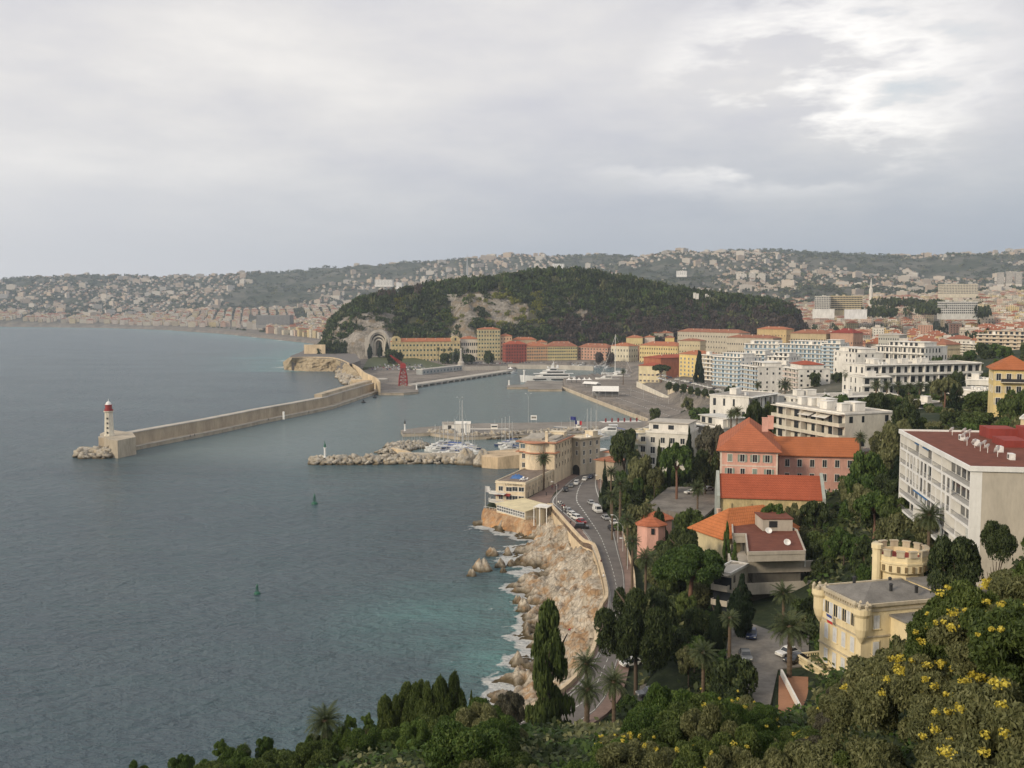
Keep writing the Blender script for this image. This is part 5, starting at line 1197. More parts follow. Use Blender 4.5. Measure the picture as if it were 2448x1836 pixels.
# ---------------------------------------------------------------- white flats above the harbour
bluep = plain('pale_blue_parapet', (.36, .47, .56), .6); bgl = plain('blue_glass', (.12, .19, .25), .2)
def flats(label, xa, Da, xb, Db, yt, d, zb, nf, **kw):
    s = B('apartment_block', label, 'flats', xa, Da, xb, Db, yt, d, zb=zb); s.block(nf, **kw); return s
flats('cream striped flats squeezed between the yellow house and the blue and white flats', 1672, 885, 1706, 868, 848, 16, 10, 7, wallm=plaster((.6, .52, .4)), slabm=white, parm=white, setback=False, clutter=2)
flats('white flats with pale blue balconies nearest the harbour street', 1706, 812, 1772, 785, 852, 22, 14, 7, parm=bluep, bal='fl', gm=bgl, clutter=6)
flats('blue and white flats stepping back behind the nearest pale blue block', 1768, 850, 1830, 835, 846, 20, 14, 7, parm=bluep, gm=bgl)
flats('plain white flats with few windows left of the block with a small red roof', 1773, 742, 1812, 715, 873, 24, 15, 6, bal='f', parm=bluep, setback=True)
flats('white flats with many balconies behind the plain white flats', 1835, 800, 1885, 788, 852, 22, 16, 6)
flats('white wing with small windows beside the block with a small red roof', 1848, 748, 1880, 744, 872, 20, 16, 5, setback=False, clutter=2)
s = flats('white flats with a small red tiled roof and red brown shutters', 1876, 655, 1909, 632, 878, 21, 20, 6, bal='fl', parm=plaster((.62, .52, .46)), setback=False, clutter=0, bay=3.6)
q = MB(); q.box(2, s.w-1, 3, s.d-4, 0, 2.8); q.build('penthouse', white, s.t, (0, 0, s.h+.2)); s.hip(T_red, 2, .6, x0=2, x1=s.w-1, y0=3, y1=s.d-4, z=s.h+3)
flats('long pale blue banded flats behind, topped by several white roof houses', 1862, 905, 1990, 862, 822, 26, 20, 6, parm=bluep, bal='f', gm=bgl, clutter=8)
flats('pale blue banded tower flats behind the white corner block', 1965, 800, 2010, 792, 822, 24, 22, 9, parm=bluep, gm=bgl, clutter=5)
flats('white flats rising behind the blue banded blocks, farthest of the white group', 1780, 960, 1868, 940, 822, 22, 14, 6, parm=bluep, gm=bgl)
flats('white corner block with curved balconies left of the long striped flats', 2004, 690, 2046, 668, 842, 20, 22, 7, bal='l', clutter=3)
flats('white stepped block just left of the long striped flats', 2046, 700, 2096, 706, 842, 24, 22, 6, clutter=6)
flats('long white striped flats with dark balconies high above the garden palms', 2096, 705, 2212, 672, 826, 24, 26, 5, clutter=9, bay=3.4)
flats('very long low white flats in two steps above the row of garden palms', 2068, 500, 2345, 522, 874, 18, 33, 3, clutter=12, bay=4.4, setback=False, bal='f')
flats('short white wing stepping down left below the very long white flats', 2062, 488, 2128, 490, 902, 14, 30, 3, clutter=2, setback=False)
flats('tall beige flats with long balconies at the right edge of the town', 2336, 790, 2470, 760, 800, 26, 38, 6, wallm=plaster((.60, .51, .40)), clutter=4, bay=5)
flats('white and blue flats beside the tall beige flats, lower and nearer', 2300, 830, 2338, 812, 822, 20, 36, 5, wallm=plaster((.62, .57, .48)), clutter=2, setback=False)
med('small pale house with a pink tiled roof below the tall beige flats', 2340, 640, 2392, 632, 868, 16, 40, plaster((.5, .46, .38)), T_old, 2.5, 2, 6, 1)
flats('white rooftops of stepped flats half hidden among trees on the right', 2268, 452, 2362, 436, 930, 20, 38, 2, clutter=9, setback=False)
flats('small white stepped flats just above the stepped rooftops on the right', 2310, 480, 2372, 475, 908, 14, 40, 2, clutter=4, setback=False)
flats('low white flats with a thin red roof line behind the cream terraced block', 1902, 432, 2145, 448, 953, 16, 30, 3, clutter=8, setback=False)
flats('low white flats with a dark flat roof, left end of the low row', 1790, 418, 1858, 440, 951, 18, 24, 3, clutter=3, setback=False, roofm=concrete)
flats('pale end of the low white row beyond the dark conifers', 2148, 440, 2215, 428, 960, 14, 30, 2, clutter=3, setback=False)
# far landmarks of the town
def lm(name, label, cat_, xa, D, xb, yt, d, mat, nf, cols, roof='flat', zb=None, **kw):
    s = B(name, label, cat_, xa, D, xb, D-8, yt, d, zb=P(xa, yt, D).z-nf*3.4-1); s.merged(mat, nf, cols, ww=1.9, wh=1.9, **kw)
    s.flat(paleconc, .8, 3, pm=mat) if roof == 'flat' else s.hip(T_old, 4); return s
lm('apartment_block', 'broad yellowish stone block in the middle of the far town', 'flats', 1988, 1720, 2062, 708, 34, plaster((.52, .44, .28)), 7, 20)
lm('apartment_block', 'grey white block just left of the broad yellowish stone block', 'flats', 1948, 1700, 1985, 709, 30, plaster((.55, .54, .5)), 7, 9)
lm('hall', 'blank white hall left of a similar one at the edge of the old town', 'hall', 1943, 1420, 1995, 740, 22, plaster((.68, .68, .66)), 1, 2, faces='')
lm('hall', 'blank white hall, the right one of two at the edge of the old town', 'hall', 2020, 1400, 2073, 741, 22, plaster((.66, .67, .68)), 1, 2, faces='')
lm('grand_hotel', 'huge pale grand hotel on the far hillside above the town trees', 'hotel', 2256, 2250, 2338, 680, 40, plaster((.64, .58, .46)), 6, 22)
lm('apartment_block', 'long grey white flats on the slope below the grand hotel', 'flats', 2252, 1500, 2338, 722, 26, plaster((.56, .56, .53)), 5, 18)
lm('apartment_block', 'dark banded hotel block on the bay front', 'hotel', 612, 2900, 692, 754, 40, plaster((.25, .25, .25)), 8, 26, zb=5)
lm('apartment_block', 'white block high on the hills straight above the wooded hill', 'flats', 1320, 4900, 1348, 631, 30, plaster((.7, .7, .68)), 9, 7)
lm('apartment_block', 'broad white block on the middle hills above the war memorial', 'flats', 896, 4300, 938, 669, 30, plaster((.68, .68, .66)), 6, 12)
lm('apartment_block', 'white building with an arched top beside the broad white block', 'flats', 947, 4250, 960, 676, 20, plaster((.7, .7, .7)), 5, 4)
lm('apartment_block', 'bright white villa block alone on the hills right of the wooded crest', 'flats', 1617, 3900, 1642, 648, 30, plaster((.74, .74, .72)), 4, 6)
for a, b_, y, lb in ((1790, 1806, 652, 'left'), (1812, 1830, 654, 'middle'), (1760, 1785, 655, 'leftmost')): lm('apartment_block', f'pale slab block on the far right hills, {lb} of a cluster of three', 'flats', a, 4000, b_, y, 24, plaster((.66, .62, .56)), 9, 7)
for a, y in ((2385, 652), (2405, 650), (2428, 651)): lm('apartment_block', 'pale high slab in a row at the right end of the far hills', 'flats', a, 3600, a+16, y, 24, plaster((.6, .56, .5)), 12, 8).t['group'] = 'high slabs at the right end of the hills'
c = P(2082, 700, 2400); st = thing('church_spire', 'thin white church spire rising from the middle of the far town', 'church', (c.x, c.y, 20)); b = MB(); b.lathe([(4.5, 0), (4.5, c.z+8-20), (3, c.z+12-20), (.2, c.z+36-20)], n=8); b.build('tower', plaster((.66, .63, .58)), st)
c = P(1117, 632, 5200); b = MB(); b.tube([(0, 0, -60), (0, 0, 52)], [5, 1.2], 4); tag(b.build('radio_mast', steel, None, tuple(c)), 'thin radio mast on the far hills left of the wooded crest', 'mast')
# ================================================================ the nearer houses
terra = plaster((.50, .24, .15), .25)
crm = plaster((.68, .59, .44), .22); crm2 = plaster((.66, .56, .41), .3, key='seafront_plaster')
# big corner house on the coast road
s = B('corner_house', 'big cream seafront house with a curved bay and thin terracotta canopies', 'house', 1241.5, 394, 1326, 389, 1055, 24, zb=13.2); s.walls(crm2)
lv = [s.h-3.0, s.h-6.6, s.h-10.2]
s.windows('f', 1, [s.h-2.6], 1.9, 1.7, u0=.02, u1=.18, gm=glass_blue); s.windows('f', 1, [s.h-10.4], 1.3, 2.2, u0=.62, u1=.78); s.windows('f', 1, [s.h-10.4], 1.3, 2.2, u0=.4, u1=.56)
s.windows('f', 1, [lv[1], lv[2]], 1.2, 1.8, u0=.05, u1=.2)
s.windows('r', 6, lv, 1.0, 1.7, fm=crm2, u0=.02, u1=1)
b = MB(); b.lathe([(4.4, -3), (4.4, s.h-.25)], (s.w*.45, 1.2, 0), 28); bay = b.build('bay', crm2, s.t)
b = MB()
for k in range(5):
    a = -PI/2+(k-2)*.42; b.T = Matrix.Translation((s.w*.45+4.4*math.cos(a), 1.2+4.4*math.sin(a), 0)) @ Matrix.Rotation(a+PI/2, 4, 'Z')
    for z in (s.h-2.9, s.h-6.6): b.box(-.55, .55, -.06, .1, z, z+1.7)
b.T = None; b.build('bay_window', plaster((.62, .55, .43)), bay)
def scallop(z, R0, nm, y1):
    b = MB(); n = 40; out = []
    for i in range(n+1):
        x = -1.3+(s.w+2.2)*i/n; dx = (x-s.w*.45); y = -.9-.25*math.cos(x*1.4)
        if abs(dx) < R0: y = min(y, 1.2-math.sqrt(max(0, R0*R0-dx*dx)))
        out.append((x, y))
    pl = out+[(s.w+1.3, 2), (s.w+1.1, y1), (-1.3, y1)]; b.prism(pl, z, z+.32); b.build(nm, terra, s.t)
scallop(s.h-.1, 5.6, 'eaves_canopy', s.d+.6); scallop(s.h-4.1, 5.3, 'canopy', 4)
b = MB(); b.box(-.4, s.w+.4, .4, s.d, s.h+.222, s.h+.7); s.roof = b.build('roof', plaster((.36, .33, .28), .3), s.t)
b = MB(); b.prism([(1, 2), (9, 1), (9.5, 12), (1, 13)], s.h+.7, [s.h+.9, s.h+1.3, s.h+2.4, s.h+1.9]); b.prism([(10, 4), (14, 4), (14, 20), (10, 20)], s.h+.7, [s.h+1, s.h+1.2, s.h+2.2, s.h+2.]); b.build('roof_slope', plaster((.38, .35, .30), .3), s.roof)
b = MB(); b.box(-.55, .55, -.45, .45, -4, 3.6); b.lathe([(.6, 3.6), (.7, 4.0), (.3, 4.4)], n=8); b.build('chimney', crm, s.roof, (s.w*.77, .35, s.h+.2))
b = MB(); b.box(-.0, 6, 0, 4, 0, 1.9); b.box(-.2, 6.2, -.2, 4.2, 1.9, 2.1); b.build('roof_house', crm, s.roof, (8.5, 13, s.h+.7))
bh = s
s = B('corner_house', 'taller square rear tower of cream flats with a dark street archway', 'house', 1353, 415, 1388, 409, 1046, 12, zb=6.); s.walls(plaster((.56, .49, .38), .3)); s.flat(crm, .6, 3, ov=.8, pm=crm)
s.windows('f', 2, [s.h-3, s.h-6.6], 1.0, 1.8); s.windows('r', 3, [s.h-3, s.h-6.6, s.h-10.2], 1.0, 1.8)
b = MB(); b.lathe([(2, 0), (2, .3)], n=16); b.T = Matrix.Translation((s.w*.72, -.04, 4.2)) @ Matrix.Rotation(PI/2, 4, 'X'); b.lathe([(1.9, 0), (1.9, .12)], n=18); b.T = None; b.box(s.w*.72-1.9, s.w*.72+1.9, -.155, .02, .2, 4.2); b.build('archway', darkm, s.t)
# long street wing with the terrace restaurant at its near end
s = B('street_wing', 'long cream two storey wing along the coast road below the corner house', 'building', 1185, 363, 1255.5, 359, 1152, 54, zb=6.2)
s.walls(crm2); s.cornice(plaster((.7, .63, .5)), .22, .35); s.flat(plaster((.22, .18, .15), .3), .5, 0, pm=crm, ov=.1)
s.windows('f', 1, [s.h-3.1], 2.2, 1.5, u0=.36, u1=.55); s.windows('f', 2, [s.h-2.9], 2.0, 1.5, u0=.55, u1=.98); s.windows('f', 1, [.9], 2.2, 1.6, u0=.36, u1=.55); s.windows('f', 2, [.8], 2.0, 1.6, u0=.55, u1=.98)
s.windows('f', 1, [s.h-3.1, .9], 1.6, 1.6, u0=.05, u1=.3); s.windows('r', 16, [s.h-2.9], .75, 1.3, fm=crm); s.windows('r', 9, [1.4], .9, 2.1, fm=crm)
b = MB(); b.box(s.w*.02, s.w*.34, -.0, .1, -.2, .0)
for k, z in enumerate((s.h-3.9, .1)):
    b = MB(); n = 14; pl = [(-2.6-.0, 1.5)]+[(1.2-3.8*math.cos(PI/2*i/n*1.0), -.1-2.6*math.sin(PI/2*i/n)) for i in range(n+1)]+[(4.2, -2.7), (4.2, 0), (0, 0), (0, 3), (-2.6, 3)]
    b.prism(pl, z-.2, z+.02); o = b.build('balcony', white, s.t)
    b = MB()
    for zz_ in (.45, .75, 1.05):
        pts = [(p_[0], p_[1], z+zz_) for p_ in pl[:-4]]; b.tube(pts, .05, 4)
    for p_ in pl[:-4:2]: b.tube([(p_[0], p_[1], z), (p_[0], p_[1], z+1.05)], .05, 4)
    b.build('railing', whitep, o)
b = MB()
for u, w_ in ((1.2, 2.6), (4.8, 2.2)): b.add([(u-w_/2, -.05, 3.1), (u+w_/2, -.05, 3.1), (u+w_/2, -1.2, 2.5), (u-w_/2, -1.2, 2.5), (u-w_/2, -.05, 3.0), (u+w_/2, -.05, 3.0), (u+w_/2, -1.2, 2.3), (u-w_/2, -1.2, 2.3)], [(0,1,2,3),(3,2,6,7),(4,7,6,5),(0,3,7,4),(1,5,6,2)])
b.build('awning', plaster((.30, .06, .05), .2, key='canvas'), s.t)
# lettering on the fascia
fc = bpy.data.curves.new('lettering', 'FONT'); fc.body = "L'EXTREMUS"; fc.size = 1.05; fc.extrude = .03; fc.align_x = 'CENTER'; fc.space_character = 1.15; fc.materials.append(plain('sign_letters', (.10, .085, .06)))
lo = inst('lettering', fc, s.t, (s.w*.62, -.26, s.h-.95)); lo.rotation_euler = (PI/2, 0, 0)
dg = bpy.context.evaluated_depsgraph_get(); me = bpy.data.meshes.new_from_object(lo.evaluated_get(dg)); bpy.data.objects.remove(lo); lo = inst('lettering', me, s.t, (s.w*.62, -.26, s.h-.95)); lo.rotation_euler = (PI/2, 0, 0)
def put(nm, lb, ct, mb, mats, px, py, z, rz=0, group=None, smooth=False):
    p = at(px, py, z); return tag(mb.build(nm, mats, None, tuple(p), rz, smooth), lb, ct, group)
sb = s
def onroof(u, v_, dz=.19): return sb.t.matrix_basis @ Vector((u, v_, sb.h+dz))
b = MB(); n = 12; V = [(x/ (n-1)*5, y/(n-1)*3.4, 1.3*math.sin(PI*x/(n-1))**.5*math.sin(PI*y/(n-1))**.5*(1+.3*math.sin(x*2.1+y))+.02) for y in range(n) for x in range(n)]
b.add(V, [(y*n+x, y*n+x+1, (y+1)*n+x+1, (y+1)*n+x) for y in range(n-1) for x in range(n-1)]); tag(b.build('tarpaulin', plain('blue_tarpaulin', (.05, .14, .36), .5), None, tuple(onroof(2.6, 7.5)), s.rz, smooth=True), 'crumpled blue tarpaulin on the dark terrace roof of the restaurant wing', 'tarpaulin')
for i, (u, v_) in enumerate(((8.2, 4.6), (9.3, 6.2), (7.6, 7.4))):
    b = MB(); b.box(-.6, .6, -.35, .35, .35, .45); b.box(-.6, -.5, -.35, .35, 0, .35); b.box(.5, .6, -.35, .35, 0, .35); b.add([(.6, -.35, .45), (.6, .35, .45), (1.1, .35, .9), (1.1, -.35, .9)], [(0, 1, 2, 3)]); tag(b.build('deck_chair', whitep, None, tuple(onroof(u, v_)), .5*i), 'white lounger on the dark terrace roof beside the blue tarpaulin', 'lounger', 'white loungers on the restaurant roof')
# glazed dining hall on the cliff
s = B('dining_hall', 'low cream restaurant hall with a long glazed front on top of the cliff', 'restaurant', 1187, 351, 1256, 337, 1204, 12, zb=4.7); s.walls(plaster((.70, .62, .46)), z0=-1.5)
b = MB(); b.prism([(-.5, -.5), (s.w+.4, -.5), (s.w+.4, s.d*.45), (s.w+.4, s.d+.2), (-.5, s.d+.2)], s.h, [s.h+.1, s.h+.1, s.h+1.0, s.h+.6, s.h+.7]); b.build('roof', plaster((.66, .58, .38), .2), s.t)
s.windows('f', 12, [.7], 1.1, .8, fm=whitep, u0=.02, u1=.98); s.windows('f', 12, [1.75], 1.1, .7, fm=whitep, u0=.02, u1=.98)
s = B('open_pavilion', 'small pavilion with a white canopy between the glazed hall and the sea wall', 'pavilion', 1275, 333, 1308, 331, 1211, 6, zb=4.6)
b = MB(); b.box(0, s.w, 0, s.d, s.h-.25, s.h); b.build('canopy', white, s.t); b = MB(); b.box(.4, s.w-1.6, 1.5, s.d, -1, s.h-.26); b.build('wall', plaster((.33, .28, .2)), s.t)
for x in (.15, s.w*.45, s.w-.3): b = MB(); b.box(x-.12, x+.12, .1, .34, -1, s.h-.26); b.build('post', whitep, s.t)
cliff('cliff', sampl((1151,1240,0),(1154,1257,0),(1180,1264,0),(1230,1272,0),(1262,1285,0),(1292,1298,0),(1314,1296,0)),
      sampl((1157,1214,4.8),(1158,1217,4.8),(1190,1223,4.8),(1252,1243,4.8),(1262,1243,4.8),(1300,1242,4.8),(1318,1228,5)), rockC, 'ochre and orange cliff undercut by the sea below the restaurant', 'cliff', 70, 16, 1.5)
b = MB(); L_ = [at(1157,1216,4.9), at(1190,1222,4.9), at(1252,1242,4.9), at(1300,1241,4.9)]
for p, q in zip(L_, L_[1:]): b.tube([p+Vector((0, 0, .9)), q+Vector((0, 0, .9))], .05, 4); [b.tube([p.lerp(q, t/5), p.lerp(q, t/5)+Vector((0, 0, .9))], .04, 4) for t in range(6)]
tag(b.build('railing', whitep), 'thin white railing along the edge of the restaurant cliff', 'railing')
b = MB(); p = at(1318, 1226, 7.2); b.box(-1.4, .6, -.6, .8, -8, 3.2); tag(b.build('gate_pier', tanstone, None, tuple(p)), 'stone pier at the top of the steps beside the sea wall', 'pillar')
b = MB(); p = at(1302, 1240, 4.8)
for k in range(12): b.box(-.9, .9, -k*.35-.35, -k*.35, -6, -k*.35)
tag(b.build('steps', tanstone, None, tuple(p), .1), 'narrow stone steps going down from the pavilion to the rocks', 'steps')
s = B('clubhouse', 'pinkish boathouse with one wide dark window behind the corner house', 'boathouse', 1389, 445, 1428, 440, 1077, 9, zb=3); s.walls(plaster((.52, .42, .34))); s.flat(plaster((.5, .47, .42)), .3, 0); s.windows('f', 1, [2.2], 3.4, 1.9, u0=.12, u1=.62)
s = B('small_house', 'small house with a pale orange roof beside the marina and the road bend', 'house', 1424, 398, 1468, 392, 1098, 8, zb=6); s.walls(plaster((.42, .36, .28))); s.hip(T_old, 1.4); s.windows('f', 2, [1.2], 1., 1.4)
s = B('small_house', 'low white shed roof with an orange canopy above the small house', 'house', 1446, 418, 1474, 415, 1080, 6, zb=6); s.walls(white); s.hip(terra, .9); s.windows('f', 3, [2.4], .9, 1.2)
s = B('boat_shed', 'long low shed with red doors on the inner pier', 'shed', 1441, 650, 1530, 655, 1011, 6, zb=2.1); s.walls(plaster((.5, .46, .42)), z0=0)
b = MB(); b.box(-.6, s.w+.6, -2.2, s.d+.4, s.h, s.h+.35); b.build('roof', plaster((.62, .6, .56)), s.t)
for k in range(6): b = MB(); b.box(-.55, .55, -.08, .05, .1, 2.6); b.build('door', plain('dark_red_paint', (.22, .03, .035)), s.t, (2+k*s.w/6, 0, 0))
# pink convent and its wing
T1 = tiles((.40, .135, .07), amt=.28); T2 = tiles((.39, .135, .058), amt=.2, key='new_tiles')
s = B('pink_house', 'tall pink house with an old hipped tile roof and grey shutters', 'house', 1722, 290, 1860, 286.3, 1075, 32, zb=16); s.walls(pinkw)
s.cornice(plaster((.66, .56, .48)), .5, .55); s.hip(T1, 7.2, 1.1); s.chimney([(s.w*.78, 9, s.h+5.2), (s.w*.9, 24, s.h+4.2)], pinkw, 1.8, 3.4)
b = MB()
for x in (0, s.w-.5): b.box(x, x+.5, -.07, -.002, -4, s.h-.56)
b.box(.5, s.w-.5, -.07, -.002, s.h-4.7, s.h-4.3); b.build('quoin', plaster((.68, .58, .5)), s.t)
sh_ = plain('grey_green_shutter', (.24, .30, .26), .6)
s.windows('f', 1, [s.h-3.3], 1.25, 2.1, 'closed', sm=sh_, u0=.08, u1=.26); s.windows('f', 3, [s.h-3.3], 1.25, 2.1, 'sh', sm=sh_, u0=.28, u1=.93)
s.windows('f', 1, [s.h-7.5], 1.3, 2.2, 'sh', sm=sh_, u0=.07, u1=.27); s.windows('f', 1, [s.h-7.5], 1.2, 2.2, fm=white, u0=.3, u1=.49); s.windows('f', 1, [s.h-7.5], 1.2, 2.2, 'closed', sm=sh_, u0=.51, u1=.7); s.windows('f', 1, [s.h-7.5], 1.3, 2.2, 'sh', sm=sh_, u0=.75, u1=.95)
s.windows('f', 4, [s.h-11.7, s.h-15.6], 1.2, 2.1, 'sh', sm=sh_); s.windows('l', 6, [s.h-3.3, s.h-7.5, s.h-11.7], 1.2, 2.1, 'sh', sm=sh_)
ph = s
s = B('pink_wing', 'long pink wing with a bright orange roof joined to the tall pink house', 'house', 1862, 297, 2053, 293.5, 1087, 15, zb=16); s.walls(plaster((.58, .335, .275))); s.hip(T2, 4.6, .9, gable=True); s.cornice(plaster((.5, .3, .25)), .3, .3)
s.windows('f', 6, [s.h-3.4, s.h-7.6], 1.15, 2.1, fm=offwhite, u0=.03, u1=.97); s.windows('f', 6, [s.h-12.2], 1.15, 2.1, 'sh', sm=sh_, u0=.03, u1=.97); s.windows('r', 2, [s.h-3.4, s.h-7.6], 1.1, 2)
b = MB(); b.add([(0, .3, 0), (0, s.d-.3, 0), (0, s.d/2, 4.4), (.5, .3, 0), (.5, s.d-.3, 0), (.5, s.d/2, 4.4)], [(0, 1, 2), (5, 4, 3), (0, 2, 5, 3), (1, 4, 5, 2)]); b.build('gable', plaster((.58, .335, .275)), s.t, (s.w-.6, 0, s.h-.1))
s = B('pink_annex', 'short pink annex with a roof terrace at the right end of the orange roofed wing', 'house', 2054, 303, 2082, 304, 1080, 9, zb=18); s.walls(plaster((.55, .31, .26))); s.flat(plaster((.3, .28, .26)), .8, 2, pm=plaster((.5, .45, .42))); s.windows('f', 2, [s.h-3, s.h-7], 1.1, 1.8)
s = B('chapel', 'low yellow chapel with a long red tile roof in front of the pink house', 'chapel', 1722, 262, 1964, 258, 1188, 11, zb=15); s.walls(yel); s.hip(tiles((.35, .092, .048), amt=.26, key='new_tiles'), 5.4, .5, gable=True)
for x in (-.9, s.w+.2):
    b = MB(); b.add([(x, -.9, -9), (x, s.d+.9, -9), (x, s.d+.9, .5), (x, s.d/2, 6.2), (x, -.9, .5)]+[(x+.8, -.9, -9), (x+.8, s.d+.9, -9), (x+.8, s.d+.9, .5), (x+.8, s.d/2, 6.2), (x+.8, -.9, .5)], [(4,3,2,1,0),(5,6,7,8,9),(0,5,9,4),(4,9,8,3),(3,8,7,2),(2,7,6,1)]); b.build('gable_parapet', plaster((.34, .37, .34)), s.t, (0, 0, s.h))
for i in range(4): b = MB(); b.box(-.7, .7, -.5, .5, 0, .12); o = b.build('skylight', glass_blue, s.t, (s.w*(.23+.155*i), s.d*.27, s.h+2.75)); o.rotation_euler = (.76, 0, 0)
b = MB(); [b.box(s.w*(.1+.2*i)-.3, s.w*(.1+.2*i)+.3, -.5, 0, -4, s.h-1.5) for i in range(5)]; b.build('buttress', yel, s.t); s.windows('f', 4, [s.h-4.5], .9, 1.6, u0=.1, u1=.9)
s = B('orange_roofed_house', 'cream gabled house with a big orange roof in front of the chapel', 'house', 1660, 231, 1730, 221, 1262, 21, zb=16); s.walls(plaster((.60, .52, .33))); s.hip(T2, 5.2, 1.2); s.roof.data.materials[0] = tiles((.46, .16, .06), amt=.28, key='new_tiles'); s.windows('r', 4, [s.h-3.5], 1, 1.6); s.chimney([(2.5, 5, s.h+2.2)], None, .6, 2.2)
for (xa, xb, D, y, lb) in ((1532, 1614, 258, 1243, 'back pavilion of the small pink gatehouse with a many sided roof'), (1522, 1598, 248, 1257, 'front pavilion of the small pink gatehouse, lower and nearer')):
    a, q = P(xa, y, D), P(xb, y, D); r = (q.x-a.x)/2; c = (a+q)/2; t = thing('gatehouse', lb, 'gatehouse', (c.x, c.y+r*.6, gz(c.x, c.y+r*.6))); h_ = a.z-t.location.z
    b = MB(); b.lathe([(r*.92, -4), (r*.92, h_)], n=8, a0=PI/8); b.build('wall', pinkw, t); b = MB(); b.lathe([(r*1.08, h_-.1), (r*1.08, h_+.05), (r*.35, h_+1.5), (.1, h_+1.8)], n=8, a0=PI/8); b.build('roof', T1, t)
    b = MB(); b.box(-.4, .4, -r*.93, -r*.8, h_-2.1, h_-.6); b.build('window', glass, t); t.scale = (1, .8, 1)
# terraced house with a brown flat roof
t = thing('terraced_house', 'flat brown roofed concrete villa with planted terraces among the trees', 'villa', (0, 0, 0)); beige = plaster((.46, .42, .36), .2)
pl = pz(27.8, (1750,1246),(1886,1246),(1893,1262),(1905,1268),(1925,1318),(1788,1321),(1783,1277),(1752,1277))
b = MB(); b.prism(pl, 25.9, 27.6, 0, 1); o = b.build('roof', [beige, T_br], t)
b = MB()
for i in range(len(pl)):
    p, q = Vector(pl[i]), Vector(pl[(i+1) % len(pl)]); d = (q-p).normalized(); nrm = Vector((-d.y, d.x))*.15; b.prism([tuple(p-nrm), tuple(q-nrm), tuple(q+nrm), tuple(p+nrm)], 27.3, 28.0)
b.build('parapet', beige, o)
c = P(1850, 1262, 221); b = MB(); b.box(-3, 3.6, -2, 5, 0, 2.6); b.box(-3.2, 3.8, -2.2, 5.2, 2.6, 2.8, 1); b.box(-1.6, .2, -2.08, -1.9, .8, 2.2, 2); b.build('stair_house', [beige, T_br, darkm], o, (c.x, c.y, 27.6))
for i, (px_, py_) in enumerate(((1836, 1272), (1880, 1300))):
    c = at(px_, py_, 27.7); b = MB(); b.T = Matrix.Rotation(.9, 4, 'X'); b.lathe([(.1, 0), (.75, .25), (.7, .3), (.1, .1)], (0, 0, .6), 12); b.T = None; b.tube([(0, 0, 0), (0, 0, .8)], .05, 4); b.build('satellite_dish', whitep, o, tuple(c))
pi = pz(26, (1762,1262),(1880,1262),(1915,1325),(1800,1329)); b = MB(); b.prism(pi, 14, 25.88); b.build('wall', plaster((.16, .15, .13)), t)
for nm, q, z0, z1, mt in (('terrace', ((1742,1335),(1800,1300),(1930,1322),(1948,1352),(1746,1357)), 23.4, 23.7, beige), ('terrace', ((1728,1385),(1745,1352),(1942,1366),(1950,1400),(1730,1410)), 19.6, 20., beige)):
    pl = pz(z1, *q); b = MB(); b.prism(pl, z0-.6, z1); o = b.build(nm, mt, t); b = MB(); p, q_ = Vector(pl[-1]), Vector(pl[-2]); d = (q_-p).normalized(); n_ = Vector((-d.y, d.x))*.2; b.prism([tuple(p-n_), tuple(q_-n_), tuple(q_+n_), tuple(p+n_)], z1-1.2, z1+1.1); p, q_ = Vector(pl[0]), Vector(pl[-1]); d = (q_-p).normalized(); n_ = Vector((-d.y, d.x))*.2; b.prism([tuple(p-n_), tuple(q_-n_), tuple(q_+n_), tuple(p+n_)], z1-1.2, z1+1.1); b.build('parapet', beige, o)
b = MB(); pl = pz(24, (1800,1340),(1802,1336),(1804,1340)); p = P(1925, 1340, 203); b.box(p.x-.12, p.x+.12, p.y, p.y+.24, 23.7, 27.3); b.build('post', whitep, t)
s = B('terraced_wing', 'lower concrete wing with stacked balconies left of the brown roofed villa', 'villa', 1706, 196, 1745, 194, 1369, 9, zb=10); s.block(4, wallm=beige, bal='f', setback=False, clutter=0, depth=1.2, fh=3.)
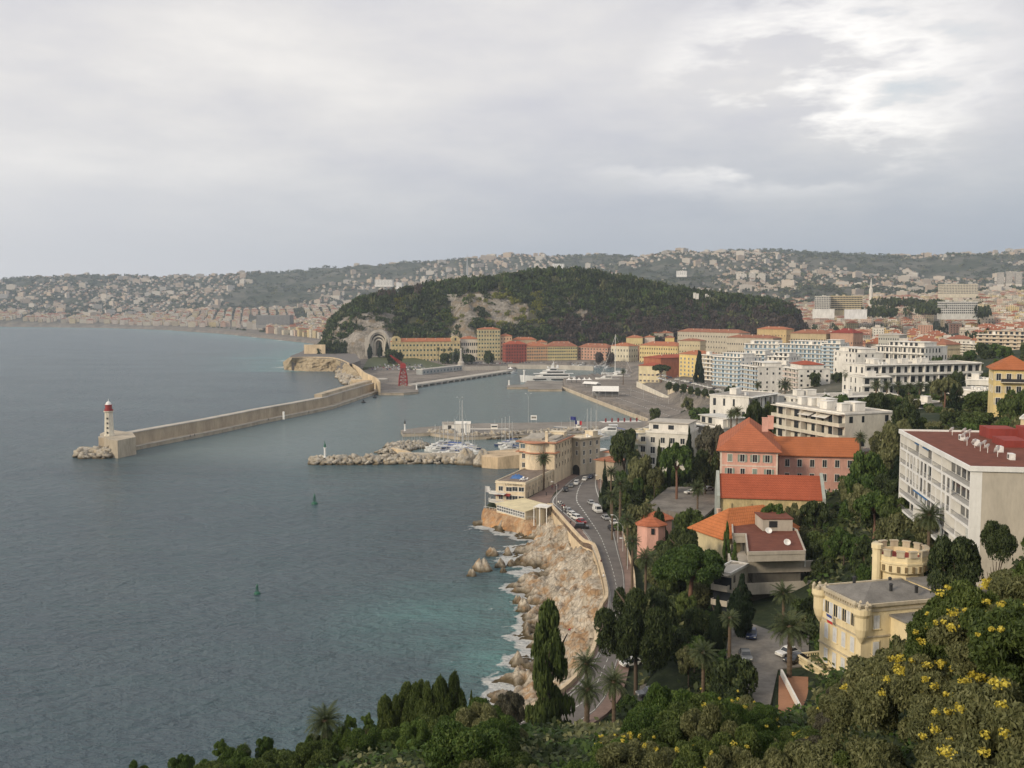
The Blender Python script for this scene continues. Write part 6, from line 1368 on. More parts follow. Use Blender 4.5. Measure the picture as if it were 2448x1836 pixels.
# long white modern flats
s = B('modern_flats', 'long white modern flats with a dark red roof and stepped balconies', 'flats', 2174, 199.5, 2352, 153, 1036, 30, ztop=52., zb=36)
wm = plaster((.76, .76, .74), .12); s.walls(plaster((.50, .46, .39), .15)); fh = 3.05; NF = 5
for k in range(NF):
    z = s.h-(k+1)*fh; b = MB(); b.box(0, s.w, -1.7, -.002, z-.22, z+.22); b.box(-.02, .25, -1.72, -.002, z+.221, z+fh-.221); b.box(s.w-.25, s.w+.02, -1.72, -.002, z+.221, z+fh-.221); o = b.build('balcony', wm, s.t)
    b = MB(); b.box(.3, s.w-.3, -1.66, -1.62, z+.95, z+1.0); [b.tube([(x, -1.64, z+.22), (x, -1.64, z+.95)], .025, 4, cap=False) for x in np.arange(.5, s.w, .5)]; b.build('railing', plain('grey_rail', (.16, .16, .16)), o)
    b = MB(); b.box(.3, s.w-.3, -.06, .02, z+.25, z+fh-.3); b.build('glazing', glass, o)
    R = np.random.default_rng(k+3); xs_ = np.arange(3, s.w-2, 3.05)
    for x in xs_:
        q = MB()
        if R.random() < .3: q.box(x-.13, x+.13, -1.71, -.07, z+.222, z+fh-.222)
        else: q.box(x-.1, x+.1, -.2, -.07, z+.222, z+fh-.222)
        q.build('partition', wm, o)
    for x in xs_:
        if R.random() < .22: q = MB(); q.box(x+.4, x+1.7, -.16, -.08, z+.3, z+fh-.5); q.build('curtain', plain('pale_curtain', (.5, .53, .52)), o)
    if k in (0, 3): q = MB(); q.add([(s.w*.2, -.1, z+fh-.35), (s.w*.42, -.1, z+fh-.35), (s.w*.42, -1.3, z+fh-.9), (s.w*.2, -1.3, z+fh-.9)], [(0, 1, 2, 3)]); q.build('awning', plain('blue_awning', (.05, .18, .42)), o)
    if k in (1, 2):
        for x0_, x1_ in ((s.w*.12, s.w*.5), (s.w*.66, s.w*.8)):
            q = MB()
            for x in np.arange(x0_, x1_, 2.6): q.box(x-.35, x+.35, -1.73, -1.6, z+.222, z+fh-.222)
            q.build('front_panel', wm, o)
b = MB(); b.box(-.3, s.w+.3, -2, s.d+.3, s.h-.2, s.h+.25, 0, 1)
for a in ((-.3, s.w+.3, -2, -1.75), (-.3, -.05, -1.75, s.d), (s.w+.05, s.w+.3, -1.75, s.d)): b.box(*a, s.h+.252, s.h+.6)
s.roof = b.build('roof', [wm, T_br], s.t)
redb = plaster((.27, .055, .045), .2, key='red_render')
for x0, x1, y0, y1, h_ in ((4, 10, 12, 17, 1.9), (9, 14, 17, 22, 2.6), (15, 22, 11, 15, 1.2), (24, 33, 16, 24, 1.7), (20, 24, 22, 27, 2.4)): b = MB(); b.box(x0, x1, y0, y1, .0, h_); b.build('roof_housing', redb, s.roof, (0, 0, s.h+.252))
dish = MB(); dish.T = Matrix.Rotation(1.0, 4, 'X'); dish.lathe([(.1, 0), (.62, .22), (.58, .27), (.1, .12)], (0, 0, 0), 12); dish.T = None; dish.tube([(0, 0, -1), (0, 0, .2)], .06, 4); dm = dish.mesh('satellite_dish', whitep)
for x, y in ((7, 8.5), (8.8, 8.9), (14, 6.5), (21, 5), (23.5, 5.6), (25, 6.8), (28, 5.2), (30, 5.8), (32, 6.8), (34.5, 6), (6, 6.5)): inst('satellite_dish', dm, s.roof, (x, y, s.h+1.3), -.9)
for x, y in ((12, 6), (19, 6.5), (27, 8), (36, 7)): b = MB(); b.box(0, 1.6, 0, .8, 0, 1.0); b.box(.3, .9, -.03, .0, .2, .8, 1); b.build('cooling_unit', [whitep, darkm], s.roof, (x, y, s.h+.252))
b = MB()
for k in range(NF): z = s.h-(k+1)*fh; b.box(0, 8, 0, 1.4, z, z+.2); b.box(.3, 7.6, 1.35, 1.45, z+.5, z+2.3, 1)
o = b.build('side_balcony', [wm, glass], s.t, (s.w, 14, 0), PI/2); o.scale = (1, -1, 1)
# cream terraced flats behind the pink house
s = B('apartment_block', 'cream flats with long terraces and white awnings behind the pink roofs', 'flats', 1857, 338, 2021, 305, 968, 18, ztop=44.2, zb=29); s.block(4, wallm=plaster((.62, .59, .51)), slabm=plaster((.66, .62, .54)), parm=plaster((.6, .57, .47)), bal='f', fh=3.7, clutter=10, depth=2.2, bay=4, setback=False)
for k, (u, w_) in enumerate(((.42, 6), (.62, 7))): b = MB(); x = s.w*u; b.add([(x, -.1, s.h-.7), (x+w_, -.1, s.h-.7), (x+w_, -2.6, s.h-1.7), (x, -2.6, s.h-1.7)], [(0, 1, 2, 3)]); b.build('awning', white, s.t)
for x in (.3, .7): b = MB(); b.box(0, 5, 0, 4, 0, 2.6); b.box(-.2, 5.2, -.2, 4.2, 2.6, 2.8); b.build('roof_house', white, s.roof, (s.w*x, s.d*.45, s.h+.2))
# white curved flats above the marina
s = B('apartment_block', 'white flats with rounded end balconies above the marina', 'flats', 1526, 352, 1644, 345, 1033, 16, zb=13); s.walls(plaster((.66, .64, .58))); s.flat(paleconc, .8, 0)
s.windows('f', 5, [s.h-3.4], 1.5, 1.9, fm=white); s.windows('f', 5, [s.h-7.2, s.h-11], 1.6, 2.3, fm=white)
for z in (s.h-4.1, s.h-.1, s.h-7.8): b = MB(); b.lathe([(3.2, z-.22), (3.2, z+.02)], (.6, 2.2, 0), 20); o = b.build('balcony', white, s.t); b = MB(); b.lathe([(3.2, z+.02), (3.2, z+.95), (3.05, z+.95), (3.05, z+.02)], (.6, 2.2, 0), 20); b.build('parapet', plaster((.62, .56, .42)), o)
b = MB(); b.box(3, s.w-.5, 3, s.d-1, 0, 3.1); b.box(2.6, s.w, 2.4, s.d-.6, 3.1, 3.4, 2); [b.box(x-1, x+1, 2.94, 3.1, .9, 2.4, 1) for x in (5.5, 11)]; b.build('penthouse', [white, glass, paleconc], s.t, (0, 0, s.h+.2))
s = B('apartment_block', 'greyish white flats with curved balconies left of the tall pink house', 'flats', 1640, 372, 1730, 352, 1010, 15, zb=14); s.block(5, wallm=plaster((.58, .57, .53)), bal='f', setback=True, clutter=6, fh=3.6)
s = B('yellow_house', 'bright yellow house with an orange roof at the right edge, halfway up', 'house', 2376, 322, 2475, 318, 882, 14, zb=38); s.walls(plaster((.70, .56, .27))); s.cornice(cream, .3, .3); s.hip(T2, 4.2, .9); s.chimney([(9.5, 3, s.h+2.2)])
s.windows('f', 4, [s.h-3.6, s.h-7.6, s.h-11.4], 1.3, 2.1, 'sh', sm=plain('cream_shutter', (.6, .52, .34))); s.windows('l', 3, [s.h-3.6, s.h-7.6], 1.2, 2.)
b = MB(); b.box(0, 7, -2, 0, -.25, 0); b.box(0, 7, -2, -1.88, 0, 1, 1); [inst('balcony', b.mesh('balcony', [cream, darkm]) if k == 0 else bpy.data.meshes['balcony'], s.t, (2, 0, s.h-4-k*4)) for k in range(2)] if False else b.build('balcony', [cream, darkm], s.t, (2, 0, s.h-4))
s = B('cream_house', 'pale cream house corner cut off by the right edge among trees', 'house', 2440, 215, 2510, 212, 1002, 8, zb=44); s.walls(plaster((.66, .55, .36))); s.flat(cream, .4, 0)
# crenellated villa
vy = plaster((.76, .65, .42), .16); vt = plaster((.50, .44, .33), .25, key='lichened_stone'); zinc = plaster((.20, .19, .175), .3, .7, .5, 'zinc_roof'); wsh = plain('white_shutter', (.66, .68, .70))
s = B('castle_villa', 'pale yellow castle like villa with corner turrets and a zinc roof', 'villa', 1962, 156, 2062, 145.5, 1402, 15, zb=18.5); s.walls(vy); V_ = s; H1 = s.h
s.windows('f', 4, [H1-3.6], 1.0, 1.9, 'sh', sm=wsh, fm=vy, u0=.08, u1=.92); s.windows('f', 4, [H1-7.6], 1.0, 2.3, 'closed', sm=wsh, fm=vy, u0=.08, u1=.92); s.windows('f', 4, [H1-11.6], 1.0, 2.3, 'closed', sm=wsh, fm=vy, u0=.08, u1=.92); s.windows('l', 3, [H1-3.6, H1-7.6], 1.0, 2.1, 'sh', sm=wsh, fm=vy)
s.windows('r', 3, [H1-3.6, H1-7.6], 1.0, 2.0, 'closed', sm=wsh, fm=vy)
b = MB(); e = .45
for z, hh in ((H1-1.0, .35), (H1-4.9, .25), (H1-8.9, .25)): b.box(-.15, s.w+.15, -.15, 0, z, z+hh); b.box(s.w, s.w+.15, 0, s.d, z, z+hh)
for x in np.arange(1.3, s.w-1, .62): b.box(x-.13, x+.13, -.3, -.002, H1-.64, H1-.2)
b.box(-.4, s.w+.4, -.4, 0, H1-.2, H1+.25); b.box(s.w, s.w+.4, 0, s.d, H1-.2, H1+.25); b.box(-.4, 0, 0, s.d, H1-.2, H1+.25); b.build('cornice', vt, s.t)
s.hip(zinc, 1.6, -.3, z=H1+.2)
b = MB(); [b.lathe([(.25, 0), (.25, .9), (.35, 1.0), (.15, 1.2)], (x, y, 0), 8) for x, y in ((3, 4), (5, 9), (8, 7), (10, 10))]; b.build('roof_vent', darkm, s.roof, (0, 0, H1+1.0))
for x in (0, s.w):
    b = MB(); b.lathe([(.2, H1-5.6), (.75, H1-4.6), (.85, H1-4.3), (1.05, H1-3.4), (1.05, H1-1.6), (1.35, H1-1.1), (1.35, H1-.3)], (x, 0, 0), 16); b.build('turret', vy, s.t)
    b = MB()
    for k in range(7): a = k*2*PI/7; b.lathe([(.2, 0), (.24, .5), (.3, .55), (.05, .85)], (x+1.15*math.cos(a), 1.15*math.sin(a), H1-.3), 6)
    b.build('battlement', vt, s.t)
b = MB(); b.box(0, 6, 0, 9, -9, 0); b.box(-.3, 6.3, -.3, 9.3, 0, .3, 1, 1); b.build('side_wing', [vy, zinc], s.t, (s.w+.02, 5, H1-1.9))
b = MB(); b.box(0, 9, 0, 7, -12, 1.0); b.box(-.3, 9.3, -.3, 7.3, 1.0, 1.3, 1, 1); b.build('rear_wing', [vy, zinc], s.t, (1.6, s.d+.02, H1-.6))
b = MB(); b.box(-2.2, s.w*.78, -2.8, -.02, H1-12.6, H1-12.3); b.box(-2.2, -.02, 0, 8, H1-12.6, H1-12.3); b.box(-2.2, s.w*.78, -2.8, -2.6, -6, H1-12.6); b.box(-2.2, -2.0, -2.6, 8, -6, H1-12.6); o = b.build('balcony', vy, s.t)
b = MB(); b.box(-2.3, s.w*.78, -2.95, -2.6, H1-11.5, H1-11.3); b.box(-2.3, -1.95, -2.6, 8, H1-11.5, H1-11.3); [b.lathe([(.12, H1-12.3), (.05, H1-12.1), (.13, H1-11.9), (.06, H1-11.6), (.1, H1-11.5)], (x, -2.78, 0), 6) for x in np.arange(-2, s.w*.77, .42)]; [b.lathe([(.12, H1-12.3), (.05, H1-12.1), (.13, H1-11.9), (.06, H1-11.6), (.1, H1-11.5)], (-2.1, y, 0), 6) for y in np.arange(-2.4, 8, .42)]; b.build('balustrade', vy, o)
fl = MB(); fl.tube([(0, 0, 0), (-.9, -1.5, .9)], .04, 5); fo_ = thing('villa_flag', 'blue white and red flag hanging from the front of the yellow villa', 'flag', tuple(s.t.matrix_basis @ Vector((s.w*.45, -.1, H1-3.8))), s.rz); fl.build('pole', whitep, fo_)
for k, c_ in enumerate(((.03, .06, .25), (.7, .7, .7), (.5, .04, .04))): q = MB(); q.add([(-.85+.1*k, -1.45+.0*k, .85-k*.45), (-.35+.1*k, -.8, .45-k*.45), (-.25+.1*k, -.75, 0-k*.45), (-.75+.1*k, -1.4, .4-k*.45)], [(0, 1, 2, 3)]); q.build('cloth', plain('flag_cloth', c_), fo_)
# octagonal crenellated tower
cT = P(2152, 1330, 164); t = thing('castle_tower', 'round crenellated yellow tower with a red flat top behind the villa', 'tower', (cT.x, cT.y, 20)); zt = P(2152, 1334, 160).z-20
b = MB(); b.lathe([(3.7, 0), (3.7, zt-3.1), (4.35, zt-2.6), (4.35, zt-1.3), (4.5, zt-1.2), (4.5, zt-.9), (4.3, zt-.9), (4.3, zt), (3.9, zt), (3.9, zt-1.0)], n=10, a0=.2); b.build('wall', vy, t)
b = MB(); b.lathe([(3.89, zt-1.0), (3.89, zt-.8)], n=10, a0=.2); b.build('roof', redb, t)
b = MB()
for k in range(13): a = k*2*PI/13; b.T = Matrix.Rotation(a, 4, 'Z'); b.box(3.85, 4.4, -.6, .6, zt+.002, zt+.9); b.box(3.75, 4.5, -.7, .7, zt+.902, zt+1.1)
b.T = None; b.build('battlement', vt, t); b = MB()
for k in range(22): a = k*2*PI/22; b.T = Matrix.Rotation(a, 4, 'Z'); b.box(4.05, 4.40, -.22, .22, zt-2.45, zt-1.5)
b.T = None; b.build('slit', plaster((.2, .15, .08)), t)
b = MB(); b.lathe([(.75, 0), (.75, zt+.9), (.95, zt+1), (.95, zt+1.7), (.6, zt+1.7)], n=10); b.build('stair_turret', vy, t, (-4.3, -1.2, 0))
# court, drive and patio beside the villa
def area(nm, z, q, mat): b = MB(); b.prism(pz(z, *q), z-2.5, z); tag(b.build(nm, mat), None, None, None, 'structure')
area('car_park', 19.5, ((1555,1200),(1600,1163),(1715,1165),(1735,1185),(1700,1220),(1652,1262),(1622,1225),(1560,1215)), lot); area('courtyard', 20.2, ((1756,1640),(1735,1560),(1745,1500),(1800,1492),(1850,1510),(1935,1520),(1932,1590),(1860,1600),(1838,1700),(1790,1720)), lot)
area('patio', 20.5, ((1862,1615),(1932,1618),(1932,1700),(1860,1705)), plaster((.33, .17, .10), .15)); area('garden_path', 15.3, ((1530,1640),(1600,1610),(1650,1640),(1600,1700),(1520,1690)), lot)
b = MB(); p = at(1868, 1615, 20.5); b.box(-.15, .15, -14, 0, 0, 1.0); tag(b.build('garden_wall', white, None, tuple(p), -.08), 'low white wall between the drive hedge and the red patio', 'wall')

b = MB(); b.prism(pz(7.95, (1254,1196),(1290,1215),(1315,1200),(1338,1172),(1378,1140),(1436,1120),(1442,1112),(1372,1128)), 5, 7.95); tag(b.build('forecourt', pave), None, None, None, 'structure')
# ================================================================ cars, boats, lamps, people
CARM = {k: (lambda m_: m_)(plain('car_paint_'+k, c, .25, .1, .6)) for k, c in dict(white=(.72,.72,.70), silver=(.42,.43,.44), grey=(.14,.15,.16), black=(.02,.021,.025), blue=(.03,.045,.10), red=(.26,.02,.025), green=(.04,.09,.06)).items()}
def car_meshes(kind, colour):
    L, W_, Hh = {'car': (4.2, 1.72, 1.45), 'suv': (4.5, 1.85, 1.75), 'van': (5.2, 2.0, 2.4)}[kind]
    prof = {'car': [(-.5,.28),(-.5,.62),(-.46,.74),(-.30,.80),(.34,.82),(.47,.74),(.5,.55),(.5,.28)], 'suv': [(-.5,.32),(-.5,.8),(-.46,.95),(-.3,1.),(.42,1.02),(.49,.95),(.5,.6),(.5,.32)], 'van': [(-.5,.3),(-.5,.95),(-.42,1.15),(-.36,1.2),(.49,1.2),(.5,1.1),(.5,.5),(.5,.3)]}[kind]
    cab = {'car': [(-.24,.80),(-.10,1.38),(.02,1.45),(.22,1.42),(.40,.82)], 'suv': [(-.26,1.),(-.14,1.68),(.0,1.75),(.36,1.72),(.46,1.02)], 'van': [(-.38,1.2),(-.26,2.2),(-.18,2.4),(.46,2.4),(.49,1.2)]}[kind]
    b = MB(); h = W_/2; n = len(prof)
    b.add([(x*L, -h, z) for x, z in prof]+[(x*L, h, z) for x, z in prof], [tuple(range(n)), tuple(range(2*n-1, n-1, -1))]+[(i, n+i, n+(i+1) % n, (i+1) % n) for i in range(n)])
    k = h*.80; m_ = len(cab); lo = [z < cab[1][1]*.95 for x, z in cab]; ws = [h*.93 if q else k for q in lo]
    b.add([(x*L, -w_, z) for (x, z), w_ in zip(cab, ws)]+[(x*L, w_, z) for (x, z), w_ in zip(cab, ws)], [tuple(range(m_)), tuple(range(2*m_-1, m_-1, -1))]+[(i, m_+i, m_+i+1, i+1) for i in range(m_-1)])
    body = b.mesh('body', CARM[colour])
    g_ = MB(); z0, z1 = cab[0][1]+.06, cab[1][1]-.06
    def gp(t): return cab[0][0]+(cab[1][0]-cab[0][0])*t
    for s in (-1, 1):
        xa, xb, xc, xd = gp(.15)*L+.12, gp(.9)*L+.12, cab[-2][0]*L-.05, (cab[-2][0]*.2+cab[-1][0]*.8)*L-.12
        if kind == 'van': xc = xd = -.1*L
        y0, y1 = s*(h*.93+.0), s*(k+.035); g_.add([(xa, y0, z0), (xd, y0, z0), (xc, y1, z1), (xb, y1, z1)], [(0, 1, 2, 3) if s < 0 else (3, 2, 1, 0)])
    g_.add([(gp(.1)*L-.03, -h*.84, z0), (gp(.1)*L-.03, h*.84, z0), (gp(.95)*L-.03, k*.9, z1), (gp(.95)*L-.03, -k*.9, z1)], [(3, 2, 1, 0)])
    if kind != 'van': e = cab[-1][0]*L; f_ = cab[-2][0]*L; g_.add([(e-.0, -h*.84, z0), (e-.0, h*.84, z0), (f_+.08, k*.9, z1), (f_+.08, -k*.9, z1)], [(0, 1, 2, 3)])
    wh = MB(); wh.T = Matrix.Rotation(PI/2, 4, 'X'); wh.lathe([(.31, -.1), (.33, -.08), (.33, .08), (.31, .1)], n=12); wh.T = None
    hl = MB(); hl.box(-.03, .03, -.18, .18, -.07, .07)
    return body, g_.mesh('windows', glass), wh.mesh('wheel', black), hl.mesh('headlight', plain('lamp_glass', (.6, .6, .55), .2)), hl.mesh('rear_light', plain('rear_lamp', (.3, .02, .02), .3)), L, W_, prof[1][1]
_cm = {}
def car(kind, colour, pos, rz, label, group=None, full=True, cat_=None):
    if (kind, colour) not in _cm: _cm[(kind, colour)] = car_meshes(kind, colour)
    bd, gl, wh, hl, rl, L, W_, hz = _cm[(kind, colour)]; t = thing('parked_'+('van' if kind == 'van' else 'car'), label, cat_ or ('van' if kind == 'van' else 'car'), tuple(pos), rz, group)
    inst('body', bd, t); inst('glazing', gl, t)
    if full:
        for x in (-.32, .31):
            for y in (-1, 1): inst('wheel', wh, t, (x*L, y*(W_/2-.08), .33))
        for y in (-1, 1): inst('headlight', hl, t, (-L/2-.01, y*W_*.34, hz)); inst('rear_light', rl, t, (L/2+.01, y*W_*.36, hz))
    return t
def roadz(px, py):
    z = 9.
    for _ in range(4): p = at(px, py, z); z = float(dline(np.array([p.x]), np.array([p.y]), [tuple(q) for q in ROADC])[1][0])
    return at(px, py, z)
def roaddir(p):
    k = min(range(len(RL)-1), key=lambda i: (RL[i]-p).length); d = RL[k+1]-RL[k]; return math.atan2(d.y, d.x)
for kd, cl, px, py, da, lb in (
 ('car','blue',1412,1143,0,'dark blue car, farthest in the row parked along the corner house'),('car','white',1398,1148,0,'white car second from the far end of the row along the corner house'),('suv','white',1378,1158,0,'white people carrier in the middle of the row along the corner house'),
 ('car','grey',1366,1164,0,'grey car between the white people carrier and the nearest black car of the row'),('suv','black',1352,1174,.1,'black car nearest the palm, at the near end of the row along the corner house'),
 ('car','silver',1413,1205,.05,'silver car driving up the right lane just ahead of the white van'),('van','white',1428,1224,.05,'white van with rounded body on the right lane of the coast road'),
 ('car','silver',1448,1241,.1,'silver hatchback just below the white van on the right side'),('car','white',1467,1252,0,'white car half hidden behind the lamp post on the right kerb'),('car','black',1462,1266,0,'small black car at the right kerb below the white hatchback'),
 ('car','silver',1359,1224,.35,'silver car at the far end of the slanted parking above the sea wall'),('car','white',1369,1233,.35,'white car second from the far end of the slanted parking above the sea wall'),('suv','white',1379,1242,.35,'white estate car beside the red car above the sea wall'),
 ('car','red',1390,1250,.3,'dark red car between the white estate and the black car above the sea wall'),('suv','black',1391,1264,1.3,'black car nearest the viewer in the slanted parking above the sea wall')):
    p = roadz(px, py); car(kd, cl, p, roaddir(p)+PI+da, lb)
for kd, cl, px, py, z, rz, lb in (('car','white',1652,1180,19.5,.4,'white car parked under the palm in the paved yard'),('car','silver',1692,1173,19.5,.5,'silver car parked beside the pink house, right in the paved yard'),
 ('car','grey',1782,1574,20.2,1.5,'dark grey car on the villa drive, just above the pale jeep'),('suv','silver',1777,1606,20.2,1.5,'pale silver jeep on the villa drive, nearest the hedge'),('car','blue',1797,1522,20.2,1.3,'dark car in the shade at the top of the villa drive'),
 ('car','white',1884,1566,20.2,.5,'white car behind the big palm beside the yellow villa'),('car','black',1902,1582,20.2,.6,'black car right of the big palm trunk beside the yellow villa'),('car','grey',1553,1664,15.3,.2,'grey car almost hidden in the bushes at the bottom of the drive'),('car','white',1510,1590,14,.4,'white car behind the trunk of the big dark tree')):
    car(kd, cl, at(px, py, z), rz, lb)
kinds = [('car','white'),('car','silver'),('car','grey'),('car','black'),('car','blue'),('car','red'),('suv','white'),('suv','silver')]
def cars_in(n, poly, z, ang, step, label, grp, seed, rows_=None):
    R = np.random.default_rng(seed); P_ = pz(z, *poly); xs = [p[0] for p in P_]; ys = [p[1] for p in P_]; c, s_ = math.cos(ang), math.sin(ang); k = 0
    for i in range(-60, 60):
        for j in range(-60, 60):
            if (j % 3) == 2: continue
            u, v_ = i*step, j*5.6; x = sum(xs)/len(xs)+u*c-v_*s_; y = sum(ys)/len(ys)+u*s_+v_*c
            if k < n and sdist(np.array([x]), np.array([y]), P_)[0] > 0 and R.random() < .34:
                kd, cl = kinds[int(R.integers(0, 8))]; car(kd, cl, (x, y, z), ang+PI/2, f'{cl} car {label}', f'{cl} cars {grp}', False); k += 1
cars_in(130, ((868,872),(930,866),(1080,868),(1120,876),(1050,886),(880,886)), 4.06, .15, 3.4, 'in the big car park behind the red crane', 'in the car park behind the crane', 3)
def cars_line(n, a, b_, z, ang, label, grp, seed, keep=.85):
    R = np.random.default_rng(seed); p, q = at(*a, z), at(*b_, z)
    for i in range(n):
        if R.random() > keep: continue
        kd, cl = kinds[int(R.integers(0, 8))]; r = p.lerp(q, i/(n-1)); car(kd, cl, r, math.atan2(q.y-p.y, q.x-p.x)+ang, f'{cl} car {label}', f'{cl} cars {grp}', False)
cars_line(34, (1575,905), (1790,972), 13.05, 1.2, 'in the row along the upper harbour street', 'along the upper harbour street', 5)
cars_line(24, (1560,893), (1760,945), 13.05, 1.2, 'in the second row of the upper harbour street, under the trees', 'in the second row of the upper street', 6)
cars_line(30, (1100,868), (1212,870), 4.2, 1.5, 'parked in front of the far harbour houses', 'in front of the far harbour houses', 7, .7)
cars_line(34, (1215,868), (1450,868), 4.2, 1.5, 'along the quay below the coloured harbour houses', 'below the coloured harbour houses', 8, .6)
cars_line(14, (1100,886), (1200,884), 2.55, .1, 'on the far quay left of the boats', 'on the far quay', 9, .7)
for i, (px, py) in enumerate(((1338,1204),(1342,1208),(1347,1213),(1351,1217))):
    p = roadz(px, py); t = thing('motor_scooter', 'motor scooter in the small row at the top of the sea wall', 'scooter', tuple(p+Vector((0, 0, .1))), .6, 'scooters at the top of the sea wall'); b = MB(); b.tube([(-.7, 0, .3), (-.5, 0, .9), (-.3, 0, .45), (.2, 0, .45), (.6, 0, .75)], [.12, .1, .14, .16, .14], 6); b.build('body', CARM[('white', 'silver', 'red', 'white')[i]], t)
    for x in (-.65, .6): b = MB(); b.T = Matrix.Rotation(PI/2, 4, 'X'); b.lathe([(.25, -.06), (.28, 0), (.25, .06)], n=10); b.T = None; b.build('wheel', black, t, (x, 0, .27))
# street lamps
def lamp_mesh(h, arms):
    b = MB(); b.tube([(0, 0, 0), (0, 0, h*.86)], [.11, .07], 7); hd = MB()
    for s in arms: b.tube([(0, 0, h*.8), (s*.35, 0, h*.92), (s*1.1, 0, h), (s*1.7, 0, h)], [.06, .05, .045, .04], 5); hd.box(s*1.7-.35, s*1.7+.35, -.16, .16, h-.14, h+.06)
    return b.mesh('pole', plain('lamp_post_paint', (.46, .47, .46))), hd.mesh('lamp_head', whitep)
LM = {}
def lamp(px, py, z, h, label, arms=(-1,), rz=0., group=None):
    k = (round(h, 1), arms); LM.setdefault(k, lamp_mesh(h, arms)); p = at(px, py, z) if not callable(z) else z(px, py); t = thing('street_lamp', label, 'street lamp', tuple(p), rz, group); inst('pole', LM[k][0], t); inst('lamp_head', LM[k][1], t)
for px, py, arms, lb in ((1436, 1188, (-1,), 'white curved street lamp beside the upper garden, farthest on the inland kerb'), (1477, 1297, (-1,), 'street lamp with an arched head beside the black car on the inland kerb'), (1489, 1318, (-1, 1), 'double street lamp below the gatehouse on the inland kerb'), (1500, 1361, (-1,), 'street lamp above the big palm, nearest of the inland kerb group'), (1331, 1206, (-1,), 'street lamp at the edge of the seafront pavement by the palm'), (1479, 1582, (-1, 1), 'two armed white lamp left of the big dark tree')):
    lamp(px, py, roadz, 8., lb, arms)
for i, (px, py, h, lb) in enumerate(((1077+186, 1010, 19, 'tall thin light mast at the middle of the inner pier'), (1427, 1008, 19, 'tall thin light mast near the right of the inner pier'), (1083, 890, 24, 'tall white light mast on the far quay behind the crane'), (1099, 1012, 17, 'tall mast with cross arms on the inner pier, over the yachts'))): lamp(px, py, 2.2, h, lb, (-1, 1))
for i in range(8): lamp(1478+i*30, 938+i*7, 2.6, 9, 'white flag mast in the row along the ferry quay', (), group='masts along the ferry quay') if i < 6 else None
for i in range(7): lamp(1590+i*34, 915+i*9, 13, 8.5, 'street lamp in the row of the upper harbour street', (-1,), group='lamps of the upper harbour street')
for i in range(8): lamp(1000+i*28, 894-i*1.2, 2.55, 9, 'street lamp in the row on the far quay', (1,), group='lamps on the far quay')
# flags
def flag(px, py, z, h, cols_, label, fw=2.4, fh=1.6, name='flag'):
    p = at(px, py, z); t = thing(name, label, 'flag', tuple(p)); b = MB(); b.tube([(0, 0, 0), (0, 0, h)], [.09, .05], 6); b.build('pole', whitep, t); n = len(cols_)
    for i, c_ in enumerate(cols_):
        b = MB(); m_ = 5; V = []
        for k in range(m_+1): x = .1+fw*(i+k/m_)/n; V += [(x, .25*math.sin(x*2.2), h-.1-.12*x), (x, .25*math.sin(x*2.2), h-.1-fh-.12*x)]
        b.add(V, [(2*k, 2*k+1, 2*k+3, 2*k+2) for k in range(m_)]); b.build('cloth', plain('flag_cloth', c_), t)
flag(1160, 1215, 4.9, 8.2, ((.62, .62, .62),), 'white flag on the pole at the corner of the restaurant cliff', 1.5, 2.2)
flag(1363, 1030, 2.2, 9, ((.03, .04, .22),), 'dark blue flag on a pole above the marina', 3.4, 2.2); flag(1374, 1030, 2.2, 6.5, ((.02, .03, .15), (.7, .7, .7), (.5, .03, .04)), 'blue white and red flag beside the dark blue flag above the marina', 4.2, 2.4)
p = at(1276, 1012, 2.2); t = thing('notice_board', 'white square notice board on two posts on the inner pier', 'sign', tuple(p)); b = MB(); b.box(-2, 2, -.1, .1, 2.2, 5.2); b.build('panel', whitep, t); b = MB(); b.box(-1.4, -.5, -.13, -.102, 3.2, 4.4); b.box(-.3, .5, -.13, -.102, 3.2, 4.4); b.box(.7, 1.4, -.13, -.102, 3.2, 4.4); b.build('marking', plain('sign_letters', (.10, .085, .06)), t)
for x in (-1.7, 1.5): b = MB(); b.box(x, x+.2, -.1, .1, 0, 2.19); b.build('post', steel, t)
# ---------------------------------------------------------------- boats
def hull(b, L, W_, Hh, m=0, bow=.32, n=14, z0=-.4, top=1, sheer=.25):
    st = []
    for i in range(n+1):
        t = i/n; x = L*(t-.5); w_ = W_/2*(1 if t > bow else math.sin(PI/2*max(.02, t/bow))**.8)*(1-.12*max(0, t-.7)/.3); zt = Hh*(1+sheer*max(0, 1-t/.5)**1.5)
        st.append((x-(L*.05*max(0, 1-t/.2) if t < .2 else 0), w_, zt))
    V = []
    for x, w_, zt in st: V += [(x+.02*L, -w_*.55, z0), (x, -w_, zt), (x, w_, zt), (x+.02*L, w_*.55, z0)]
    b.add(V, [(4*i+j, 4*i+4+j, 4*i+5+j, 4*i+1+j) for i in range(n) for j in (0, 2)]+[(0, 1, 2, 3), (4*n+3, 4*n+2, 4*n+1, 4*n)]+[(4*i, 4*i+3, 4*i+7, 4*i+4) for i in range(n)], m)
    b.add(V, [(4*i+1, 4*i+5, 4*i+6, 4*i+2) for i in range(n)], top)
deckm = plain('boat_deck', (.56, .52, .45)); hullw = plain('boat_white', (.74, .75, .74), .3); canvas = plain('blue_canvas', (.07, .12, .32), .7)
_bm = {}
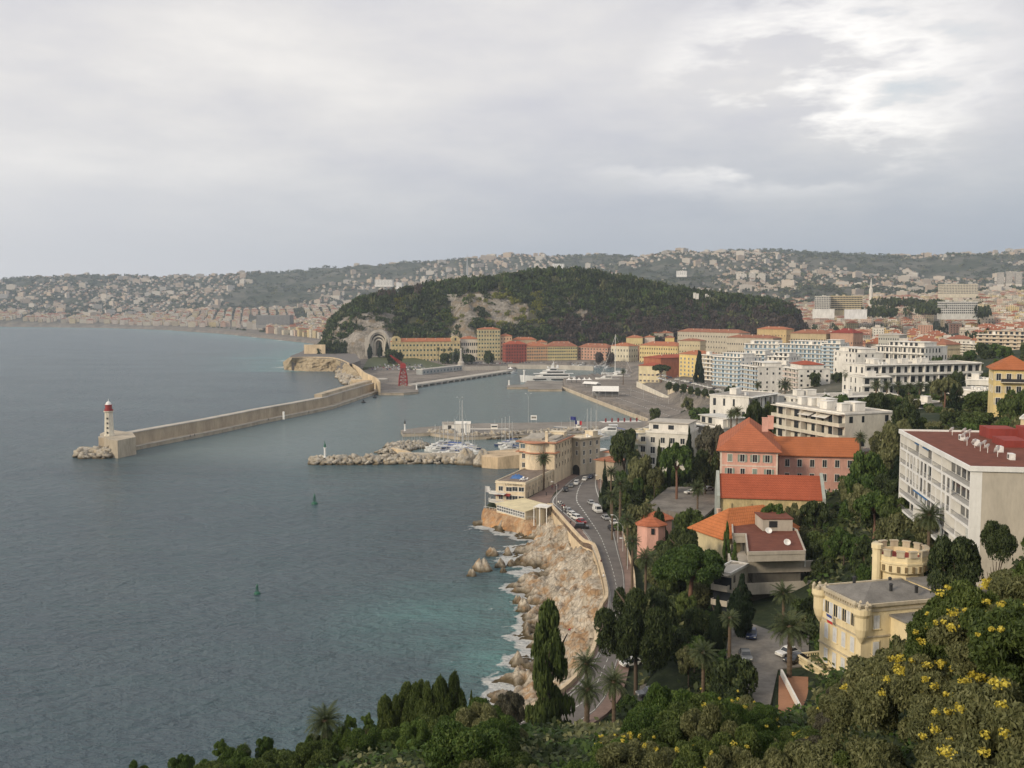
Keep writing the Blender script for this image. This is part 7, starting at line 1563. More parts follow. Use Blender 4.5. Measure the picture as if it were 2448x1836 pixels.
def sail_m(col):
    b = MB(); hull(b, 10, 3.1, 1.1); h = b.mesh('hull', [hullw if col != 'blue' else plain('boat_blue', (.05, .08, .18), .3), deckm])
    b = MB(); b.prism([(-2.6, -.5), (-1.5, -.95), (1.8, -1.), (1.8, 1.), (-1.5, .95), (-2.6, .5)], 1.1, [1.25, 1.6, 1.65, 1.65, 1.6, 1.25]); b.box(-1.4, 1.2, -1.03, -.9, 1.25, 1.5, 1); c_ = b.mesh('cabin', [hullw, glass])
    b = MB(); b.tube([(-1, 0, 1.3), (-1, 0, 15.5)], [.16, .11], 6); b.tube([(-1, -.9, 9.5), (-1, .9, 9.5)], .03, 4); b.tube([(-4.9, 0, 1.3), (-1, 0, 14)], .018, 3); b.tube([(4.8, 0, 1.2), (-1, 0, 14.3)], .018, 3); mt = b.mesh('mast', plain('mast_alloy', (.52, .53, .53), .4))
    b = MB(); b.tube([(-.9, 0, 2.4), (3.6, 0, 2.3)], [.22, .16], 7); bo = b.mesh('boom', canvas if col == 'blue' or rng.random() < .5 else hullw); return h, c_, mt, bo
def motor_m(col):
    b = MB(); hull(b, 9, 3.2, 1.3); h = b.mesh('hull', [hullw, deckm])
    b = MB(); b.prism([(-3.0, -.6), (-1.2, -1.1), (1.6, -1.2), (1.6, 1.2), (-1.2, 1.1), (-3.0, .6)], 1.3, [1.4, 2.3, 2.4, 2.4, 2.3, 1.4]); b.box(-1.0, 1.4, -1.22, -1.1, 1.7, 2.1, 1); b.box(-1.0, 1.4, 1.1, 1.22, 1.7, 2.1, 1); b.box(-.6, 2.0, -1.0, 1.0, 2.9, 3.0); b.box(1.8, 1.9, -.9, -.8, 2.4, 2.9); b.box(1.8, 1.9, .8, .9, 2.4, 2.9); c_ = b.mesh('cabin', [hullw, glass])
    b = MB(); b.add([(1.5, -1.3, 2.2), (1.5, 1.3, 2.2), (4.2, 1.2, 1.6), (4.2, -1.2, 1.6)], [(0, 1, 2, 3)]); cv = b.mesh('cover', canvas); return h, c_, cv
def boat(kind, px, py, rz, label, sc=1., col='white', group=None, z=0):
    if (kind, col) not in _bm: _bm[(kind, col)] = sail_m(col) if kind == 'sail' else motor_m(col)
    p = at(px, py, z); t = thing('sailing_boat' if kind == 'sail' else 'motor_boat', label, 'boat', tuple(p), rz, group); t.scale = (sc,)*3
    for nm, me in zip(('hull', 'cabin', 'mast', 'boom') if kind == 'sail' else ('hull', 'cabin', 'cover'), _bm[(kind, col)]): inst(nm, me, t)
L1 = 'moored at the left pontoon behind the breakwater'
for i, (px, py, kd, sc) in enumerate([(1038,1073,'motor',1.),(1052,1066,'motor',1),(1068,1065,'motor',1),(1046,1080,'motor',1.1),(1060,1078,'motor',1.05),(1056,1086,'sail',.95),(1075,1073,'sail',1.),(1085,1066,'sail',.95),(1095,1072,'motor',1),(1104,1068,'sail',1.),(1088,1081,'motor',1.1),(1100,1080,'sail',1.05),(1112,1074,'sail',.95),(1120,1070,'motor',1),(1108,1084,'motor',1.1),(1126,1080,'sail',.9),(1078,1086,'motor',1),(1044,1068,'sail',.8),(1064,1072,'sail',.9),(1082,1076,'sail',1.1),(1116,1086,'sail',1.),(1132,1074,'sail',.8),(1090,1086,'sail',.9),(1128,1086,'motor',1),(1034,1079,'motor',.9)]):
    boat(kd, px, py, .25 if px < 1080 else PI-.3, ('sailing yacht' if kd == 'sail' else 'white motor boat')+' '+L1, sc, 'blue' if i % 5 == 1 else 'white', ('yachts ' if kd == 'sail' else 'motor boats ')+L1)
boat('sail', 1098, 1077, 2.9, 'tallest masted yacht of the cluster behind the breakwater', 1.75)
L2 = 'moored beside the big cream corner house'
for i, (px, py, kd) in enumerate([(1204,1066,'sail'),(1212,1062,'sail'),(1222,1059,'sail'),(1212,1071,'motor'),(1224,1069,'motor'),(1216,1077,'motor'),(1229,1076,'sail')]): boat(kd, px, py, .3, ('sailing yacht ' if kd == 'sail' else 'motor boat ')+L2, 1, 'blue' if i % 3 == 0 else 'white', ('yachts ' if kd == 'sail' else 'motor boats ')+L2)
L3 = 'in the marina right of the corner house'
for i, (px, py, kd) in enumerate([(1397,1069,'motor'),(1401,1062,'motor'),(1405,1056,'motor'),(1412,1051,'motor'),(1420,1053,'sail'),(1426,1049,'motor'),(1418,1046,'motor'),(1408,1047,'sail'),(1430,1045,'motor'),(1399,1050,'sail'),(1436,1050,'motor'),(1424,1042,'motor')]): boat(kd, px, py, PI+.15, ('sailing yacht ' if kd == 'sail' else 'motor boat ')+L3, 1.15, 'blue' if i in (1, 2) else 'white', ('yachts ' if kd == 'sail' else 'motor boats ')+L3)
boat('motor', 1460, 1040, .0, 'white cabin cruiser with a grey hull in front of the red doored shed', 2.1)
for i, (px, py) in enumerate([(1356,872),(1364,872),(1374,873),(1386,874),(1392,872),(1404,876),(1414,876),(1424,877),(1436,873),(1446,873),(1452,878),(1228,889)]): boat('motor', px, py+4, .1*i, 'small boat on the far side of the harbour, seen beyond the yacht' if i < 11 else 'small boat moored by the white tent on the far quay', 1.4, 'white', 'small boats on the far side of the harbour' if i < 11 else None)
for i, (px, py, kd) in enumerate([(1440,1085,'motor')]): boat(kd, px, py, .2, 'orange topped rescue boat on the slip beside the clubhouse', .9, z=5)
# long low ship hulls alongside the inner pier
for px, py, L, lb in ((1150, 1034, 34, 'long grey blue workboat moored at the inner pier'), (1365, 1030, 20, 'flat dark barge moored at the inner pier behind the corner house')):
    p = at(px, py, 0); t = thing('workboat', lb, 'boat', (p.x, p.y, 0), .06); b = MB(); hull(b, L, 6, 2.2, bow=.2); b.build('hull', [plain('grey_blue_hull', (.16, .2, .25)), deckm], t)
    b = MB(); b.box(L*.18, L*.3, -1.6, 1.6, 2.2, 4.6); b.box(L*.18-.1, L*.3+.1, -1.7, 1.7, 4.6, 4.8); b.box(L*.19, L*.29, -1.66, -1.55, 3.4, 4.2, 1); b.build('wheelhouse', [white, glass], t); b = MB(); b.tube([(-L*.3, 0, 2), (-L*.3, 0, 6)], .12, 5); b.tube([(L*.25, 0, 4.8), (L*.25, 0, 8)], .08, 5); b.build('mast', steel, t)
# the big motor yacht
p = at(1312, 913, 0); t = thing('superyacht', 'long sleek white motor yacht with dark window bands in the middle of the harbour', 'yacht', (p.x, p.y, 0), .05)
L = 52; b = MB(); hull(b, L, 9.5, 4.0, bow=.42, sheer=.35, n=24); b.build('hull', [hullw, hullw], t)
def tier(x0, x1, w_, z0, z1, rake, m_=hullw, nm='deck_house'):
    b = MB(); b.prism([(x0, -w_*.25), (x0+rake, -w_/2), (x1, -w_/2), (x1, w_/2), (x0+rake, w_/2), (x0, w_*.25)], z0, [z0+(z1-z0)*.25, z1, z1, z1, z1, z0+(z1-z0)*.25]); return b.build(nm, m_, t)
tier(-14, 20, 8.6, 4.0, 6.4, 6); tier(-9, 15, 7.4, 6.4, 8.7, 6); tier(-3, 8, 5.6, 8.7, 10.6, 4)
b = MB(); b.box(-15, 24, -4.9, 4.9, 6.4, 6.62); b.box(-6, 17, -4.2, 4.2, 8.7, 8.9); b.box(-1, 10, -3.2, 3.2, 10.6, 10.8); b.build('deck', hullw, t)
b = MB(); b.box(-6, 19, -4.34, -4.28, 4.7, 5.8); b.box(-2, 14, -3.74, -3.68, 7.0, 8.1); b.box(1, 7.5, -2.84, -2.78, 9.1, 10.1); b.box(-16, -3, -4.30, -4.0, 1.9, 2.7); b.box(2, 22, -4.88, -4.6, 1.8, 2.6); b.build('window_band', glass, t)
b = MB(); b.prism([(2, -1), (5, -1), (5, 1), (2, 1)], 10.8, [12, 15.5, 15.5, 12]); b.box(3, 5.5, -2.6, 2.6, 13.6, 13.9); b.tube([(4.2, 0, 15), (4.2, 0, 18)], .15, 6); b.lathe([(1.0, 10.8), (1.3, 11.8), (1.0, 12.8), (.1, 13.1)], (8.6, 0, 0), 12); b.lathe([(.6, 10.8), (.8, 11.5), (.1, 12.2)], (-1, 0, 0), 12); b.build('radar_mast', hullw, t); t.scale = (1.05, 1, 1.35)
# the big sailing yachts on the right
def ketch(px, py, L, hm, label, rz):
    p = at(px, py, 0); t = thing('sailing_yacht', label, 'yacht', (p.x, p.y, 0), rz); b = MB(); hull(b, L, L*.2, 2.4, sheer=.2); b.build('hull', [hullw, deckm], t); b = MB(); b.prism([(-L*.15, -1), (-L*.05, -2), (L*.25, -2), (L*.25, 2), (-L*.05, 2), (-L*.15, 1)], 2.4, [2.6, 3.8, 3.8, 3.8, 3.8, 2.6]); b.box(-L*.04, L*.22, -2.05, -1.9, 2.9, 3.5, 1); b.build('deck_house', [hullw, glass], t)
    b = MB(); b.tube([(-L*.08, 0, 2.4), (-L*.08, 0, hm)], [.42, .26], 7); [b.tube([(-L*.08, -1.8, z), (-L*.08, 1.8, z)], .1, 4) for z in (hm*.35, hm*.6)]; b.tube([(-L*.5, 0, 2.6), (-L*.08, 0, hm*.96)], .12, 4); b.tube([(L*.48, 0, 2.6), (-L*.08, 0, hm)], .07, 4); b.build('mast', whitep, t); b = MB(); b.tube([(-L*.07, 0, 4.2), (L*.3, 0, 4)], .4, 7); b.build('boom', hullw, t)
ketch(1476, 896, 36, 46, 'big sailing yacht with the tallest white mast in the harbour', .25)
for px, py, lb, sc in ((1452, 912, 'white motor yacht pointing at the tents, nearest of the right hand group', 2.6), (1480, 905, 'white motor yacht behind the nearest one beside the palm', 2.6), (1490, 898, 'white motor yacht lying beside the cream house quay', 2.2)): boat('motor', px, py, .12, lb, sc)
# tents on the ferry quay
def tent(px, py, z, w_, d_, h_, rise, label, group=None, rz=0, gable=False):
    p = at(px, py, z); t = thing('tent', label, 'tent', tuple(p), rz, group); b = MB(); a, c_ = w_/2, d_/2
    if gable: b.add([(-a, -c_, h_), (a, -c_, h_), (a, c_, h_), (-a, c_, h_), (-a, 0, h_+rise), (a, 0, h_+rise)], [(0,1,5,4),(2,3,4,5),(1,2,5),(3,0,4)])
    else: b.add([(-a, -c_, h_), (a, -c_, h_), (a, c_, h_), (-a, c_, h_)]+[(x*.3, y*.3, h_+rise*.35) for x, y in ((-a, -c_), (a, -c_), (a, c_), (-a, c_))]+[(0, 0, h_+rise)], [(0,1,5,4),(1,2,6,5),(2,3,7,6),(3,0,4,7),(4,5,8),(5,6,8),(6,7,8),(7,4,8)])
    b.build('roof', plain('tent_canvas', (.78, .77, .74), .7), t)
    b = MB(); nx = max(1, int(w_/5)); [b.box(-a+w_*i/nx-.12, -a+w_*i/nx+.12, s*c_-.12, s*c_+.12, 0, h_) for i in range(nx+1) for s in (-1, 1)]; b.build('post', steel, t)
    if gable: b = MB(); b.box(-a+.5, a-.5, -c_*.2, c_-.2, 0, h_-.1); b.build('wall', plain('tent_side', (.22, .22, .22)), t)
for i, (px, lb) in enumerate(((1360, 'white peaked tent, leftmost of the five beside the big motor yacht'), (1372, 'white peaked tent, second of the five beside the big motor yacht'), (1384, 'white peaked tent, middle one of the five beside the big motor yacht'), (1397, 'white peaked tent, fourth of the five beside the big motor yacht'), (1409, 'white peaked tent, rightmost of the five beside the big motor yacht'))): tent(px, 915, 2.4, 5, 5, 3, 2.6, lb)
tent(1414, 925, 2.6, 16, 8, 3, 2, 'long low white tent between the peaked tents and the big marquee', rz=-.7, gable=True); tent(1448, 946, 2.6, 22, 13, 4.2, 4, 'big white marquee on the ferry quay', rz=-.12, gable=True)
tent(1220, 888, 2.6, 6, 6, 3, 3, 'small white peaked tent alone on the far quay')
# ferry lanes
b = MB()
for a, c_ in (((1440,940),(1640,1008)),((1470,935),(1690,1004)),((1500,930),(1700,990)),((1530,930),(1700,982))):
    p, q = at(*a, 2.5), at(*c_, 2.5); n = 40
    for i in range(n): u, v_ = p.lerp(q, i/n), p.lerp(q, (i+.55)/n); b.add([u, v_, v_+Vector((.5, .2, 0)), u+Vector((.5, .2, 0))], [(0, 1, 2, 3)])
b.T = None; o = b.build('lane_markings', paint); o.location.z = .15; tag(o, None, None, None, 'structure')
# quay with piles on the far left side of the harbour
qa, qb = at(985, 921, 3.2), at(1228, 885, 3.2); L_ = [qa.lerp(qb, i/20) for i in range(21)]
wallstrip('quay_deck', L_, 0., [2.]*21, 12, paleconc, 'long pale quay deck on piles across the harbour', 'quay')
pm_ = MB(); pm_.box(-.9, .9, -.6, .6, -3, 2.2); pme = pm_.mesh('pile', paleconc)
for i in range(18): p = qa.lerp(qb, (i+.5)/18); tag(inst('pile', pme, None, (p.x, p.y-.65, 0), 0), 'pale pile under the long quay deck across the harbour', 'pile', 'piles under the far quay')
b = MB(); p1, p2 = at(985, 920, .2), at(1228, 884, .2)
s = B('warehouse', 'long low grey store with a flat roof along the far quay', 'warehouse', 1010, 1105, 1105, 1185, 884, 8, zb=3); s.walls(plaster((.34, .36, .36))); s.flat(paleconc, .5, 0); s.windows('f', 12, [.8], 3., 2.4, gm=glass_blue, fm=steel)
c = P(1102, 845, 1200); t = thing('monument', 'pale column monument on a round base at the end of the far quay', 'monument', (c.x, c.y, 3)); b = MB(); b.lathe([(4, 0), (4, 8), (3, 9), (2.2, 10), (2.2, 12)], n=14); b.build('base', paleconc, t); b = MB(); b.lathe([(1.4, 12), (1.1, 22), (1.6, 22.5), (.5, 25)], n=12); b.build('column', paleconc, t)
wall_ = wallstrip('street_wall', [at(1105, 878, 6.5), at(1212, 876, 6.5)], .6, [2.]*2, -1, paleconc, 'long low wall under the street left of the red house'); wallstrip('street_wall', [at(1215, 872, 5), at(1330, 873, 5), at(1420, 876, 5)], .4, [0.]*3, -2, paleconc, 'low quay wall below the coloured harbour houses')
# bent poles with lights on the short boulder arm
for i, (px, py) in enumerate(((962,1062),(966,1066),(985,1054),(991,1062),(997,1068),(1003,1072),(1008,1076))): p = at(px, py, 2.4); b = MB(); b.tube([(0, 0, 0), (0, 0, 6)], [.12, .08], 5); b.box(-.35, .35, -.2, .2, 5.9, 6.2); tag(b.build('slipway_lamp', steel, None, tuple(p)), 'thin post of the row on the short boulder arm', 'post', 'posts on the short boulder arm')
# white winch house of the inner pier
for px, py, w_, h_, lb in ((1106, 1034, 9, 5.2, 'white shed standing on the inner pier behind the tall mast'), (1075, 1026, 9, 3, 'dark roofed cabin on the inner pier left of the white shed')): p = at(px, py, 2.1); t = thing('pier_shed', lb, 'shed', tuple(p)); b = MB(); b.box(-w_/2, w_/2, 0, 5, 0, h_); b.box(-1, 1, -.06, .02, 0, 2.4, 1); b.build('wall', [white, darkm], t); b = MB(); b.add([(-w_/2-.3, -.3, h_), (w_/2+.3, -.3, h_), (w_/2+.3, 5.3, h_), (-w_/2-.3, 5.3, h_), (-w_/2-.3, 2.5, h_+1.4), (w_/2+.3, 2.5, h_+1.4)], [(0,1,5,4),(2,3,4,5),(1,2,5),(3,0,4)]); b.build('roof', white if h_ > 4 else concrete, t)
b = MB(); p, q = at(1065, 1066, .5), at(1082, 1087, .5); d = (q-p).normalized(); n_ = Vector((-d.y, d.x, 0))*1.3; b.add([p-n_, q-n_, q+n_, p+n_], [(0, 1, 2, 3)]); b.add([(v.x, v.y, .1) for v in (p-n_, q-n_, q+n_, p+n_)], [(3, 2, 1, 0)]); tag(b.build('pontoon', plaster((.42, .32, .22))), 'sloping wooden pontoon between the moored boats', 'pontoon')
# ---------------------------------------------------------------- people
def person(pos, rz, top, legs, label, pose='stand', hair=(.03, .02, .015)):
    b = bpy.data.meshes.new('person'); s_ = .22 if pose == 'walk' else .06
    if pose == 'lie': J = [(0,0,.2),(-.28,0,.24),(-.55,0,.28),(-.68,0,.34),(-.82,0,.42),(.4,.12,.25),(.82,.14,.12),(.95,.14,.16),(.42,-.12,.42),(.78,-.14,.12),(.92,-.14,.16),(-.52,.2,.25),(-.3,.34,.12),(-.08,.36,.1),(-.52,-.2,.25),(-.3,-.34,.12),(-.08,-.36,.1)]
    else: J = [(0,0,.95),(0,0,1.2),(0,0,1.42),(0,0,1.53),(.02,0,1.66),(s_,.09,.52),(-s_*.4,.09,.08),(-s_*.4+.14,.09,.04),(-s_*.2,-.09,.52),(-s_*1.5,-.09,.10),(-s_*1.5+.14,-.09,.05),(0,.2,1.40),(-s_*.7,.25,1.12),(s_*.3,.23,.88),(0,-.2,1.40),(s_*.9,-.25,1.12),(s_*1.6+.03,-.22,.92)]
    E = [(0,1),(1,2),(2,3),(3,4),(0,5),(5,6),(6,7),(0,8),(8,9),(9,10),(2,11),(11,12),(12,13),(2,14),(14,15),(15,16)]
    Rr = [.15,.135,.15,.055,.105,.085,.05,.045,.085,.05,.045,.06,.045,.035,.06,.045,.035]
    b.from_pydata(J, E, []); o = bpy.data.objects.new('person', b); COL.objects.link(o); md = o.modifiers.new('s', 'SKIN')
    for i, r in enumerate(Rr): b.skin_vertices[0].data[i].radius = (r, r)
    b.skin_vertices[0].data[0].use_root = True; o.modifiers.new('u', 'SUBSURF').levels = 1
    me = bpy.data.meshes.new_from_object(o.evaluated_get(bpy.context.evaluated_depsgraph_get())); bpy.data.objects.remove(o)
    for c_, n_ in ((top, 'jacket_cloth'), (legs, 'trouser_cloth'), ((.42, .26, .18), 'skin')): me.materials.append(plain(n_, c_, .8))
    for f in me.polygons:
        z = f.center.z if pose != 'lie' else .95-f.center.x*1.0; f.material_index = 2 if (z > 1.5 or (z < .95 and abs(f.center.y) > .19 and pose != 'lie')) else 0 if z > .92 else 1; f.use_smooth = True
    t = inst('person', me, None, tuple(pos), rz); tag(t, label, 'person')
    hb = MB(); hb.lathe([(.02, -.02), (.115, .02), (.12, .08), (.07, .14), (.01, .155)], (J[4][0]-.01, 0, J[4][2]+.02 if pose != 'lie' else J[4][2]), 10); hb.build('hair', plain('hair', hair, .7), t, smooth=True)
    return t
for px, py, tp, lg, ps, lb in ((1320,1171,(.25,.03,.04),(.03,.03,.05),'walk','person in a red top walking on the pavement by the long cream wing'),(1329,1172,(.03,.03,.04),(.03,.03,.05),'stand','person in black beside the lamp post, left of a pair by the row of cars'),(1334,1168,(.02,.02,.03),(.05,.05,.06),'walk','person in black, right of a pair by the row of cars'),
 (1345,1226,(.03,.03,.04),(.02,.02,.03),'walk','person in dark clothes, left of the pair at the top of the sea wall'),(1352,1227,(.06,.05,.05),(.02,.02,.03),'stand','person in dark clothes, right of the pair at the top of the sea wall'),(1364,1257,(.03,.03,.04),(.04,.04,.06),'walk','lone walker in dark clothes on the seafront pavement beside the white cars'),
 (1437,1352,(.10,.02,.03),(.03,.02,.03),'walk','walker in a dark red coat on the pavement above the rocky shore'),(1443,1388,(.75,.75,.75),(.04,.04,.05),'walk','jogger in a white top on the narrow pavement'),(1306,1186,(.03,.03,.04),(.03,.03,.04),'stand','person in black beside the potted plants under the palm')):
    person(roadz(px, py)+Vector((0, 0, .12)), rng.random()*6, tp, lg, lb, ps)
p = at(1361, 1512, 5.2); zr = float(shore_rock(np.array([p.x]), np.array([p.y]))[0])+max(0, 9-8)*.3; person((p.x, p.y, 5.6), 1.2, (.55, .02, .03), (.5, .02, .03), 'person in red lying on the pale rocks below the sea wall', 'lie')
for px, py, z, lb in ((1300, 1160, 0, 'x'),): pass
for dx, (px, py), lb in ((0, (452, 1046), 'person standing halfway along the lighthouse mole walkway, left one of a pair'), (0, (463, 1044), 'person standing halfway along the mole walkway, right one of a pair'), (0, (640, 1006), 'person walking on the mole left of the white post'), (0, (737, 988), 'person in dark clothes on the mole walkway near its bend')):
    p = at(px, py, 1.9); person((p.x, p.y+2, 1.9), 0, (.03, .03, .04), (.03, .03, .05), lb, 'walk')
# ================================================================ trees and shrubs
def T(kind, leaf, px, py, D, r, lb, name=None, **kw):
    return tree(kind, leaf, px, py, D, r, name or {'cypress': 'cypress_tree', 'umbrella': 'pine_tree', 'conifer': 'conifer_tree', 'column': 'conifer_tree'}.get(kind, 'tree'), lb, kw.pop('cat', {'cypress': 'cypress', 'umbrella': 'pine tree', 'conifer': 'conifer', 'column': 'conifer'}.get(kind, 'tree')), **kw)
# the landmarks among the trees
T('column', 'pine', 1312, 1428, 137, 84, 'tall dark green conifer standing alone at the bottom centre against the sea', res='hi', base=12, var=0)
T('umbrella', 'green', 1655, 1312, 193, 92, 'broad bright green umbrella pine in front of the brown roofed villa', crown_h=9.5, var=1)
T('spread', 'dark', 1523, 1372, 160, 92, 'big dark leafy tree hiding the lower coast road', crown_h=14, var=1)
T('round', 'dark', 1632, 1266, 216, 60, 'dense dark round tree left of the orange roofed house', var=0)
T('cypress', 'cyp', 1716, 1424, 163, 27, 'dark cypress column left of the villa drive, the smaller one', var=0); T('cypress', 'cyp', 1774, 1372, 170, 42, 'broad dark cypress at the head of the villa drive', var=1)
T('round', 'green', 2060, 1140, 224, 44, 'bright green rounded pine right of the chapel', crown_h=9); T('umbrella', 'green', 2092, 1180, 203, 52, 'umbrella pine with a long bare reddish trunk right of the chapel', crown_h=8)
T('round', 'green', 2078, 1086, 238, 42, 'green pine crown hiding the right end of the pink wing', crown_h=10); T('cypress', 'cyp', 2145, 1092, 236, 30, 'dark tall tree left of the modern white flats'); T('round', 'olive', 2142, 1012, 262, 46, 'grey green tree above the left end of the modern white flats')
T('round', 'olive', 2108, 1030, 290, 30, 'grey green tree right of the cream terraced flats'); T('round', 'dark', 2168, 968, 300, 36, 'dark tree standing high between the cream flats and the modern flats')
T('conifer', 'cyp', 2281, 921, 372, 20, 'tall dark fir with layered branches on the right hillside'); T('conifer', 'dark', 2166, 946, 330, 20, 'narrow fir in front of the low white row'); T('round', 'pine', 2353, 938, 350, 44, 'big rounded green pine left of the yellow house at the right edge')
T('round', 'pine', 2435, 930, 300, 42, 'big rounded pine in front of the yellow house at the right edge', crown_h=11); T('round', 'dark', 2100, 942, 352, 30, 'dark round tree in front of the low white row'); T('umbrella', 'dark', 1805, 963, 352, 27, 'round topped pine left of the cream terraced flats'); T('umbrella', 'dark', 1843, 966, 356, 28, 'round topped pine right beside another, left of the cream terraced flats')
T('cypress', 'cyp', 1648, 1020, 328, 15, 'tall cypress in front of the white marina flats'); T('cypress', 'cyp', 1601, 1048, 318, 9, 'slim small cypress left of the tall cypress below the marina flats'); T('conifer', 'dark', 1576, 1054, 322, 11, 'small fir below the white marina flats')
T('round', 'dark', 1494, 1032, 345, 36, 'dark spreading tree overhanging the marina left of the white flats', var=2); T('spread', 'olive', 1538, 1062, 318, 46, 'wide olive green tree behind the paved yard'); T('umbrella', 'green', 1619, 1066, 298, 44, 'bright green round pine behind the paved yard', crown_h=12); T('spread', 'dark', 1688, 1062, 306, 42, 'dark leafy tree touching the left side of the tall pink house')
T('round', 'grey', 1704, 1016, 332, 38, 'grey green tree between the white flats and the tall pink house'); T('cypress', 'cyp', 1446, 1098, 330, 10, 'cypress at the bend of the road by the small orange roofed house')
T('round', 'olive', 1530, 1205, 262, 40, 'broad olive green bush beside the coast road garden', cat='bush'); T('round', 'dark', 2290, 1288, 132, 66, 'very dark big bush right of the crenellated tower'); T('round', 'dark', 2385, 1246, 128, 42, 'dark tree in front of the near corner of the modern flats')
T('round', 'green', 1850, 1205, 226, 30, 'round green tree right of the chapel front, above the brown roof'); T('spread', 'olive', 1900, 1200, 234, 30, 'loose olive green tree in front of the chapel wall'); T('spread', 'dark', 1948, 1184, 232, 34, 'tall dark bush at the right end of the chapel')
T('conifer', 'green', 1738, 1252, 214, 17, 'small green fir beside the left edge of the brown roof'); T('conifer', 'bright', 1757, 1296, 205, 15, 'light green fir on the upper terrace of the brown roofed villa')
T('spread', 'grey', 1220, 1640, 128, 42, 'thin grey brown tree left of the tall conifer', res='hi'); T('conifer', 'cyp', 1672, 838, 850, 14, 'tall dark araucaria in front of the striped cream flats'); T('umbrella', 'dark', 1581, 872, 905, 24, 'round dark pine beside the small cream harbour house', crown_h=9)
T('umbrella', 'olive', 2260, 906, 425, 38, 'wide flat topped olive green tree above the stepped rooftops')
for px, py, r, D, lf, lb in ((1073, 1606, 42, 108, 'pine', 'highest rounded pine crown of the bottom centre group'), (1032, 1630, 42, 108, 'pine', 'pine crown second from the right in the bottom centre group'), (990, 1636, 40, 110, 'pine', 'middle pine crown of the bottom centre group'), (942, 1654, 42, 110, 'pine', 'leftmost pine crown of the bottom centre group')): T('round', lf, px, py, D, r, lb, 'pine_tree', res='fine', crown_h=8)
T('cypress', 'pine', 1127, 1650, 106, 15, 'small narrow pine standing apart right of the bottom centre group', 'pine_tree')
# palms
for a in ((1300, 1097, 375, 21, 'slender tall palm in front of the cream corner house', 8), (1461, 1128, 322, 20, 'palm among dark trees at the top of the road garden', None), (1483, 1158, 292, 26, 'palm with a bare trunk in the middle of the road garden', None), (1464, 1186, 285, 25, 'palm leaning over the inland pavement by the white van', None),
 (1500, 1244, 252, 22, 'small palm right of the street lamps and left of the gatehouse', None), (1512, 1296, 228, 24, 'palm at the road edge below the gatehouse', None), (1544, 1335, 204, 34, 'big palm below the round dark tree beside the road', None), (1668, 1168, 283, 24, 'lone palm with a tall trunk in the paved yard', None),
 (1682, 1563, 146, 42, 'wide palm left of the villa drive', None), (1874, 1420, 172, 38, 'palm behind the biggest palm, nearer the yellow villa roof', None), (1889, 1500, 150, 56, 'biggest palm, beside the yellow villa and the parked cars', 20), (1402, 1588, 148, 42, 'upper palm of three right of the tall conifer', None), (1405, 1652, 124, 44, 'lower left palm of three right of the tall conifer', None), (1468, 1632, 133, 46, 'right hand palm of three right of the tall conifer', None),
 (1200, 1778, 94, 60, 'large palm at the bottom edge left of the tall conifer', None), (778, 1725, 100, 56, 'palm standing above the shrubs at the bottom left against the sea', None), (581, 1795, 97, 22, 'small palm among the shrubs at the bottom left', None), (2222, 1235, 168, 42, 'orange trunked palm in front of the modern white flats', None), (2168, 1290, 182, 30, 'low bright palm above the crenellated tower', None),
 (2057, 1046, 284, 19, 'small palm between the pink wing and the cream terraced flats', None), (1762, 985, 345, 20, 'tall palm behind the tall pink house', None), (1748, 990, 352, 16, 'tall thin palm left beside another behind the tall pink house', None), (2026, 893, 515, 15, 'palm in front of the white corner block', None), (1877, 920, 560, 21, 'palm below the flats with the small red roof', None), (1812, 920, 640, 12, 'small palm left of the flats with the small red roof', None),
 (1745, 1480, 158, 30, 'small palm half hidden by the two cypresses', None), (1490, 888, 930, 9, 'palm beside the cream harbour house', 5)): palm(a[0], a[1], a[2], a[3], a[4], a[5])
for i in range(7): palm(2095+i*26, 925-abs(i-3)*2, 455, 17, 'palm in the row below the very long low white flats', group='palms below the long low white flats')
for i in range(6): palm(1048+i*14, 834+(i % 2)*3, 1300, 6, 'tall palm in front of the long yellow harbour building', group='palms before the yellow harbour building', tr=.8)
for px, py, r, lf, lb in ((884, 822, 9, 'cyp', 'dark rounded cypress left of the war memorial steps'), (908, 818, 9, 'cyp', 'pointed cypress right in front of the war memorial'), (925, 812, 7, 'cyp', 'cypress between the war memorial and the yellow building')): T('cypress', lf, px, py, 1370, r, lb, base=5)
for px, py, r, D, lb in ((790, 812, 28, 1345, 'dark group of trees at the foot of the left cliff, right one'), (812, 818, 24, 1350, 'dark tree at the foot of the left cliff, beside the steps'), (935, 838, 17, 1280, 'spreading tree on the lawn below the yellow building'), (955, 842, 10, 1285, 'small tree on the lawn nearest the yellow building'), (1090, 842, 20, 1290, 'dark wide tree in front of the white harbour building'), (1120, 848, 16, 1290, 'low dark tree in front of the white harbour building'), (1168, 838, 14, 1290, 'round tree in front of the yellow tower house'), (1065, 846, 14, 1290, 'dark shrubby tree before the yellow building, right part'), (770, 828, 20, 1340, 'lowest dark tree at the foot of the left cliff')): T('round', 'dark', px, py, D, r, lb, base=4)
for px, lb in ((1432, 'bare reddish tree left of the white and cream harbour house'), (1460, 'bare reddish tree in front of the white and cream harbour house')): T('round', 'brown', px, 844, 1290, 11, lb, base=3)
for i in range(12): T('round', 'dark', 1600+i*17, 912+i*3.6, 760-i*12, 9, 'small dark street tree in the row of the upper harbour street', base=13, group='street trees of the upper harbour street')
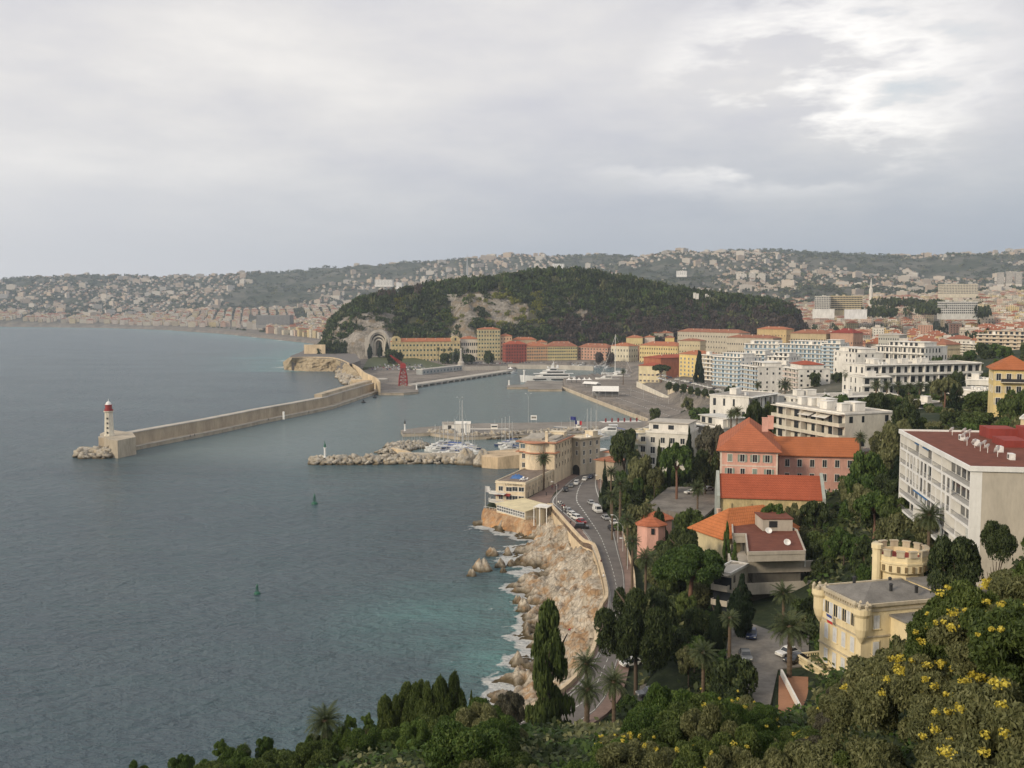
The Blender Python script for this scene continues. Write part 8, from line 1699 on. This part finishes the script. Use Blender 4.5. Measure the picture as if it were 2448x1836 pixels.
# ---- planting of the gardens and slopes, kept off houses, roads and what the photo shows of them
KEEP = [(((1718,1005),(1870,1000),(2062,1040),(2062,1075),(1985,1150),(1975,1240),(1715,1215)),300), (((1520,985),(1735,985),(1728,1062),(1640,1040),(1520,1062)),340), (((1640,1190),(1835,1190),(1850,1240),(1940,1240),(1955,1365),(1745,1365),(1738,1300),(1668,1318),(1650,1270)),200),
 (((1705,1360),(1742,1360),(1742,1450),(1705,1450)),195), (((2165,1020),(2460,1020),(2460,1235),(2400,1270),(2350,1275),(2165,1190)),150), (((1930,1385),(2080,1385),(2090,1300),(2225,1300),(2225,1390),(2130,1450),(2080,1500),(1990,1590),(1930,1675)),153), (((1258,1450),(1362,1450),(1395,1775),(1250,1775)),130), (((1365,1560),(1500,1560),(1500,1700),(1440,1740),(1385,1740)),122), (((1842,960),(2108,960),(2108,1045),(1990,1048),(1842,1010)),300),
 (((1738,1500),(1935,1500),(1932,1600),(1935,1700),(1860,1700),(1845,1640),(1770,1625)),140), (((1560,1160),(1740,1160),(1740,1195),(1660,1260),(1600,1215),(1560,1205)),230), (((1518,1220),(1618,1220),(1618,1280),(1518,1280)),247), (((1780,925),(2215,925),(2215,985),(1780,985)),400), (((2062,868),(2350,868),(2350,925),(2062,935)),480), (((2250,905),(2372,905),(2372,962),(2250,962)),420), (((2360,845),(2460,845),(2460,955),(2360,955)),318), (((1385,1075),(1475,1075),(1475,1112),(1385,1112)),390), (((1880,850),(2070,830),(2070,925),(1980,935),(1880,945)),620)]
rp = [pxy(*p) for p in RL[:-14]]+[pxy(p[0]+2.5, p[1], p[2]) for p in RR[:-14]][::-1]; KEEP.append((tuple(rp), 185))
def foot(x, y, m=1.5):
    for s in BL:
        dx, dy = x-s.t.location.x, y-s.t.location.y
        if abs(dx)+abs(dy) > 220: continue
        c, n_ = math.cos(-s.rz), math.sin(-s.rz); u, v_ = dx*c-dy*n_, dx*n_+dy*c
        if -m < u < s.w+m and -m < v_ < s.d+m: return True
    return False
def inpoly(px, py, poly, m=3): return sdist(np.array([px]), np.array([py]), poly)[0] > -m
POLYZ = [pz(20, (1750,1640),(1740,1560),(1745,1500),(1800,1490),(1935,1515),(1935,1700),(1850,1705)), pz(19.5, (1555,1200),(1600,1163),(1735,1165),(1735,1200),(1652,1270)), pz(18, (1515,1230),(1620,1225),(1625,1285),(1515,1285)), pz(27.8, (1735,1240),(1900,1240),(1955,1360),(1730,1420)), pz(15.3, (1530,1640),(1600,1610),(1650,1640),(1600,1700),(1520,1690))]
def blocked(x, y, z, h, r):
    if foot(x, y, r*.4+.6): return True
    d, _ = dline(np.array([x]), np.array([y]), ROADC)
    if d[0] < 6.5+r*.5: return True
    if any(sdist(np.array([x]), np.array([y]), q)[0] > -.8 for q in POLYZ): return True
    rp_ = r*F/y
    for (dx, dz) in ((0, 1.), (-.6, .8), (.6, .8), (-.85, .5), (.85, .5), (0, .4)):
        px, py = pxy(x+dx*r, y, z+h*dz)
        for poly, D in KEEP:
            if y < D and inpoly(px, py, poly, 3+.3*rp_): return True
    return False
placed = []
def fill(n, area, kinds, hr, rr, label, grp, cat_='tree', name='tree', seed=1, sep=.75, maxn=999):
    R = np.random.default_rng(seed); k = 0
    for _ in range(n):
        if k >= maxn: break
        px = R.uniform(area[0], area[1]); D = math.exp(R.uniform(math.log(area[2]), math.log(area[3]))); x = (px-CX)/F*D
        if (D < 360 and sdist(np.array([x]), np.array([D]), SHORE)[0] > -3) or sdist(np.array([x]), np.array([D]), LAND)[0] < 3: continue
        r = R.uniform(*rr); h = R.uniform(*hr)
        if any((x-a)**2+(D-b_)**2 < (sep*(r+c_))**2 for a, b_, c_ in placed): continue
        z = gz(x, D)
        while h > 2.2 and blocked(x, D, z, h, r*min(1, h/4)): h *= .72
        if h < 2.2: continue
        if h < 4: r = min(r, h*.75)
        placed.append((x, D, r)); kd, lf = kinds[int(R.integers(0, len(kinds)))]
        if name == 'tree': nm_ = {'cypress': 'cypress_tree', 'conifer': 'fir_tree'}.get(kd) or {'pine': 'pine_tree', 'olive': 'grey_green_tree'}.get(lf, 'tree')  # name goes by crown shape and leaf colour, not by known species
        else: nm_ = name
        if kd == 'cypress': r *= .42; h *= 1.15
        top = P(px, 900, D); t = thing(nm_, None, None, (x, D, z-.3), R.random()*6.28); res = 'fine' if D < 112 else 'mid' if D < 330 else 'lo'
        ch = min(h, 2.2*r) if kd in ('round', 'spread') else h
        inst('crown', proto(kd, lf, int(R.integers(0, 3)), res), t, (0, 0, h-ch), 0, (r, r, ch))
        if cat_ == 'tree': inst('trunk', TRUNK[('plain',)], t, (0, 0, 0), 0, (min(r, h*.5),)*2+(h,))
        adj = {'dark': 'dark green', 'green': 'green', 'pine': 'deep green', 'olive': 'grey green', 'grey': 'grey brown', 'cyp': 'blackish green', 'bright': 'light green', 'brown': 'bare brown'}[lf]; lb = f"{adj} {({'cypress': 'cypress', 'conifer': 'fir'}.get(kd) or cat_)} {label}"
        tag(t, lb, cat_, lb[:64]); k += 1
TRUNK.setdefault(('plain',), trunk_mesh('plain', 4, wood))
G = [('round','dark'),('round','green'),('spread','dark'),('spread','olive'),('round','dark'),('round','pine'),('spread','pine'),('round','olive'),('conifer','dark'),('round','green')]
fill(700, (1430, 1735, 150, 345), G, (4, 10), (2., 4.2), 'in the gardens between the coast road and the pink house', '', seed=2, maxn=85)
fill(900, (1720, 2250, 135, 330), G, (4, 9.5), (2., 4.2), 'in the gardens around the brown roofed villa and the yellow villa', '', seed=3, maxn=130)
fill(900, (1980, 2560, 225, 470), G, (6, 11), (3., 5.5), 'on the wooded slope above the modern white flats', '', seed=4, maxn=110)
fill(600, (1560, 2560, 400, 700), G[:5], (5, 10), (3, 6), 'in the gardens between the white flats', '', seed=5, maxn=90)
fill(260, (1440, 1560, 200, 300), [('round','bright'),('round','green'),('round','olive')], (1.6, 3.2), (1.2, 2), 'along the garden edge of the coast road', '', 'shrub', 'shrub', 6, .8, 22)
S_ = [('spread','olive'),('spread','pine'),('spread','bright'),('spread','olive'),('round','green'),('spread','grey')]
fill(900, (1120, 1860, 62, 118), [('spread','pine'),('spread','bright'),('round','green'),('spread','olive')], (3., 5.2), (1.8, 3.4), 'of the thicket along the bottom edge', '', 'shrub', 'shrub', 7, .5, 95)
fill(500, (430, 1140, 88, 122), [('spread','bright'),('spread','pine'),('round','green')], (2.6, 4.6), (1.6, 2.8), 'at the bottom left against the sea', '', 'shrub', 'shrub', 8, .55, 48)
fill(1400, (1760, 2620, 24, 112), [('spread','olive'),('spread','olive'),('spread','olive'),('spread','pine'),('spread','grey')], (2.4, 4.2), (1.8, 3.4), 'on the steep bank at the bottom right', '', 'shrub', 'shrub', 9, .46, 128)
for px, py, r, D, lb in ((434, 1796, 40, 95, 'low rounded bush second from the left at the bottom edge'), (322, 1812, 34, 95, 'leftmost low bush at the bottom edge'), (528, 1765, 20, 98, 'tall light green shrub left of the small bottom palm'), (633, 1756, 26, 98, 'rounded dark shrub right of the small bottom palm'), (837, 1706, 16, 100, 'upright light green shrub right of the bottom left palm'), (878, 1702, 16, 100, 'feathery light green shrub beside the leftmost pine crown')): T('spread', 'bright' if 'light' in lb else 'green', px, py, D, r, lb, 'shrub', cat='shrub', res='hi')
# yellow blossom scattered over the thicket
def blossom(name, spots, label, seed):
    R = np.random.default_rng(seed); V = []
    for (x, y, z, r) in spots:
        n = 46; d = R.normal(size=(n, 3)); d /= np.linalg.norm(d, axis=1, keepdims=True); C = np.array([x, y, z])+d*r*R.random((n, 1))**.5*np.array([1, 1, .8]); v, q = leaf_quads(C, d+R.normal(size=(n, 3))*.4, .085, 1.2, None, R); V.append(v)
    V = np.concatenate(V); tag(inst(name, np_mesh(name, V, np.arange(len(V)).reshape(-1, 4), flower)), label, 'blossom', None, 'stuff')
sh = [o for o in COL.objects if o.name.startswith('shrub') and o.parent is None and o.location.y < 112]
spots = []; spots2 = []
for o in sh:
    x, y, z = o.location; c = o.children[0]; r, _, h = c.scale; px, py = pxy(x, y, z+h)
    dens = math.exp(-(((px-2340)/150)**2+((py-1540)/150)**2))*38+math.exp(-(((px-2150)/60)**2+((py-1560)/90)**2))*12+math.exp(-(((px-1440)/60)**2+((py-1740)/50)**2))*15+math.exp(-(((px-1390)/50)**2+((py-1830)/40)**2))*16+(1.8 if px > 1600 else .5 if px > 1250 else 0)
    for k in range(int(rng.poisson(dens))):
        a, e = rng.uniform(PI, 2*PI), rng.uniform(.15, 1.3); q = (x+r*.98*math.cos(a)*math.cos(e), y+r*.98*math.sin(a)*math.cos(e), z+h*(.5+.47*math.sin(e)), rng.uniform(.10, .24)*(1.2 if px > 2100 else 1)); (spots if px > 1850 else spots2).append(q)
blossom('blossom', spots, 'bright yellow blossom massed over the shrubs of the bottom right bank', 1); blossom('blossom', spots2, 'scattered yellow blossom on the shrubs of the bottom thicket', 2)
# low growth under the shrubs
V = []; R = np.random.default_rng(77); n = 60000; px = R.uniform(300, 2600, n); D = np.exp(R.uniform(math.log(20), math.log(330), n)); x = (px-CX)/F*D; z = terrain(x, D)
ok = (z > 3) & ~(sdist(x, D, SHORE) > -2) & (dline(x, D, ROADC)[0] > 8.5) & (sdist(x, D, LAND) > 1.5)
for q in POLYZ+[pz(8, (1254,1196),(1290,1215),(1338,1172),(1436,1120),(1372,1118))]: ok &= ~(sdist(x, D, q) > -.6)
x, D, z = x[ok], D[ok], z[ok]; h = R.random(len(x))*.9*np.clip(D/90, .35, 1.2); C = np.stack([x, D, z+h], 1)
k = len(C); V, Q = leaf_quads(np.repeat(C, 3, 0)+R.normal(size=(3*k, 3))*np.array([.5, .5, .25])*np.clip(np.repeat(D, 3)/100, .3, 1.5)[:, None], R.normal(size=(3*k, 3))*.7+np.array([0, -.2, 1]), np.clip(np.repeat(D, 3)/100, .22, 1.8)*.42, 1.7, None, R)
tag(inst('ground_cover', np_mesh('ground_cover', V, Q, [LF['green'], LF['olive'], LF['dark']], False, (fbm(V[::4, 0]/7, V[::4, 1]/7, 2)*5).astype(int) % 3)), 'low green scrub covering the slopes between the trees', None, None, 'stuff')
# ================================================================ the air over the bay
hz_, nt = nodes('haze_air'); out = nt.nodes.new('ShaderNodeOutputMaterial')
v = nt.nodes.new('ShaderNodeVolumePrincipled'); v.inputs['Color'].default_value = (.74, .85, 1, 1); v.inputs['Density'].default_value = 6.5e-5; v.inputs['Anisotropy'].default_value = .1
nt.links.new(v.outputs[0], out.inputs['Volume'])
b = MB(); b.box(-9900, 10200, -450, 8300, -9, 560); hzo = b.build('haze', hz_); tag(hzo, None, None, None, 'stuff')
